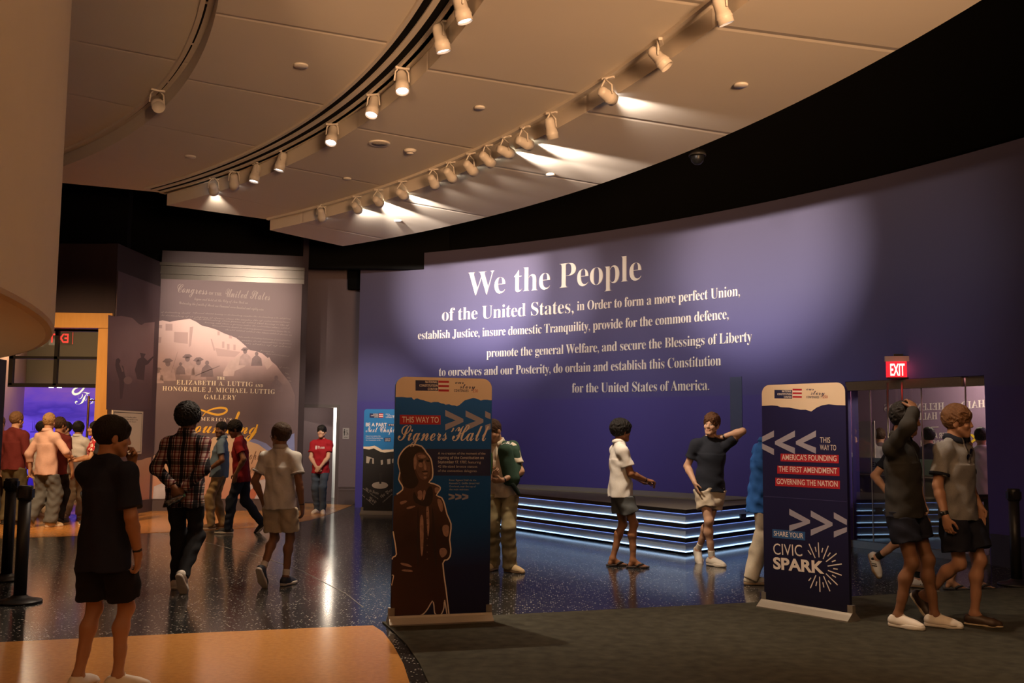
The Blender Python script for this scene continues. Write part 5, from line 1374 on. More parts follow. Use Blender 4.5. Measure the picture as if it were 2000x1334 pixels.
logo(bf, bi, bf_root, (722.5, 807.5, 740.5, 815.8), (740.5, 807.3, 749, 816), [('our', (754, 809.5), (761, 809.7), .03), ('story', (757, 813), (771, 813.5), .045)], (M_PWHITE, [('CONTINUES', (754, 816), (766, 816.3), .02, 'sans')], [('250', (768, 816.3), (773, 816.5), .025, 'script')]))
V, Fa = print_text(bf, [('BE A PART', bf.px(715, 832.5), bf.px(756, 833), .067, 'plain', {'thin': .02}), ('Next Chapter', bf.px(715, 844), bf.px(781, 844.5), .12, 'script', {}), ('Support programs like', bf.px(715, 852.5), bf.px(744, 852.7), .022, 'plain', {'res': 1}), ('Freedom Rising that bring', bf.px(715, 856.5), bf.px(748, 856.7), .022, 'plain', {'res': 1}), ('the Constitution to life.', bf.px(715, 860.5), bf.px(744, 860.7), .022, 'plain', {'res': 1})], .0195); link('banner_lettering', [bi @ Vector(v) for v in V], Fa, M_PWHITE, bf_root)
print_polys('navy_tab', bf, [PX(bf, [(758, 827.5), (771, 827.7), (771, 832.7), (758, 832.5)]), PX(bf, [(751, 855), (764, 855), (764, 862.5), (751, 862.5)])], M_PNAVY, bf_root, .019, bi)
V, Fa = print_text(bf, [('OF THE', bf.px(759.5, 831.5), bf.px(769.5, 831.6), .03, 'sans', {'res': 1}), ('SCAN TO', bf.px(753, 858.5), bf.px(763, 858.6), .022, 'sans', {'res': 1}), ('SUPPORT', bf.px(752.5, 861.8), bf.px(763, 861.9), .022, 'sans', {'res': 1})], .0196); link('tab_lettering', [bi @ Vector(v) for v in V], Fa, M_PWHITE, bf_root)

# ================================================================== STANCHIONS
M_ST = mat('stanchion_black', (0.012, 0.011, 0.011), .42)
def stanchion(x, y, h, label, group='black belt stanchions'):
    root = empty('stanchion', (x, y, 0), 0, label, 'stanchion', group)
    lathe('base', [(.19, 0), (.195, .012), (.19, .022), (.12, .038), (.075, .055), (.06, .07)], M_ST, root, 36)
    lathe('pole', [(.055, .06), (.055, h - .13)], M_ST, root, 24)
    lathe('head', [(.058, h - .13), (.066, h - .125), (.066, h - .01), (.060, h), (.001, h)], M_ST, root, 24)
    for a in (0, 90, 180, 270):
        bm = bmesh.new()
        box_into(bm, (.060, -.03, h - .11), (.074, .03, h - .03), .003, Matrix.Rotation(math.radians(a), 4, 'Z'))
        link_bm('belt_clip', bm, M_ST, root)
    return root
s1p = at_z(38, 1177); s2p = at_z(12, 1133)
stanchion(s1p[0], s1p[1], 1.06, 'nearer black belt stanchion at the left, its round base in view')
stanchion(s2p[0], s2p[1], 1.06, 'further black belt stanchion at the left, cut by the picture edge')
s3p = at_z(1986, 1143); stanchion(s3p[0], s3p[1], 1.04, 'black belt stanchion by the navy wall at the right picture edge')
V, Fa = [], []
for i in range(13):
    t = .07 + .86 * i / 12
    p = s2p * (1 - t) + s1p * t
    if 0 < i < 12 or True:
        z = 1.0 - .03 * 4 * t * (1 - t)
        for d in (-.002, .002):
            V += [(p[0] + d, p[1], z + .025), (p[0] + d, p[1], z - .025)]
for i in range(12):
    b, c = 4 * i, 4 * i + 4
    Fa += [(b, c, c + 1, b + 1), (b + 2, b + 3, c + 3, c + 2), (b, b + 2, c + 2, c), (b + 1, c + 1, c + 3, b + 3)]
be = link('stanchion_belt', V, Fa, mat('belt_black', (.014, .013, .013), .8)); tag(be, 'black belt stretched between the two stanchions at the left', 'belt')

# ================================================================== PEOPLE
def _n(v): v = np.asarray(v, float); return v / (np.linalg.norm(v) + 1e-12)
def Rx(a): c, s = math.cos(a), math.sin(a); return np.array([[1, 0, 0], [0, c, -s], [0, s, c]])
def Ry(a): c, s = math.cos(a), math.sin(a); return np.array([[c, 0, s], [0, 1, 0], [-s, 0, c]])
def Rz(a): c, s = math.cos(a), math.sin(a); return np.array([[c, -s, 0], [s, c, 0], [0, 0, 1]])
D2R = math.pi / 180

class Shape:
    """a solid built from rounded primitives that blend into one another, meshed as one surface"""
    def __init__(s): s.p = []; s.sub = []; s.disp = None
    def add(s, fn, lo, hi, k=0.02): s.p.append((fn, np.asarray(lo, float), np.asarray(hi, float), k)); return s
    def cone(s, a, b, ra, rb, k=0.02, cuts=(), sq=None):
        a, b = np.asarray(a, float), np.asarray(b, float)
        ba = b - a; L2 = max(np.dot(ba, ba), 1e-9)
        def fn(P):
            pa = P - a
            t = np.clip(pa @ ba / L2, 0, 1)
            q = pa - t[:, None] * ba
            if sq is not None:
                ax, f = sq; c = q @ ax; q = q + (c * (f - 1))[:, None] * ax
            d = np.linalg.norm(q, axis=1) - (ra + (rb - ra) * t)
            for cp, cn in cuts: d = np.maximum(d, (P - cp) @ cn)
            return d
        m = max(ra, rb)
        return s.add(fn, np.minimum(a, b) - m, np.maximum(a, b) + m, k)
    def ell(s, c, r, R=None, k=0.02, cuts=()):
        c = np.asarray(c, float); r = np.asarray(r, float)
        def fn(P):
            q = P - c
            if R is not None: q = q @ R
            k0 = np.linalg.norm(q / r, axis=1); k1 = np.linalg.norm(q / (r * r), axis=1)
            d = k0 * (k0 - 1) / np.maximum(k1, 1e-6)
            d = np.where(k0 < 1e-3, -r.min(), d)
            for cp, cn in cuts: d = np.maximum(d, (P - cp) @ cn)
            return d
        m = r.max()
        return s.add(fn, c - m, c + m, k)
    def tube(s, a, b, ra, rb, R, k=0.03):
        """elliptic trunk from a to b (flat ends), ra/rb = (half width, half depth), R = frame"""
        a, b = np.asarray(a, float), np.asarray(b, float); ra, rb = np.asarray(ra, float), np.asarray(rb, float)
        ax = _n(b - a); L = np.linalg.norm(b - a)
        def fn(P):
            q = P - a; t = q @ ax; tt = np.clip(t / L, 0, 1)
            u, v = q @ R[:, 0], q @ R[:, 1]
            # keep centre line along the axis
            u = u - t * (ax @ R[:, 0]); v = v - t * (ax @ R[:, 1])
            w = ra + (rb - ra) * tt[:, None]
            e = np.sqrt((u / w[:, 0]) ** 2 + (v / w[:, 1]) ** 2)
            d = (e - 1) * w.min(axis=1)
            return np.maximum(d, np.abs(t - L / 2) - L / 2)
        m = max(ra.max(), rb.max())
        return s.add(fn, np.minimum(a, b) - m, np.maximum(a, b) + m, k)
    def carve(s, fn, lo, hi): s.sub.append((fn, np.asarray(lo, float), np.asarray(hi, float))); return s
    def bounds(s):
        return np.min([p[1] for p in s.p], axis=0), np.max([p[2] for p in s.p], axis=0)
    def ev(s, P):
        d = np.full(len(P), 0.12)
        m = 0.075
        for fn, lo, hi, k in s.p:
            ix = np.nonzero(((P > lo - m) & (P < hi + m)).all(1))[0]
            if not len(ix): continue
            b = fn(P[ix]); a = d[ix]
            if k > 0:
                h = np.clip(.5 + .5 * (b - a) / k, 0, 1)
                d[ix] = np.where(a >= .1199, b, b + (a - b) * h - k * h * (1 - h))
            else: d[ix] = np.minimum(a, b)
        for fn, lo, hi in s.sub:
            ix = np.nonzero(((P > lo - m) & (P < hi + m)).all(1))[0]
            if len(ix): d[ix] = np.maximum(d[ix], fn(P[ix]))
        if s.disp is not None: d = d + s.disp(P)
        return d

def mesh_shape(S, h):
    lo, hi = S.bounds(); lo = lo - 4 * h; hi = hi + 4 * h
    C = 4
    n = np.ceil((hi - lo) / (h * C)).astype(int)
    g = [lo[i] + (np.arange(n[i]) + .5) * h * C for i in range(3)]
    G = np.stack(np.meshgrid(*g, indexing='ij'), -1).reshape(-1, 3)
    dc = S.ev(G).reshape(n)
    keep = np.abs(dc) < h * C * 0.87 * 1.35 + .006
    N = n * C + 1
    D = np.full(N, 1.0, np.float32)
    up = dc
    for ax in range(3): up = np.repeat(up, C, axis=ax)
    D[:-1, :-1, :-1] = np.where(up > 0, 1.0, -1.0)
    kf = keep
    for ax in range(3): kf = np.repeat(kf, C, axis=ax)
    M = np.zeros(N, bool)
    for i in (0, 1):
        for j in (0, 1):
            for k in (0, 1):
                M[i:N[0] - 1 + i, j:N[1] - 1 + j, k:N[2] - 1 + k] |= kf
    idx = np.argwhere(M)
    P = lo + idx * h
    v = np.empty(len(P))
    for s0 in range(0, len(P), 200000): v[s0:s0 + 200000] = S.ev(P[s0:s0 + 200000])
    D[M] = v
    neg = D < 0
    s8 = [neg[i:N[0] - 1 + i, j:N[1] - 1 + j, k:N[2] - 1 + k] for i in (0, 1) for j in (0, 1) for k in (0, 1)]
    cnt = sum(x.astype(np.int8) for x in s8)
    act = (cnt > 0) & (cnt < 8)
    cells = np.argwhere(act)
    if not len(cells): return np.zeros((0, 3)), np.zeros((0, 4), int)
    offs = np.array([(i, j, k) for i in (0, 1) for j in (0, 1) for k in (0, 1)])
    cv = np.stack([D[cells[:, 0] + o[0], cells[:, 1] + o[1], cells[:, 2] + o[2]] for o in offs], 1)
    acc = np.zeros((len(cells), 3)); num = np.zeros(len(cells))
    for a in range(8):
        for b in range(a + 1, 8):
            if np.abs(offs[a] - offs[b]).sum() != 1: continue
            va, vb = cv[:, a], cv[:, b]
            cr = (va < 0) != (vb < 0)
            t = np.where(cr, va / np.where(cr, va - vb, 1), 0)
            acc += np.where(cr[:, None], offs[a] + (offs[b] - offs[a]) * t[:, None], 0); num += cr
    V = lo + (cells + acc / num[:, None]) * h
    ids = np.full(act.shape, -1, np.int32); ids[act] = np.arange(len(cells))
    F = []
    for ax in range(3):
        o1, o2 = [(1, 2), (2, 0), (0, 1)][ax]
        sl = [slice(None)] * 3; sl2 = [slice(None)] * 3
        sl[ax] = slice(0, -1); sl2[ax] = slice(1, None)
        a, b = neg[tuple(sl)], neg[tuple(sl2)]
        e = np.argwhere(a != b)
        e = e[(e[:, o1] > 0) & (e[:, o2] > 0) & (e[:, o1] < N[o1] - 1) & (e[:, o2] < N[o2] - 1)]
        u1 = np.zeros(3, int); u1[o1] = 1
        u2 = np.zeros(3, int); u2[o2] = 1
        q = [e - u1 - u2, e - u2, e, e - u1]
        ii = np.stack([ids[x[:, 0], x[:, 1], x[:, 2]] for x in q], 1)
        fl = a[e[:, 0], e[:, 1], e[:, 2]]
        ii = np.where(fl[:, None], ii, ii[:, ::-1])
        F.append(ii[(ii >= 0).all(1)])
    return V, np.concatenate(F)

def put_mesh(name, V, F, m, parent, scale=1.0, colors=None, facemat=None):
    me = bpy.data.meshes.new(name)
    V = np.asarray(V, np.float32) * scale; F = np.asarray(F, np.int32)
    me.vertices.add(len(V)); me.vertices.foreach_set('co', V.ravel())
    me.loops.add(F.size); me.loops.foreach_set('vertex_index', F.ravel())
    me.polygons.add(len(F)); me.polygons.foreach_set('loop_start', np.arange(0, F.size, F.shape[1], dtype=np.int32))
    me.polygons.foreach_set('loop_total', np.full(len(F), F.shape[1], np.int32))
    me.polygons.foreach_set('use_smooth', np.ones(len(F), bool))
    for mm in (m if isinstance(m, (list, tuple)) else [m]): me.materials.append(mm)
    if facemat is not None: me.polygons.foreach_set('material_index', facemat.astype(np.int32))
    me.update(calc_edges=True); me.validate()
    if colors is not None:
        ca = me.color_attributes.new('tone', 'FLOAT_COLOR', 'POINT')
        ca.data.foreach_set('color', np.c_[colors, np.ones(len(colors))].astype(np.float32).ravel())
    o = bpy.data.objects.new(name, me); COL.objects.link(o)
    if parent is not None: o.parent = parent
    return o

def skin_mat():
    m = mat('skin', (0.4, 0.22, 0.14), 0.5, spec=0.35)
    nt = m.node_tree; b = nt.nodes['Principled BSDF']
    at = nt.nodes.new('ShaderNodeVertexColor'); at.layer_name = 'tone'
    nt.links.new(at.outputs[0], b.inputs['Base Color'])
    b.inputs['Subsurface Weight'].default_value = 0.0
    return m
M_SKIN = skin_mat()
def fabric(name, c, rough=.85, noise=.12, scale=60, bump=.25, sheen=.0):
    return mat('fabric_' + name, c, rough, noise=(scale, noise), bump=(14, bump), spec=.2, sheen=sheen)
def hair_mat(name, c):
    return mat('hair_' + name, c, .58, noise=(70, .5), bump=(120, 1.0, (1, 1, .30)), spec=.25)
def plaid(name, kx=7.2, kz=7.2):
    m = mat('fabric_' + name, (.5, .45, .4), .85, spec=.2, bump=(14, .3))
    nt = m.node_tree; b = nt.nodes['Principled BSDF']
    tc = nt.nodes.new('ShaderNodeTexCoord'); sp = nt.nodes.new('ShaderNodeSeparateXYZ'); nt.links.new(tc.outputs['Object'], sp.inputs[0])
    outs = []
    for k, ax in ((kx, 0), (kz, 2)):
        mu = nt.nodes.new('ShaderNodeMath'); mu.operation = 'MULTIPLY_ADD'; mu.inputs[1].default_value = k; mu.inputs[2].default_value = 10.37
        fr = nt.nodes.new('ShaderNodeMath'); fr.operation = 'FRACT'
        nt.links.new(sp.outputs[ax], mu.inputs[0]); nt.links.new(mu.outputs[0], fr.inputs[0])
        rp = nt.nodes.new('ShaderNodeValToRGB'); rp.color_ramp.interpolation = 'CONSTANT'
        st = [(0, (.66, .58, .53)), (.14, (.26, .07, .075)), (.24, (.66, .58, .53)), (.30, (.035, .033, .045)), (.56, (.50, .40, .37)), (.62, (.05, .045, .06)), (.70, (.66, .58, .53)), (.80, (.26, .07, .075)), (.90, (.50, .40, .37))]
        cr = rp.color_ramp
        while len(cr.elements) < len(st): cr.elements.new(.5)
        for e, (p, c) in zip(cr.elements, st): e.position = p; e.color = (*c, 1)
        nt.links.new(fr.outputs[0], rp.inputs[0]); outs.append(rp)
    mx = nt.nodes.new('ShaderNodeMix'); mx.data_type = 'RGBA'; mx.blend_type = 'MULTIPLY'; mx.inputs[0].default_value = .9
    nt.links.new(outs[0].outputs[0], mx.inputs[6]); nt.links.new(outs[1].outputs[0], mx.inputs[7]); nt.links.new(mx.outputs[2], b.inputs['Base Color'])
    return m
def floral(name):
    m = mat('fabric_' + name, (.4, .05, .05), .85, spec=.2)
    nt = m.node_tree; b = nt.nodes['Principled BSDF']
    tc = nt.nodes.new('ShaderNodeTexCoord'); v = nt.nodes.new('ShaderNodeTexVoronoi'); v.inputs['Scale'].default_value = 22
    nz = nt.nodes.new('ShaderNodeTexNoise'); nz.inputs['Scale'].default_value = 30
    nt.links.new(tc.outputs['Object'], v.inputs['Vector']); nt.links.new(tc.outputs['Object'], nz.inputs['Vector'])
    ad = nt.nodes.new('ShaderNodeMath'); ad.operation = 'MULTIPLY_ADD'; ad.inputs[1].default_value = .45
    nt.links.new(nz.outputs[0], ad.inputs[0]); nt.links.new(v.outputs['Distance'], ad.inputs[2])
    rp = nt.nodes.new('ShaderNodeValToRGB'); rp.color_ramp.interpolation = 'CONSTANT'; cr = rp.color_ramp
    st = [(0, (.10, .08, .12)), (.33, (.75, .66, .58)), (.62, (.42, .03, .04))]
    while len(cr.elements) < 3: cr.elements.new(.5)
    for e, (p, c) in zip(cr.elements, st): e.position = p; e.color = (*c, 1)
    nt.links.new(ad.outputs[0], rp.inputs[0]); nt.links.new(rp.outputs[0], b.inputs['Base Color'])
    return m

def folds(amp, freq, seed, ax=(1, 1, 1)):
    r = np.random.RandomState(seed)
    K = r.normal(size=(7, 3)) * np.asarray(ax); K = K / np.linalg.norm(K, axis=1)[:, None] * (freq * r.uniform(.6, 1.5, (7, 1)))
    ph = r.uniform(0, 6.28, 7)
    K2 = r.normal(size=(2, 3)) * 9
    def f(P):
        w = np.sin(P @ K2[0]) * .9; w2 = np.sin(P @ K2[1] + 1) * .9
        d = 0
        for i in range(7): d = d + np.sin(P @ K[i] + ph[i] + (w if i % 2 else w2) * 1.5)
        d = d / 3.2
        return amp * (np.abs(d) ** .8 * np.sign(d))
    return f
def curls(amp, freq, seed):
    r = np.random.RandomState(seed)
    K = r.normal(size=(6, 3)); K = K / np.linalg.norm(K, axis=1)[:, None] * freq
    ph = r.uniform(0, 6.28, 6)
    def f(P):
        d = 0
        for i in range(6): d = d + np.sin(P @ K[i] + ph[i] + 1.2 * np.sin(P @ K[(i + 2) % 6] * .6))
        return -amp * .8 * (1 - np.abs(d / 2.4).clip(0, 1.3) ** 1.6)
    return f

def ik(A, B, l1, l2, pole):
    A, B = np.asarray(A, float), np.asarray(B, float)
    d = B - A; L = np.linalg.norm(d)
    if L > (l1 + l2) * .999: B = A + d / L * (l1 + l2) * .999; d = B - A; L = np.linalg.norm(d)
    x = (l1 * l1 - l2 * l2 + L * L) / (2 * L); hgt = math.sqrt(max(l1 * l1 - x * x, 0))
    u = d / L; p = np.asarray(pole, float); p = _n(p - u * (p @ u))
    return A + u * x + p * hgt, B

def arm(w, pole=(0, -1, 0), d=None, n=None, curl=.35, spread=.0, thumb=.5):
    return dict(w=w, pole=pole, d=d, n=n, curl=curl, spread=spread, thumb=thumb)
HANG_R = arm((.25, .05, .857), (.3, -1, 0), (0, .12, -1), (-1, .1, 0))
HANG_L = arm((-.25, .05, .857), (-.3, -1, 0), (0, .12, -1), (1, .1, 0))
POCK_R = arm((.225, .07, .93), (.7, -.8, 0), (-.15, .2, -1), (-1, 0, 0), .1)
POCK_L = arm((-.225, .07, .93), (-.7, -.8, 0), (.15, .2, -1), (1, 0, 0), .1)

def leg(ank, yaw=0, pitch=0, pole=(0, 1, 0)): return dict(a=ank, yaw=yaw, pitch=pitch, pole=pole)

SKIN = dict(tan=(.40, .205, .115), light=(.52, .30, .20), brown=(.24, .115, .062), pale=(.55, .33, .22), dark=(.15, .07, .04), olive=(.42, .235, .14))
people = []
def person(label, px, face, H, skin, hair, top, bot, shoes, R=None, L=None, legs=None, lean=0, side=0, twist=0, pz=.93, pxy=(0, 0), head=(0, 0, 0), build=1.0, h=.008, belly=0.0, brow=None, beard=0, group=None, z=0.003, at=None, extras=None, seed=1):
    if at is None: g = at_z(px[0], px[1], z)
    else: g = np.array([at[0], at[1], z])
    sc = H / 1.75; hh = h / sc
    bw = build
    R = R or HANG_R; L = L or HANG_L
    legs = legs or (leg((.10, 0, .085), 8), leg((-.10, 0, .085), -8))
    P0 = np.array([pxy[0], pxy[1], pz])
    T = Rz(-twist * D2R) @ Rx(-lean * D2R) @ Ry(side * D2R)
    tp = lambda x, y, zz: P0 + T @ np.array([x, y, zz])
    NB = tp(0, -.012, .545)
    Hd = T @ Rz(-head[0] * D2R) @ Rx(-head[1] * D2R) @ Ry(head[2] * D2R)
    NT = NB + T @ np.array([0, .012, .055]); HC = NT + Hd @ np.array([0, .018, .085])
    hp = lambda x, y, zz: HC + Hd @ np.array([x, y, zz])
    # ---- limbs
    ARM, LEG = [], []
    for s, spec in ((1, R), (-1, L)):
        S_ = tp(s * .168 * bw, -.012, .452)
        w = np.asarray(spec['w'], float)
        E_, W_ = ik(S_, w, .285, .255, spec['pole'])
        d = _n(spec['d']) if spec['d'] is not None else _n(W_ - E_)
        n = np.asarray(spec['n'] if spec['n'] is not None else (-s, 0, 0), float); n = _n(n - d * (n @ d))
        ARM.append((s, S_, E_, W_, d, n, spec))
    for s, sp in ((1, legs[0]), (-1, legs[1])):
        Hp = P0 + Rz(-twist * .3 * D2R) @ np.array([s * .092, 0, -.015])
        K_, A_ = ik(Hp, np.asarray(sp['a'], float), .425, .43, sp['pole'])
        f = Rz(-sp['yaw'] * D2R) @ Rx(-sp['pitch'] * D2R)
        LEG.append((s, Hp, K_, A_, f))
    # ---- the body, one continuous surface
    B = Shape()
    B.ell(P0 + (0, 0, -.02), (.130 * bw, .088, .10), k=.05)
    B.ell(tp(0, .012 + belly * .4, .14), (.120 * bw, .080 + belly, .15), T, .05)
    B.ell(tp(0, .0, .33), (.136 * bw, .090, .17), T, .05)
    B.cone(tp(-.118 * bw, -.015, .445), tp(.118 * bw, -.015, .445), .046, .046, .05)
    for s in (1, -1): B.cone(tp(s * .12 * bw, -.018, .460), tp(s * .02, -.018, .545), .032, .042, .04)
    B.cone(NB - T @ np.array([0, 0, .03]), hp(0, -.025, -.045), .056, .054, .03)
    for s, S_, E_, W_, d, n, sp in ARM:
        B.ell(S_, (.048, .048, .048), k=.04)
        B.cone(S_, E_, .048, .040, .03); 
        fm = E_ + (W_ - E_) * .28
        B.cone(E_, fm, .039, .041, .02); B.cone(fm, W_, .041, .0265, .02)
        # hand: palm, four jointed fingers of different length, thumb from the side of the palm
        t = np.cross(d, n) * s
        X = np.stack([t, n, d], 1)
        B.ell(W_ + d * .048, (.041, .0165, .052), X, .015)
        B.cone(W_, W_ + d * .02, .026, .027, .02, sq=(n, 1.3))
        c = sp['curl']
        for i, (off, ln) in enumerate(((.030, .072), (.0105, .080), (-.0095, .074), (-.0285, .058))):
            p = W_ + d * (.088 - .004 * abs(i - 1.2)) + t * off
            ang = .12 + c * .5
            dr = _n(d + t * (off * 4 * sp['spread']))
            seg = (ln * .45, ln * .32, ln * .25); rad = (.0092, .0084, .0078, .0068)
            for j in range(3):
                dd_ = dr * math.cos(ang) + n * math.sin(ang)
                q = p + dd_ * seg[j]
                B.cone(p, q, rad[j], rad[j + 1], .004)
                p = q; ang += c * (1.0 + .12 * i)
        p = W_ + d * .022 + t * .026
        th = sp['thumb']
        d1 = _n(d * .75 + t * .75 + n * (.25 + .3 * th)); q = p + d1 * .042; B.cone(p, q, .0135, .0108, .010)
        d2 = _n(d * .95 + t * (.40 - .5 * th) + n * (.3 + .4 * th)); q2 = q + d2 * .032; B.cone(q, q2, .0108, .009, .004)
        d3 = _n(d * 1.0 + t * (.15 - .5 * th) + n * (.35 + .4 * th)); B.cone(q2, q2 + d3 * .024, .0092, .0075, .004)
    bare = shoes['kind'] == 'sandal'
    for s, Hp, K_, A_, f in LEG:
        cf = .84 if bot['kind'] == 'trousers' else 1.0
        B.cone(Hp, Hp + (K_ - Hp) * .45, .062 * cf, .070 * cf, .03); B.cone(Hp + (K_ - Hp) * .40, K_, .071 * cf, .047 * (cf + 1) / 2, .03)
        u = _n(A_ - K_); back = _n(-f[:, 1] - u * (-f[:, 1] @ u))
        B.ell(K_ + f[:, 1] * .010, (.041, .041, .048), k=.03)
        cm = K_ + (A_ - K_) * .30 + back * .016
        B.cone(K_, cm, .043, .051, .03); B.cone(cm, K_ + (A_ - K_) * .68 + back * .004, .050, .035, .03); B.cone(K_ + (A_ - K_) * .6, A_, .037, .033, .02)
        fp = lambda x, y, zz: A_ + f @ np.array([x, y, zz])
        B.cone(fp(0, -.025, -.045), fp(0, -.03, -.055), .030, .028, .02)
        B.cone(A_, fp(0, .07, -.045), .034, .030, .03)
        B.cone(fp(0, .05, -.05), fp(-s * .012, .135, -.064), .030, .022, .02, sq=(f[:, 2], 1.15)); B.cone(fp(0, .05, -.05), fp(s * .018, .12, -.064), .028, .020, .02)
        if bare:
            for i, (xx, yy, rr) in enumerate(((-.032, .172, .0125), (-.010, .176, .0095), (.006, .170, .009), (.020, .160, .0085), (.033, .147, .008))):
                B.cone(fp(s * xx * .9, .125, -.068), fp(s * xx, yy, -.072), rr * 1.1, rr, .006)
    # head
    B.ell(hp(0, -.014, .036), (.074, .093, .084), Hd, .02)
    B.ell(hp(0, .030, -.030), (.058, .066, .082), Hd, .03)
    B.cone(hp(-.012, .074, -.094), hp(.012, .074, -.094), .019, .019, .025)
    for s in (1, -1):
        B.cone(hp(s * .054, .012, -.050), hp(s * .016, .070, -.092), .020, .018, .025)
        B.ell(hp(s * .040, .062, -.022), (.026, .026, .024), Hd, .02)
        B.ell(hp(s * .077, -.008, -.008), (.012, .022, .032), Hd @ Rz(s * .35), .006)
        B.cone(hp(s * .010, .103, -.026), hp(s * .012, .098, -.027), .008, .008, .008)
    B.cone(hp(-.030, .080, .028), hp(.030, .080, .028), .012, .012, .018)
    B.cone(hp(0, .088, .022), hp(0, .106, -.020), .0075, .0110, .010)
    for s in (1, -1):
        c_ = hp(s * .031, .104, .008)
        B.carve((lambda c_: lambda P: (.0165 - np.linalg.norm(P - c_, axis=1)))(c_), c_ - .02, c_ + .02)
    B.cone(hp(-.018, .093, -.053), hp(.018, .093, -.053), .0062, .0062, .006)
    B.cone(hp(-.014, .092, -.065), hp(.014, .092, -.065), .0072, .0072, .006)
    V, F = mesh_shape(B, hh)
    base = np.array(SKIN[skin] if isinstance(skin, str) else skin)
    colr = np.tile(base, (len(V), 1))
    q = (V - HC) @ Hd
    def blend(mask, c):
        nonlocal colr
        colr = colr * (1 - mask[:, None]) + np.array(c) * mask[:, None]
    hd = (np.abs(q).max(1) < .16)
    fr = hd & (q[:, 1] > .06)
    hc = np.array(hair['c'])
    el = lambda x, z, rx, rz: np.clip(1.6 - 1.6 * (((np.abs(q[:, 0]) - x) / rx) ** 2 + ((q[:, 2] - z) / rz) ** 2), 0, 1) * fr
    blend(np.clip(1.5 - 1.5 * ((q[:, 0] / .025) ** 2 + ((q[:, 2] + .059) / .013) ** 2), 0, 1) * fr * .75, base * (.72, .5, .5))
    if beard: blend(np.clip((-.03 - q[:, 2]) * 40, 0, 1) * hd * (q[:, 1] > -.01) * (1 - np.clip(1.5 - 1.5 * ((q[:, 0] / .022) ** 2 + ((q[:, 2] + .059) / .010) ** 2), 0, 1)) * (q[:, 2] > -.115) * beard, hc * .8 + base * .2)
    blend(el(.031, .006, .017, .011) * .9, base * .45)
    blend(el(.031, .006, .013, .007), (.55, .50, .46))
    blend(el(.031, .006, .006, .008), (.03, .02, .015))
    blend(el(.033, .030, .022, .0075) * .9, brow if brow is not None else hc * .7)
    nail = np.zeros(len(V))
    root = put_mesh('person', V, F, M_SKIN, None, sc, colr)
    root.location = tuple(g); root.rotation_euler = (0, 0, -face * D2R)
    tag(root, label, 'person', group)
    # ---- hair
    Hs = Shape()
    tt, ts = hair.get('top', .022), hair.get('side', .012)
    pn = hair.get('nape', -.075)
    fz = hair.get('fringe', .060)
    cutp = [(hp(0, .055, hair.get('burn', -.012)), Hd @ _n((0, (hair.get('burn', -.012) - pn) * -1 * -1, -.14)))]
    # lower edge: from the sideburns (front) down to the nape (back)
    pA, pB = np.array([0, .045, hair.get('burn', -.015)]), np.array([0, -.095, pn])
    nn = np.cross(pA - pB, [1, 0, 0]); nn = _n(nn); nn = nn if nn[2] < 0 else -nn
    cut = [(hp(*pA), Hd @ nn)]
    Hs.ell(hp(0, -.016 - hair.get('back', 0), .036 + (tt - ts) * .5), (.074 + ts, .094 + ts + hair.get('back', 0), .084 + tt - (tt - ts) * .5), Hd, .01, cut)
    if hair.get('bang', 0):
        b_ = hair['bang']
        Hs.cone(hp(-.045, .074, .072), hp(.045, .074, .072), .024 * b_, .024 * b_, .02); Hs.cone(hp(-.05, .03, .095), hp(.05, .03, .095), .032 * b_, .032 * b_, .03)
    fc = hp(0, .125, fz - .118)
    Hs.carve(lambda P: -(lambda qq: (np.linalg.norm(qq / np.array([.076, .085, .118]), axis=1) - 1) * .076)((P - fc) @ Hd), fc - .12, fc + .12)
    for s in (1, -1):
        ec_ = hp(s * .085, .0, -.012)
        Hs.carve((lambda ec_: lambda P: -(lambda qq: (np.linalg.norm(qq / np.array([.03, .024, .034]), axis=1) - 1) * .024)((P - ec_) @ Hd))(ec_), ec_ - .04, ec_ + .04)
    Hs.disp = curls(hair.get('amp', .004), hair.get('freq', 130), seed)
    V, F = mesh_shape(Hs, min(hh, .007))
    put_mesh('hair', V, F, hair_mat(hair['n'], hair['c']), root, sc)
    # ---- shirt
    e = top.get('fit', .016)
    Sh = Shape()
    Sh.ell(tp(0, .0, .33), (.150 * bw + e, .102 + e, .17 + e), T, .05)
    Sh.cone(tp(-.118 * bw, -.015, .445), tp(.118 * bw, -.015, .445), .048 + e * .6, .048 + e * .6, .05)
    ncut = [(tp(0, 0, .557), T @ _n((0, .25, 1)))]
    for s in (1, -1): Sh.cone(tp(s * .125 * bw, -.018, .462), tp(s * .02, -.018, .540), .033 + e * .6, .045 + e * .7, .05, cuts=ncut)
    hem = top.get('hem', -.10)
    hw = top.get('hemw', 0.0)
    Sh.tube(tp(0, .004, .33), P0 + Rz(-twist * .5 * D2R) @ np.array([0, .004 + belly * .3, hem]), (.139 * bw + e, .094 + e + belly * .5), (.158 * bw + e + hw, .114 + e + hw + belly * .5), T, .04)
    if belly: Sh.ell(tp(0, .015 + belly * .4, .13), (.134 * bw + e, .090 + belly + e, .15), T, .05)
    sl = top.get('sleeve', .62)
    for s, S_, E_, W_, d, n, sp in ARM:
        Sh.ell(S_, (.050 + e * .5,) * 3, k=.05)
        if sl <= 1:
            C_ = S_ + (E_ - S_) * sl; ax = _n(E_ - S_)
            Sh.cone(S_, C_ + ax * .06, .050 + e * .6, .054 + e * top.get('flare', 1.0), .045, cuts=[(C_, ax)])
        else:
            ax = _n(W_ - E_); C_ = E_ + (W_ - E_) * (sl - 1)
            Sh.cone(S_, E_, .050 + e * .6, .046 + e * .5, .045)
            Sh.cone(E_, C_ + ax * .05, .046 + e * .5, .034 + e * .5, .03, cuts=[(C_, ax)])
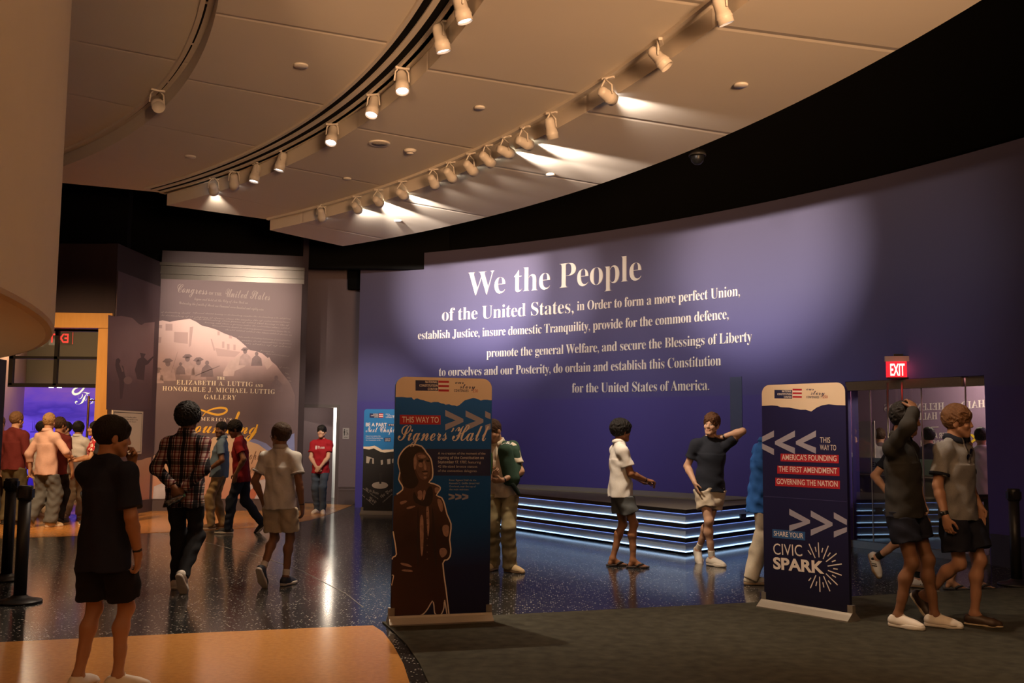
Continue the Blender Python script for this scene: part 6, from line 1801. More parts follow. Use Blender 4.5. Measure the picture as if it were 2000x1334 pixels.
    Sh.disp = folds(top.get('fold', .0065), top.get('ff', 40), seed + 11, (1, .7, .9))
    V, F = mesh_shape(Sh, hh)
    shirt = put_mesh(top.get('name', 'shirt'), V, F, top['m'], root, sc)
    if top.get('cuffs'):
        for s, S_, E_, W_, d, n, sp in ARM:
            C_ = S_ + (E_ - S_) * sl; ax = _n(E_ - S_)
            K = Shape(); K.cone(C_ - ax * .03, C_ + ax * .03, .0580 + e * 1.08, .0585 + e * 1.08, .0, cuts=[(C_ + ax * .002, ax), (C_ - ax * .022, -ax)])
            v_, f_ = mesh_shape(K, min(hh, .007)); put_mesh('sleeve_band', v_, f_, top['cuffs'], shirt, sc)
    if top.get('collar') is not None:
        vs, fs = [], []
        open_ = top.get('open', .5)
        prof = [(.060, .548), (.063, .580), (.069, .590), (.077, .572), (.086, .546), (.080, .541)]
        nS = 28
        for i in range(nS + 1):
            a = math.pi / 2 + open_ * .5 + (2 * math.pi - open_) * i / nS
            fro = max(0, math.sin(a))
            for r, zz in prof: 
                vs.append(tp(r * math.cos(a) * 1.03, -.010 + r * 1.08 * math.sin(a), zz - fro * .030 + .008 * (1 - fro)))
        m_ = len(prof)
        for i in range(nS):
            for j in range(m_):
                j2 = (j + 1) % m_
                fs.append((i * m_ + j, (i + 1) * m_ + j, (i + 1) * m_ + j2, i * m_ + j2))
        put_mesh('collar', np.array(vs), np.array(fs), top['collar'], shirt, sc)
        # placket with buttons down the front
        pts = [tp(0, 0, zz) for zz in (.52, .46, .40, .36)]
        bv = BVHTree.FromPolygons([Vector(v) for v in V], [tuple(f_) for f_ in F])
        st, bt = [], []
        fy = Vector(T @ np.array([0, 1, 0]))
        for p_ in pts:
            hit = bv.ray_cast(Vector(p_) + fy * .4, -fy)
            if hit[0] is not None: st.append(np.array(hit[0]) + np.array(fy) * .003)
        if len(st) > 2:
            tx = T @ np.array([.016, 0, 0]); vv, ff = [], []
            for i, p_ in enumerate(st):
                vv += [p_ - tx, p_ + tx, p_ + tx - np.array(fy) * .008, p_ - tx - np.array(fy) * .008]
                if i: ff += [(4 * i - 4, 4 * i - 3, 4 * i + 1, 4 * i), (4 * i - 3, 4 * i - 2, 4 * i + 2, 4 * i + 1), (4 * i - 1, 4 * i - 4, 4 * i, 4 * i + 3)]
            put_mesh('placket', np.array(vv), np.array(ff), top['m'], shirt, sc)
    elif top.get('rib', True):
        ringc = []
        for i in range(25):
            a = 2 * math.pi * i / 24
            ringc.append(tp(.064 * math.cos(a), -.012 + .064 * math.sin(a), .553 - max(0, math.sin(a)) * .022))
        v_, f_ = tube_data(ringc, .008, 6); put_mesh('neckband', np.array([v[:] for v in v_]), np.array([f for f in f_ if len(f) == 4]), top['m'], shirt, sc)
    # ---- trousers or shorts
    Tr = Shape()
    ef = bot.get('fit', .016)
    wz = min(.10, hem + .045)
    wc = [(P0 + (0, 0, wz), np.array([0, 0, 1.0]))]
    Tr.ell(P0 + (0, 0, -.02), (.152 * bw + ef, .108 + ef * .9, .125), k=.05, cuts=wc)
    if wz > 0: Tr.tube(P0 + (0, 0, -.06), P0 + (0, 0, wz), (.150 * bw + ef * .8, .108 + ef * .8), (.144 * bw + ef * .6, .100 + ef * .6), np.eye(3), .04)
    for s, Hp, K_, A_, f in LEG:
        if bot['kind'] == 'shorts':
            ax = _n(K_ - Hp); C_ = Hp + (K_ - Hp) * bot.get('len', .78)
            Tr.cone(Hp, C_ + ax * .08, .084 + ef, .080 + ef * bot.get('flare', 1.6), .035, cuts=[(C_, ax)] + ([(Hp + (0, 0, wz - .02), np.array([0, 0, 1.0]))] if wz < .09 else []))
        else:
            ax = _n(A_ - K_); C_ = A_ + ax * (bot.get('drop', .03))
            w_k, w_a = bot.get('knee', .066), bot.get('ankle', .062)
            w_k = max(w_k + ef * .5, .071); Tr.cone(Hp, K_, .084 + ef, w_k, .035, cuts=([(Hp + (0, 0, wz - .02), np.array([0, 0, 1.0]))] if wz < .09 else [])); Tr.ell(K_ + f[:, 1] * .008, (w_k,) * 3, k=.03); Tr.cone(K_, K_ + (A_ - K_) * .35 - f[:, 1] * .012, w_k, w_k * .96, .03); Tr.cone(K_, C_ + ax * .05, w_k, w_a, .03, cuts=[(C_, ax)])
    Tr.disp = folds(bot.get('fold', .0065), bot.get('ff', 46), seed + 23, (.6, .6, 1.2))
    V, F = mesh_shape(Tr, hh)
    tr_o = put_mesh('shorts' if bot['kind'] == 'shorts' else 'trousers', V, F, bot['m'], root, sc)
    if bot.get('belt') and wz > .08:
        K = Shape(); K.tube(P0 + (0, 0, .045), P0 + (0, 0, .08), (.152 * bw + ef * .7, .110 + ef * .7), (.150 * bw + ef * .7, .108 + ef * .7), np.eye(3), 0)
        v_, f_ = mesh_shape(K, min(hh, .008)); put_mesh('belt', v_, f_, bot['belt'], tr_o, sc)
    # ---- shoes
    for s, Hp, K_, A_, f in LEG:
        fp = lambda x, y, zz: A_ + f @ np.array([x, y, zz])
        up = f[:, 2]; gz = -.085
        U, So = Shape(), Shape()
        k_ = shoes['kind']
        inn = -s * .008
        if k_ == 'sandal':
            for a, b, ra, rb in (((0, -.045, gz + .010), (0, .12, gz + .010), .036, .046), ((0, .10, gz + .010), (inn, .165, gz + .010), .046, .036)):
                So.cone(fp(*a), fp(*b), ra, rb, .01, cuts=[(fp(0, 0, gz + .020), up), (fp(0, 0, gz), -up)])
            v_, f_ = mesh_shape(So, min(hh, .006)); so = put_mesh('sandal', v_, f_, shoes['m'], root, sc)
            ps = []
            for sx in (-1, 1):
                ps.append(tube_data([fp(sx * .044, .04, gz + .018), fp(sx * .040, .075, gz + .042), fp(sx * .022, .115, gz + .042), fp(-s * .018, .145, gz + .026), fp(-s * .018, .150, gz + .016)], [.010, .012, .012, .008, .005], 6))
            vv, ff = merge(ps); bm = bmesh.new(); vl = [bm.verts.new(Vector(v) * sc) for v in vv]
            for f2 in ff: bm.faces.new([vl[i] for i in f2])
            link_bm('strap', bm, shoes['sole'], so, True)
            continue
        st_ = .030 if k_ == 'sneaker' else .014
        for a, b, ra, rb in (((0, -.042, 0), (0, .115, 0), .0375, .050), ((0, .105, 0), (inn, .172, 0), .050, .038)):
            a2, b2 = (a[0], a[1], gz + st_ * .5), (b[0], b[1], gz + st_ * .5)
            So.cone(fp(*a2), fp(*b2), ra, rb, .012, cuts=[(fp(0, 0, gz + st_), up), (fp(0, 0, gz), -up)])
        bc = [(fp(0, 0, gz + st_ * .8), -up)]
        U.cone(fp(0, -.040, gz + .045), fp(0, .03, gz + .045), .0385, .042, .02, cuts=bc)
        U.cone(fp(0, .02, gz + .040), fp(inn, .125, gz + .025), .044, .045, .02, cuts=bc)
        U.cone(fp(inn, .12, gz + .022), fp(inn, .172, gz + .020), .043, .034, .02, cuts=bc)
        if k_ == 'sneaker':
            U.cone(fp(0, -.028, gz + .05), fp(0, -.012, gz + .085), .040, .040, .02, cuts=[(fp(0, 0, gz + .092), _n(up - f[:, 1] * .1))])
            U.cone(fp(0, .03, gz + .07), fp(inn * .6, .10, gz + .048), .030, .028, .02)
        else:
            U.cone(fp(0, -.03, gz + .05), fp(0, -.02, gz + .06), .037, .037, .02, cuts=[(fp(0, 0, gz + .066), up)])
        v_, f_ = mesh_shape(U, min(hh, .006)); so = put_mesh('shoe', v_, f_, shoes['m'], root, sc)
        v_, f_ = mesh_shape(So, min(hh, .006)); put_mesh('sole', v_, f_, shoes['sole'], so, sc)
        if k_ == 'sneaker' and h < .009:
            ps = []
            for j in range(4):
                y_ = .045 + .020 * j; zz = gz + .103 - .016 * j
                ps.append(tube_data([fp(-.022, y_, zz - .010), fp(0, y_ + .002, zz), fp(.022, y_, zz - .010)], .0035, 5))
            vv, ff = merge(ps); vv = [Vector(v) * sc for v in vv]
            link('laces', vv, ff, shoes.get('lace', shoes['sole']), so, True)
        if shoes.get('stripe') and h < .0095:
            ps = []
            for sx in (-1, 1):
                for j in range(3):
                    y_ = .03 + .022 * j
                    ps.append(tube_data([fp(sx * .0475, y_ - .012, gz + .032), fp(sx * .040, y_ + .004, gz + .060), fp(sx * .026, y_ + .018, gz + .078)], .0042, 5))
            vv, ff = merge(ps); link('side_stripe', [Vector(v) * sc for v in vv], ff, shoes['stripe'], so, True)
        if shoes.get('sock'):
            K = Shape(); ax = _n(K_ - A_); top_ = A_ + ax * shoes.get('sockh', .07)
            K.cone(A_ - ax * .03, top_ + ax * .03, .0385, .0405, 0, cuts=[(top_, ax)])
            v_, f_ = mesh_shape(K, min(hh, .008)); put_mesh('sock', v_, f_, shoes['sock'], root, sc)
    info = dict(root=root, shirt=shirt, sc=sc, ARM=ARM, LEG=LEG, HC=HC, Hd=Hd, T=T, P0=P0, tp=tp, hp=hp, face=face, hh=hh)
    people.append(info)
    return info

def wrist_band(I, side, m, w=.016, off=.03, name='watch', dial=None, r=.031):
    s, S_, E_, W_, d, n, sp = I['ARM'][0 if side > 0 else 1]
    ax = _n(W_ - E_); c = W_ - ax * off
    K = Shape(); K.cone(c - ax * .03, c + ax * .03, r, r - .001, 0, cuts=[(c + ax * w, ax), (c - ax * w, -ax)])
    v_, f_ = mesh_shape(K, .006); o = put_mesh(name, v_, f_, m, I['root'], I['sc'])
    if dial is not None:
        q = c - n * .030
        K = Shape(); K.cone(q, q - n * .006, .017, .016, 0)
        v_, f_ = mesh_shape(K, .006); put_mesh('dial', v_, f_, dial, o, I['sc'])
    return o

def chest_print(I, s, style, u0, u1, z, cap, m, name='lettering', back=False, extra=None, **kw):
    """lettering pressed onto the shirt, following its folds"""
    me = I['shirt'].data
    bv = BVHTree.FromPolygons([v.co[:] for v in me.vertices], [tuple(p.vertices) for p in me.polygons])
    vs, fs, w = text_data(s, style, **kw)
    sg = -1 if back else 1
    fy = Vector(I['T'] @ np.array([0, sg, 0])); out = []
    pl = [(u0 + (u1 - u0) * v[0] / w, z + v[1] * cap / .69) for v in vs]
    F = list(fs)
    if extra:
        for poly in extra:
            b = len(pl); pl += poly; F += [tuple(b + i for i in t) for t in poly_fill(poly)]
    for u, zz in pl:
        # text runs towards the wearer's left when seen from the front
        p = Vector(I['tp'](u * sg, 0, zz)) * I['sc']
        hit = bv.ray_cast(p + fy * .5, -fy)
        out.append((hit[0] + fy * .004) if hit[0] is not None else p + fy * .14)
    return link(name, out, F, m, I['shirt'])

def glasses(I, m, lens=None):
    hp = I['hp']; ps = []
    for s in (1, -1):
        ps.append(tube_data([hp(s * .033 + .021 * math.cos(t), .103 - .004 * abs(math.cos(t)), .006 + .016 * math.sin(t)) for t in np.linspace(0, 2 * math.pi, 17)], .0022, 5))
        ps.append(tube_data([hp(s * .054, .100, .010), hp(s * .074, .06, .012), hp(s * .078, .0, .010)], .002, 5))
    ps.append(tube_data([hp(-.012, .106, .008), hp(.012, .106, .008)], .002, 5))
    vv, ff = merge(ps); return link('glasses', [Vector(v) * I['sc'] for v in vv], ff, m, I['root'], True)
def world(I, p): 
    I['root'].matrix_basis  # root is placed by location and turn
    return Matrix.Translation(I['root'].location) @ Matrix.Rotation(-I['face'] * D2R, 4, 'Z') @ (Vector(p) * I['sc'])

# ------------------------------------------------------------------ who is in the hall
F_ = fabric
WSOLE = mat('sole_white', (.62, .56, .48), .6)
GUM = mat('sole_gum', (.30, .20, .11), .6)
DSOLE = mat('sole_dark', (.03, .028, .026), .6)
WSHOE = mat('shoe_white', (.70, .64, .56), .55, noise=(18, .08))
BLACKH = dict(n='black', c=(.012, .010, .009))
def hair(n, c, **k): d = dict(n=n, c=c); d.update(k); return d
def H_blk(**k): return hair('black', (.012, .010, .009), **k)
def H_brn(**k): return hair('brown', (.055, .030, .016), **k)
def H_blond(**k): return hair('blond', (.36, .22, .10), **k)
def H_ging(**k): return hair('ginger', (.135, .062, .026), **k)
def tee(m, **k): d = dict(m=m, name='t_shirt', sleeve=.62, fit=.018, hem=-.13); d.update(k); return d
def polo(m, c=None, **k): d = dict(m=m, name='polo_shirt', sleeve=.66, fit=.018, hem=-.10, collar=c or m); d.update(k); return d
def longs(m, **k): d = dict(m=m, name='shirt', sleeve=1.93, fit=.020, hem=-.13, collar=m); d.update(k); return d
def shorts(m, **k): d = dict(kind='shorts', m=m, len=.76); d.update(k); return d
def trous(m, **k): d = dict(kind='trousers', m=m); d.update(k); return d
def sneak(m=WSHOE, sole=WSOLE, **k): d = dict(kind='sneaker', m=m, sole=sole); d.update(k); return d
SOCKW = F_('white_sock', (.66, .62, .55)); SOCKB = F_('black_sock', (.015, .015, .015))
BLKBAND = mat('band_black', (.012, .012, .012), .4)

# 1 near man seen from behind at the left
p = person('person seen from behind in navy t-shirt and black shorts, hand at chin, nearest the camera', (0, 0), 14, 1.66, 'tan', H_blk(top=.030, side=.020, nape=-.085, fringe=.045, back=.006, bang=.7, amp=.0025, freq=90),
       tee(F_('navy_tee', (.014, .018, .034)), fit=.022, hem=-.17, hemw=.012, sleeve=.80, flare=1.3), shorts(F_('black_shorts', (.010, .011, .016)), len=.82, fit=.020), sneak(WSHOE, WSOLE),
       R=arm((.235, .03, .865), (.5, -1, 0), (-.02, .10, -1), (-.9, -.2, 0), .75), L=arm((.05, .18, 1.43), (-.6, .5, -1), (.35, -.12, .9), (-.3, -.9, .1), .9),
       legs=(leg((.11, .05, .085), 60), leg((-.13, -.02, .085), -4)), head=(42, 8, 0), h=.0065, build=.90, at=(-2.50, 6.22), seed=3)
wrist_band(p, 1, BLKBAND, .010, .03, 'bracelet')
# 2 plaid shirt
p = person('person with dark curly hair in a plaid shirt walking away, hands clasped behind', (353, 1153), 3, 1.84, 'brown', H_blk(top=.048, side=.040, nape=-.070, fringe=.05, back=.012, amp=.012, freq=170),
       longs(plaid('plaid'), hem=-.15, fit=.022, hemw=.012), trous(F_('black_jeans', (.014, .014, .016)), fit=.010, knee=.060, ankle=.056), sneak(WSHOE, WSOLE),
       R=arm((.045, -.175, .955), (1, -.35, 0), (-.55, -.02, -.75), (.1, 1, -.2), .6), L=arm((-.03, -.195, .975), (-1, -.35, 0), (.45, -.05, -.85), (0, 1, .1), .5),
       legs=(leg((.095, -.20, .175), 4, 52), leg((-.085, .10, .085), -6)), head=(4, 2, 0), h=.0075, seed=5)
PL = p
# 3 blue polo
p = person('person in a light blue polo and khaki trousers looking back toward the camera', (426, 1033), 262, 1.73, 'brown', H_blk(top=.024, side=.012, amp=.004, freq=120),
       polo(F_('blue_polo', (.16, .25, .36)), hem=-.09, belly=0), trous(F_('khaki', (.42, .30, .15)), fit=.016), sneak(mat('shoe_tan', (.22, .13, .07), .6), WSOLE),
       L=arm((-.235, .14, .98), (-.5, -1, 0), (.1, .5, -.8), (1, 0, 0), .4), belly=.04, legs=(leg((.10, -.06, .085), 6), leg((-.10, .10, .085), -14)), head=(-58, 2, 0), h=.009, build=1.08, beard=.35, seed=7)
wrist_band(p, -1, BLKBAND)
# 4 red tee dark jeans
p = person('person in a red t-shirt and dark jeans leaning toward the blue polo', (470, 1041), 266, 1.76, 'brown', H_blk(top=.036, side=.022, amp=.009, freq=150),
       tee(F_('red_tee', (.24, .016, .020)), hem=-.15), trous(F_('dark_jeans', (.020, .026, .042)), fit=.012), sneak(mat('shoe_black', (.015, .015, .016), .6), WSOLE),
       L=arm((-.225, .06, .92), (-.6, -1, 0), (.1, .2, -1), (1, 0, 0), .15), legs=(leg((.09, -.30, .15), 0, 42), leg((-.09, .17, .085), -4)), lean=9, head=(-8, 14, 0), h=.009, seed=9)
ring = [(.055 * math.cos(t), .36 + .055 * math.sin(t)) for t in np.linspace(0, 6.1, 20)]
ring_in = [(.042 * math.cos(t), .36 + .042 * math.sin(t)) for t in np.linspace(0, 6.1, 20)]
chest_print(p, 'Q', 'script', .05, -.05, .33, .09, mat('print_yellow', (.55, .38, .12), .7), 'emblem', extra=[ring + ring_in[::-1]])
# 5 white polo, khaki shorts
p = person('person in a pale polo and khaki shorts walking away, dark shoe lifted', (541, 1143), 10, 1.66, 'brown', H_brn(top=.036, side=.022, nape=-.085, amp=.006, freq=110, back=.006),
       polo(F_('pale_polo', (.60, .58, .53)), F_('grey_collar', (.40, .36, .32)), hem=-.11, cuffs=F_('grey_collar', (.40, .36, .32)), hemw=.006), shorts(F_('khaki_shorts', (.48, .40, .28)), len=.80, fit=.020), sneak(mat('shoe_navy', (.022, .025, .036), .6), WSOLE, sock=SOCKW, sockh=.085),
       L=arm((-.215, .05, .90), (-.7, -.8, 0), (.15, .2, -1), (1, 0, 0), .1), R=arm((.26, .0, .86), (.5, -1, 0), (.05, .15, -1), (-1, 0, 0), .5), legs=(leg((.085, .03, .085), 12), leg((-.075, -.22, .20), 4, 55)), head=(-66, 4, 0), h=.0075, seed=11)
glasses(p, BLKBAND); wrist_band(p, 1, BLKBAND, .008, .02, 'bracelet')
# 6 red university tee in the doorway
p = person('person in a red t-shirt with white lettering and jeans standing in the doorway', (624, 1003), 186, 1.71, 'light', H_blk(top=.028, side=.018, fringe=.035, bang=.8, amp=.004, freq=90),
       tee(F_('university_red', (.30, .012, .020)), hem=-.13), trous(F_('blue_jeans', (.055, .075, .11)), fit=.012), sneak(WSHOE, WSOLE),
       R=arm((.045, .175, .93), (1, -.4, 0), (-.6, .1, -.6), (0, -1, 0), .6), L=arm((-.045, .195, .92), (-1, -.4, 0), (.6, .1, -.6), (0, -1, 0), .6), legs=(leg((.07, -.06, .085), 14), leg((-.09, .08, .085), -22)), head=(-4, -4, 0), h=.009, seed=13)
MWP = mat('print_white', (.75, .70, .66), .7)
chest_print(p, 'Penn', 'serif', .035, -.095, .355, .058, MWP, thin=-.01)
sh_ = [(.095, .40), (.050, .40), (.050, .365), (.060, .345), (.0725, .335), (.085, .345), (.095, .365)]
chest_print(p, '.', 'plain', .09, .085, .34, .004, MWP, 'shield', extra=[[(.098, .412), (.047, .412), (.047, .402), (.098, .402)], [(.096, .398), (.074, .398), (.074, .338), (.087, .345), (.096, .365)], [(.070, .398), (.049, .398), (.049, .365), (.058, .345), (.070, .338)]])
# 7 cream polo with green sweatshirt over the shoulder
p = person('person in a cream polo and cargo trousers with a green sweatshirt over one shoulder', (982, 1115), 196, 1.76, 'olive', H_brn(top=.026, side=.014, amp=.007, freq=150),
       polo(F_('cream_polo', (.58, .50, .38)), hem=-.08), trous(F_('olive_cargo', (.25, .20, .105)), fit=.014, knee=.074, ankle=.078, fold=.008), sneak(mat('shoe_sand', (.46, .33, .17), .7), GUM),
       R=arm((.09, .25, 1.10), (.8, -.6, -.5), (-.75, .35, .25), (-.4, -.5, .6), .8), L=arm((-.055, .235, 1.045), (-.9, -.5, -.3), (.8, .35, -.1), (.2, -.7, .6), .75), legs=(leg((.12, -.02, .085), 20), leg((-.10, .06, .085), -72)), side=7, lean=5, head=(22, 16, 4), h=.0075, beard=.5, seed=15)
JK = p
wrist_band(p, -1, BLKBAND, .012, .02)
# 8 person behind the statue banner
p = person('person in dark navy clothes mostly hidden behind the statue banner, only elbow and leg showing', (905, 1141), 84, 1.56, 'light', H_brn(top=.02, side=.02),
       longs(F_('navy_top', (.016, .020, .034)), sleeve=1.8, hem=-.14, collar=None), trous(F_('navy_trousers', (.012, .014, .022)), fit=.014), dict(kind='sandal', m=mat('sandal_tan', (.30, .17, .08), .6), sole=mat('strap_tan', (.35, .2, .1), .6)),
       R=arm((.13, .27, 1.22), (.2, 1, -.9), (-.1, .15, 1), (-.8, .3, 0), .7), L=arm((-.10, .22, 1.18), (-.4, .8, -1), (0, .4, .9), (1, 0, 0), .6), lean=11, legs=(leg((.09, .12, .085), 4), leg((-.09, -.08, .085), -4)), h=.008, seed=17)
BH = p
wrist_band(p, 1, mat('band_silver', (.5, .5, .5), .3, .8), .010, .03, 'watch')
# 9 white polo, grey shorts, flip-flops
p = person('person in a white polo, grey shorts and flip-flops standing side-on before the platform', (1211, 1107), 80, 1.76, (.30, .135, .065), H_blk(top=.042, side=.030, nape=-.065, fringe=.045, back=.010, bang=1.0, amp=.010, freq=130),
       polo(F_('white_polo', (.74, .70, .64)), hem=-.10, hemw=.012, fit=.022), shorts(F_('slate_shorts', (.115, .125, .13)), len=.66, fit=.020), dict(kind='sandal', m=mat('sandal_brown', (.045, .028, .02), .7), sole=mat('strap_dark', (.02, .016, .014), .7)),
       R=arm((.115, .30, 1.03), (.6, -.9, -.6), (-.25, .9, -.05), (-.3, .1, -1), .7), L=arm((-.05, .325, 1.0), (-.6, -.9, -.6), (.45, .8, -.1), (.3, .0, -1), .6), legs=(leg((.095, .13, .085), 12), leg((-.09, -.07, .085), -8)), head=(-14, 4, 0), h=.0065, seed=19)
wrist_band(p, 1, BLKBAND, .010, .025)
# 10 navy tee, pale shorts, hand at neck
p = person('person in a navy t-shirt and beige shorts, hand at neck, legs crossed before the platform', (1388, 1103), 178, 1.86, 'pale', hair('auburn', (.105, .046, .020), top=.034, side=.018, fringe=.060, amp=.008, freq=150, bang=.45),
       tee(F_('dark_tee', (.020, .023, .034)), hem=-.09, fit=.014, sleeve=.60), shorts(F_('beige_shorts', (.56, .48, .37)), len=.64, fit=.024, flare=1.3, fold=.008, ff=55), sneak(mat('shoe_offwhite', (.60, .55, .47), .6), WSOLE, sock=SOCKW, sockh=.09),
       R=arm((.205, .10, .955), (.45, -.9, 0), (-.25, .25, -1), (-1, 0, 0), .1), L=arm((-.135, .03, 1.475), (-1, .25, -.12), (.75, -.55, .15), (.2, .1, .9), .45), legs=(leg((.0, .06, .085), -32), leg((.09, -.25, .145), -4, 38)), head=(34, 2, -4), side=-2, h=.0065, seed=21)
wrist_band(p, -1, BLKBAND, .014, .03, dial=BLKBAND)
chest_print(p, 'N', 'sans', 0, 0, 0, 0.001, MWP, 'N') if False else None
# 11 blue linen shirt half behind the dark banner
p = person('person in a bright blue shirt and cream trousers cut off by the dark navy banner', (1486, 1139), 84, 1.80, 'tan', H_brn(top=.024, side=.014),
       longs(F_('blue_linen', (.030, .130, .45)), sleeve=1.22, hem=-.20, fit=.026, hemw=.014, fold=.007), trous(F_('cream_trousers', (.56, .49, .38)), fit=.020, knee=.080, ankle=.078, fold=.008), sneak(mat('shoe_cream', (.50, .45, .36), .7), GUM),
       R=arm((.12, .34, 1.12), (.5, -.9, -.7), (-.3, .9, .1), (-.4, .1, -.8), .5), L=arm((-.08, .35, 1.12), (-.5, -.9, -.7), (.3, .9, .1), (.4, .1, -.8), .5), lean=9, legs=(leg((.10, -.14, .085), 2), leg((-.09, .36, .10), 0, -10)), head=(0, 34, 0), h=.0075, seed=23)
# 12 striped trainers behind the black pullover
p = person('person in navy t-shirt and striped white trainers hidden behind the black pullover', (1770, 1146), 150, 1.76, 'light', H_brn(top=.024, side=.014),
       tee(F_('navy_tee', (.014, .018, .034))), shorts(F_('black_shorts', (.010, .011, .016)), len=.7), sneak(mat('shoe_white_leather', (.66, .62, .56), .5), GUM, stripe=BLKBAND, sock=SOCKB, sockh=.085, lace=WSOLE),
       R=arm((.30, .06, .97), (.7, -.9, 0), (-.05, .2, -1), (-1, 0, 0), .6), legs=(leg((.26, -.16, .30), 10, 62), leg((-.09, .08, .085), -42)), pxy=(0, 0), h=.0075, seed=25)
ADI = p
wrist_band(p, 1, BLKBAND, .010, .03, 'bracelet')
# 13 black pullover, hand on head
p = person('person in a black pullover and shorts walking with one hand on top of the head', (1771, 1222), 132, 1.87, (.20, .095, .050), H_blk(top=.032, side=.018, fringe=.05, amp=.008, freq=140, bang=.7),
       dict(m=F_('black_pullover', (.030, .028, .026)), name='pullover', sleeve=1.95, fit=.022, hem=-.085, collar=F_('black_pullover', (.017, .016, .015)), fold=.005), shorts(F_('ink_shorts', (.010, .011, .020)), len=.62, fit=.028, flare=1.2), sneak(WSHOE, WSOLE),
       R=arm((.10, .135, 1.69), (1, .2, -.5), (-.62, -.35, .62), (-.35, -.75, -.5), .45, .6), L=HANG_L, legs=(leg((.10, -.03, .085), 4), leg((-.13, .17, .085), -16)), head=(-18, 8, 0), build=1.1, h=.0055, z=.013, seed=27)
# 14 grey polo with sunglasses
p = person('smiling person in a grey polo with dark collar, sunglasses hung at the neck', (1877, 1219), 142, 1.85, (.36, .185, .11), H_ging(top=.036, side=.020, fringe=.052, amp=.008, freq=140, bang=.8),
       polo(F_('grey_polo', (.21, .20, .195), noise=.3, scale=160), F_('ink_collar', (.012, .014, .024)), cuffs=F_('ink_collar', (.012, .014, .024)), hem=-.10, fit=.020, sleeve=.70), shorts(F_('ink_shorts', (.010, .011, .020)), len=.78, fit=.026), dict(kind='loafer', m=mat('loafer_brown', (.050, .028, .017), .5), sole=mat('sole_cream', (.45, .36, .24), .6)),
       R=arm((.26, .04, .86), (.5, -1, 0), (-.02, .18, -1), (-.9, .1, 0), .6), L=POCK_L, legs=(leg((.10, -.26, .20), 2, 48), leg((-.06, .08, .085), -24)), head=(-22, 4, 3), build=1.06, h=.0055, z=.013, seed=29)
GP = p
wrist_band(p, 1, BLKBAND, .020, .035, dial=BLKBAND)
# 15 dark figure behind the grey polo
p = person('person in dark clothes and dark sandals hidden behind the grey polo', (1884, 1150), 104, 1.66, 'tan', H_blk(top=.022, side=.014),
       longs(F_('grey_shirt', (.20, .19, .18)), sleeve=1.2), shorts(F_('black_shorts', (.010, .011, .016)), len=.8), dict(kind='sandal', m=DSOLE, sole=DSOLE),
       legs=(leg((.09, -.16, .085), 2), leg((-.09, .14, .085), -2)), h=.009, seed=31)
# 16-18 reflections of people in the glass, built as figures beyond it
for lab, at_, fc, hr, tp_, sd in (
        ('reflection of a person in a white t-shirt from behind, at the right end of the glass', (6.75, 14.35), 20, H_blk(top=.026, side=.018), tee(F_('white_tee', (.62, .60, .60))), 33),
        ('reflection of a person in a grey top in the glass beside the pale text panel', (5.86, 16.3), 340, H_blk(top=.028, side=.018), tee(F_('ash_tee', (.22, .21, .20))), 35),
        ('reflection of a person with brown hair in a plum top, left of the pullover', (6.26, 16.95), 15, H_brn(top=.026, side=.016), tee(F_('plum_tee', (.10, .07, .08))), 37),
        ('reflection of a person with long black hair in a dark top behind the grey polo', (6.35, 15.2), 350, H_blk(top=.030, side=.022, nape=-.12), tee(F_('coal_tee', (.02, .02, .024))), 39)):
    person(lab, (0, 0), fc, 1.74, 'tan', hr, tp_, trous(F_('coal_trousers', (.03, .03, .034))), sneak(), at=at_, h=.011, seed=sd, group='reflections of people in the glass entrance')
# 19- the group at the violet doorway
G = 'visitors gathered at the gallery doorway'
person('person with ginger hair cut off by the left picture edge at the gallery doorway', (-14, 1018), 10, 1.80, 'light', H_ging(top=.030, side=.018, amp=.006), tee(F_('rose_tee', (.50, .30, .28))), trous(F_('coal_trousers', (.03, .03, .034))), sneak(), h=.010, seed=41, group=G)
person('person in a maroon sweater and olive trousers, second from the left edge', (20, 1024), 8, 1.86, 'light', hair('dark_blond', (.17, .095, .045), top=.030, side=.016, amp=.006), dict(m=F_('maroon_knit', (.125, .022, .022), bump=.5), name='sweater', sleeve=1.95, fit=.026, hem=-.08), trous(F_('olive_trousers', (.105, .092, .055)), fit=.026, knee=.085, ankle=.080), sneak(mat('shoe_black', (.015, .015, .016), .6), DSOLE),
       R=arm((.27, .02, .86), (.4, -1, 0), (0, .1, -1), (-1, 0, 0), .4), head=(12, 0, 0), h=.0085, seed=43, group=G)
person('person with smooth black hair peeking out left of the pink shirt', (73, 1008), 20, 1.72, 'tan', H_blk(top=.034, side=.026, nape=-.06, amp=.002, freq=60), tee(F_('white_tee', (.62, .60, .60))), trous(F_('cream_trousers', (.56, .49, .38))), sneak(), h=.010, head=(40, 0, 0), seed=45, group=G)
person('person with curly blond hair in a pale pink shirt and faded jeans, one foot lifted', (84, 1029), 22, 1.83, 'light', H_blond(top=.036, side=.014, nape=-.06, amp=.009, freq=170), longs(F_('pink_shirt', (.66, .44, .38)), sleeve=1.55, hem=-.13, fit=.026), trous(F_('faded_jeans', (.115, .125, .135)), fit=.026, knee=.092, ankle=.096), sneak(mat('shoe_sand2', (.50, .40, .27), .7), WSOLE),
       L=arm((-.31, -.02, .885), (-.7, -1, 0), (-.05, .1, -1), (1, .1, 0), .4), R=arm((.20, .26, 1.08), (1, -.6, -.3), (-.4, .8, .2), (-.5, 0, -.8), .6), legs=(leg((.10, .04, .085), 20), leg((-.13, -.16, .13), -10, 35)), head=(-24, 6, 0), h=.0085, seed=47, group=G)
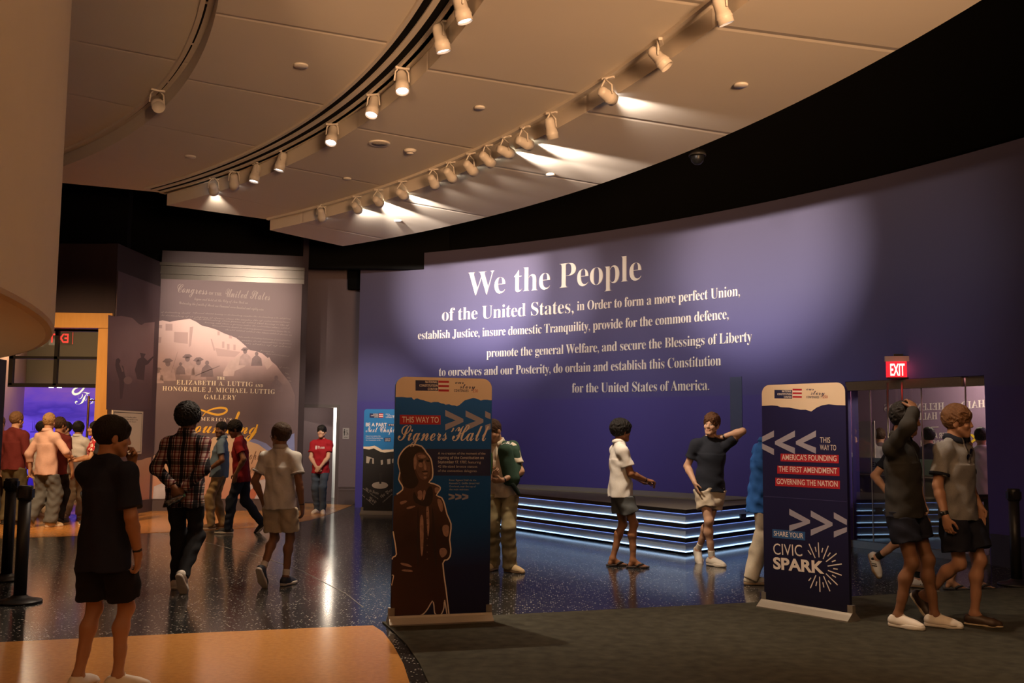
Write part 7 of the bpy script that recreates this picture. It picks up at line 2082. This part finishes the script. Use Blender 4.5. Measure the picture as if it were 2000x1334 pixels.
person('person in a dark maroon t-shirt and black trousers, half behind the pink shirt', (106, 1021), 8, 1.78, 'tan', H_brn(top=.030, side=.018, amp=.007), tee(F_('maroon_tee', (.115, .018, .018))), trous(F_('black_jeans', (.014, .014, .016))), sneak(mat('shoe_black', (.015, .015, .016), .6), DSOLE), h=.0095, head=(20, 0, 0), seed=49, group=G)
person('person with black hair and hand at mouth, face between maroon and white shirts', (121, 1003), 215, 1.72, 'light', H_blk(top=.030, side=.022, fringe=.04), tee(F_('coal_tee', (.02, .02, .024))), trous(F_('coal_trousers', (.03, .03, .034))), sneak(), R=arm((.06, .20, 1.42), (1, .2, -.8), (-.2, -.2, .9), (-.2, -.9, 0), .8), h=.010, seed=51, group=G)
person('person in a white polo, beige trousers and white trainers seen from behind at the doorway', (144, 1011), 4, 1.72, 'tan', H_blk(top=.036, side=.028, nape=-.075, amp=.003, freq=70), polo(F_('bright_polo', (.66, .66, .66)), hem=-.12, fit=.022), trous(F_('beige_trousers', (.46, .38, .27)), fit=.026, knee=.088, ankle=.082, fold=.008), sneak(),
       R=arm((.22, .26, 1.05), (.9, -.6, -.3), (.1, .9, .1), (-.6, 0, -.8), .5), legs=(leg((.13, -.02, .085), 8), leg((-.12, -.06, .085), -26)), h=.0085, seed=53, group=G)
person('person in a red and white flowered shirt by the wooden door jamb, facing left', (178, 1024), 244, 1.72, 'olive', H_blk(top=.022, side=.010), polo(floral('floral'), hem=-.10), trous(F_('blue_jeans', (.055, .075, .11))), sneak(mat('shoe_black', (.015, .015, .016), .6), WSOLE),
       L=arm((-.12, .28, 1.08), (-.8, -.6, -.3), (.3, .9, .1), (.5, 0, -.8), .5), R=arm((.10, .28, 1.10), (.8, -.6, -.3), (-.3, .9, .1), (-.5, 0, -.8), .5), h=.0085, seed=55, group=G)
person('person in a black top with face half hidden behind the near navy t-shirt', (203, 1026), 300, 1.70, 'tan', H_brn(top=.022, side=.012), tee(F_('coal_tee', (.02, .02, .024))), trous(F_('coal_trousers', (.03, .03, .034))), sneak(), h=.010, head=(-70, 0, 0), seed=57, group=G)

# ------------------------------------------------------------------ things people carry
# water bottle in the plaid shirt's hands
a = PL['ARM'][1]; w = world(PL, a[3] + a[4] * .10)
BTL = glass_mat('bottle_plastic', (.88, .92, .92), .80, .05)
bt = empty('water_bottle', tuple(w), 0, 'clear plastic water bottle held behind the plaid shirt', 'bottle')
ax = Vector((.86, -.10, .42)).normalized(); q = ax.to_track_quat('Z', 'Y').to_matrix().to_4x4()
off = Matrix.Translation(Vector((0.0, -.035, -.02))) @ q @ Matrix.Translation((0, 0, -.12))
lathe('body', [(.001, .0), (.028, .0), (.031, .006), (.031, .05), (.029, .055), (.031, .06), (.031, .12), (.029, .125), (.031, .13), (.027, .16), (.013, .185), (.0125, .195)], BTL, bt, 20, off)
lathe('cap', [(.001, .212), (.0145, .211), (.0145, .195), (.001, .195)][::-1], mat('cap_green', (.10, .30, .22), .5), bt, 16, off)
# green sweatshirt over the cream polo's shoulder
I = JK; tp = I['tp']
S = Shape(); T = I['T']
sqf = (T @ np.array([0, 1, 0]), 1.9)
S.cone(tp(-.115, .118, .42), tp(-.15, .135, .13), .085, .100, .03, sq=sqf, cuts=[(tp(0, 0, .085), T @ _n((.25, 0, -1)))])
S.cone(tp(-.085, .0, .515), tp(-.175, .0, .465), .052, .056, .04)
S.cone(tp(-.115, .105, .46), tp(-.13, -.10, .47), .065, .065, .04)
S.cone(tp(-.205, .02, .43), tp(-.215, .06, .20), .052, .046, .04)
S.cone(tp(-.13, -.125, .45), tp(-.15, -.13, .18), .09, .09, .03, sq=sqf)
S.disp = folds(.006, 38, 77)
V, F = mesh_shape(S, .0065)
o = put_mesh('draped_sweatshirt', V, F, F_('bottle_green', (.030, .062, .042)), None, I['sc'])
o.location = I['root'].location; o.rotation_euler = I['root'].rotation_euler
tag(o, 'dark green sweatshirt slung over the shoulder of the cream polo', 'sweatshirt')
bv = BVHTree.FromPolygons([v.co[:] for v in o.data.vertices], [tuple(p_.vertices) for p_ in o.data.polygons])
vs, fs, w_ = text_data('y&s', 'script'); out = []
fy = Vector(T @ _n((0, .8, .55)))
for v in vs:
    p_ = Vector(tp(-.075 - .11 * v[0] / w_, .02 + 0, .47 + v[1] * .10 + .02 * v[0] / w_)) * I['sc']
    hit = bv.ray_cast(p_ + fy * .5, -fy); out.append(hit[0] + fy * .004 if hit[0] is not None else p_ + fy * .1)
link('lettering', out, fs, MWP, o)
S = Shape(); S.cone(tp(-.17, .17, .06), tp(-.22, .16, -.05), .030, .024, .02, sq=(T @ np.array([0, 1, 0]), 1.6))
V, F = mesh_shape(S, .0065); put_mesh('hanging_cuff', V, F, F_('bottle_green_rib', (.014, .022, .018)), o, I['sc'])
# green leaf held up beside the statue banner
a = BH['ARM'][0]; w = world(BH, a[3] + a[4] * .09)
vs, fs = [], []
for i in range(13):
    t = i / 12; wd = .020 * math.sin(math.pi * min(1, t * .93 + .07)) ** .8 + .001
    c = Vector((.012 * t * t + .01, -.02, -.04 + .26 * t)); 
    vs += [c + Vector((-wd, .006, 0)), c + Vector((0, -.004, 0)), c + Vector((wd, .006, 0)), c + Vector((0, .004, 0))]
    if i:
        b = 4 * i - 4; e_ = 4 * i
        for k in range(4): fs.append((b + k, b + (k + 1) % 4, e_ + (k + 1) % 4, e_ + k))
lf = link('leaf', vs, fs, mat('leaf_green', (.075, .16, .025), .5, noise=(40, .3)), None, True); lf.location = tuple(w)
tag(lf, 'long green leaf held up beside the edge of the statue banner', 'leaf')
# lanyard strap in the hand of the striped-trainer wearer
a = ADI['ARM'][0]; w = world(ADI, a[3] + a[4] * .07)
V, Fa = merge([tube_data([(0, -.03, 0), (.012, -.035, -.10), (.006, -.03, -.24), (.010, -.03, -.30)], .010, 6), tube_data([(0, -.03, 0), (-.015, -.04, -.08), (-.004, -.035, -.20), (.004, -.03, -.27)], .009, 6)])
ly = link('lanyard', V, Fa, F_('lanyard_white', (.62, .56, .46)), None, True); ly.location = tuple(w)
tag(ly, 'white fabric lanyard dangling from a hand beside the black pullover', 'lanyard')
# sunglasses on the grey polo
I = GP; tp = I['tp']
bv = BVHTree.FromPolygons([v.co[:] for v in I['shirt'].data.vertices], [tuple(p_.vertices) for p_ in I['shirt'].data.polygons])
fy = Vector(I['T'] @ np.array([0, 1, 0])); c0 = Vector(tp(0.0, 0, .43)) * I['sc']
hit = bv.ray_cast(c0 + fy * .5, -fy)
gp_ = (hit[0] if hit[0] is not None else c0 + fy * .14) + fy * .012
rx_ = Vector(I['T'] @ _n((.72, 0, -.7))); uz_ = fy.cross(rx_)
sg = empty('sunglasses', (0, 0, 0), 0, 'dark sunglasses hooked into the neck of the grey polo', 'sunglasses')
sg.location = I['root'].location; sg.rotation_euler = I['root'].rotation_euler
for sx in (-1, 1):
    vv = []
    for d_ in (0, .004):
        for k in range(14):
            t = 2 * math.pi * k / 14
            vv.append(gp_ + rx_ * (sx * .034 + .028 * math.cos(t)) + uz_ * (.021 * math.sin(t) * (1.1 if math.sin(t) < 0 else .8)) + fy * d_)
    link('lens', vv, [tuple(range(14))[::-1], tuple(range(14, 28))] + [(k, (k + 1) % 14, 14 + (k + 1) % 14, 14 + k) for k in range(14)], mat('dark_lens', (.006, .006, .007), .08), sg)
V, Fa = merge([tube_data([gp_ - rx_ * .063 + uz_ * .014 + fy * .003, gp_ + uz_ * .010 + fy * .005, gp_ + rx_ * .063 + uz_ * .014 + fy * .003], .0035, 6), tube_data([gp_ - rx_ * .062 + uz_ * .014, gp_ - rx_ * .02 + uz_ * .05 - fy * .006], .003, 6)])
link('frame', V, Fa, BLKBAND, sg, True)
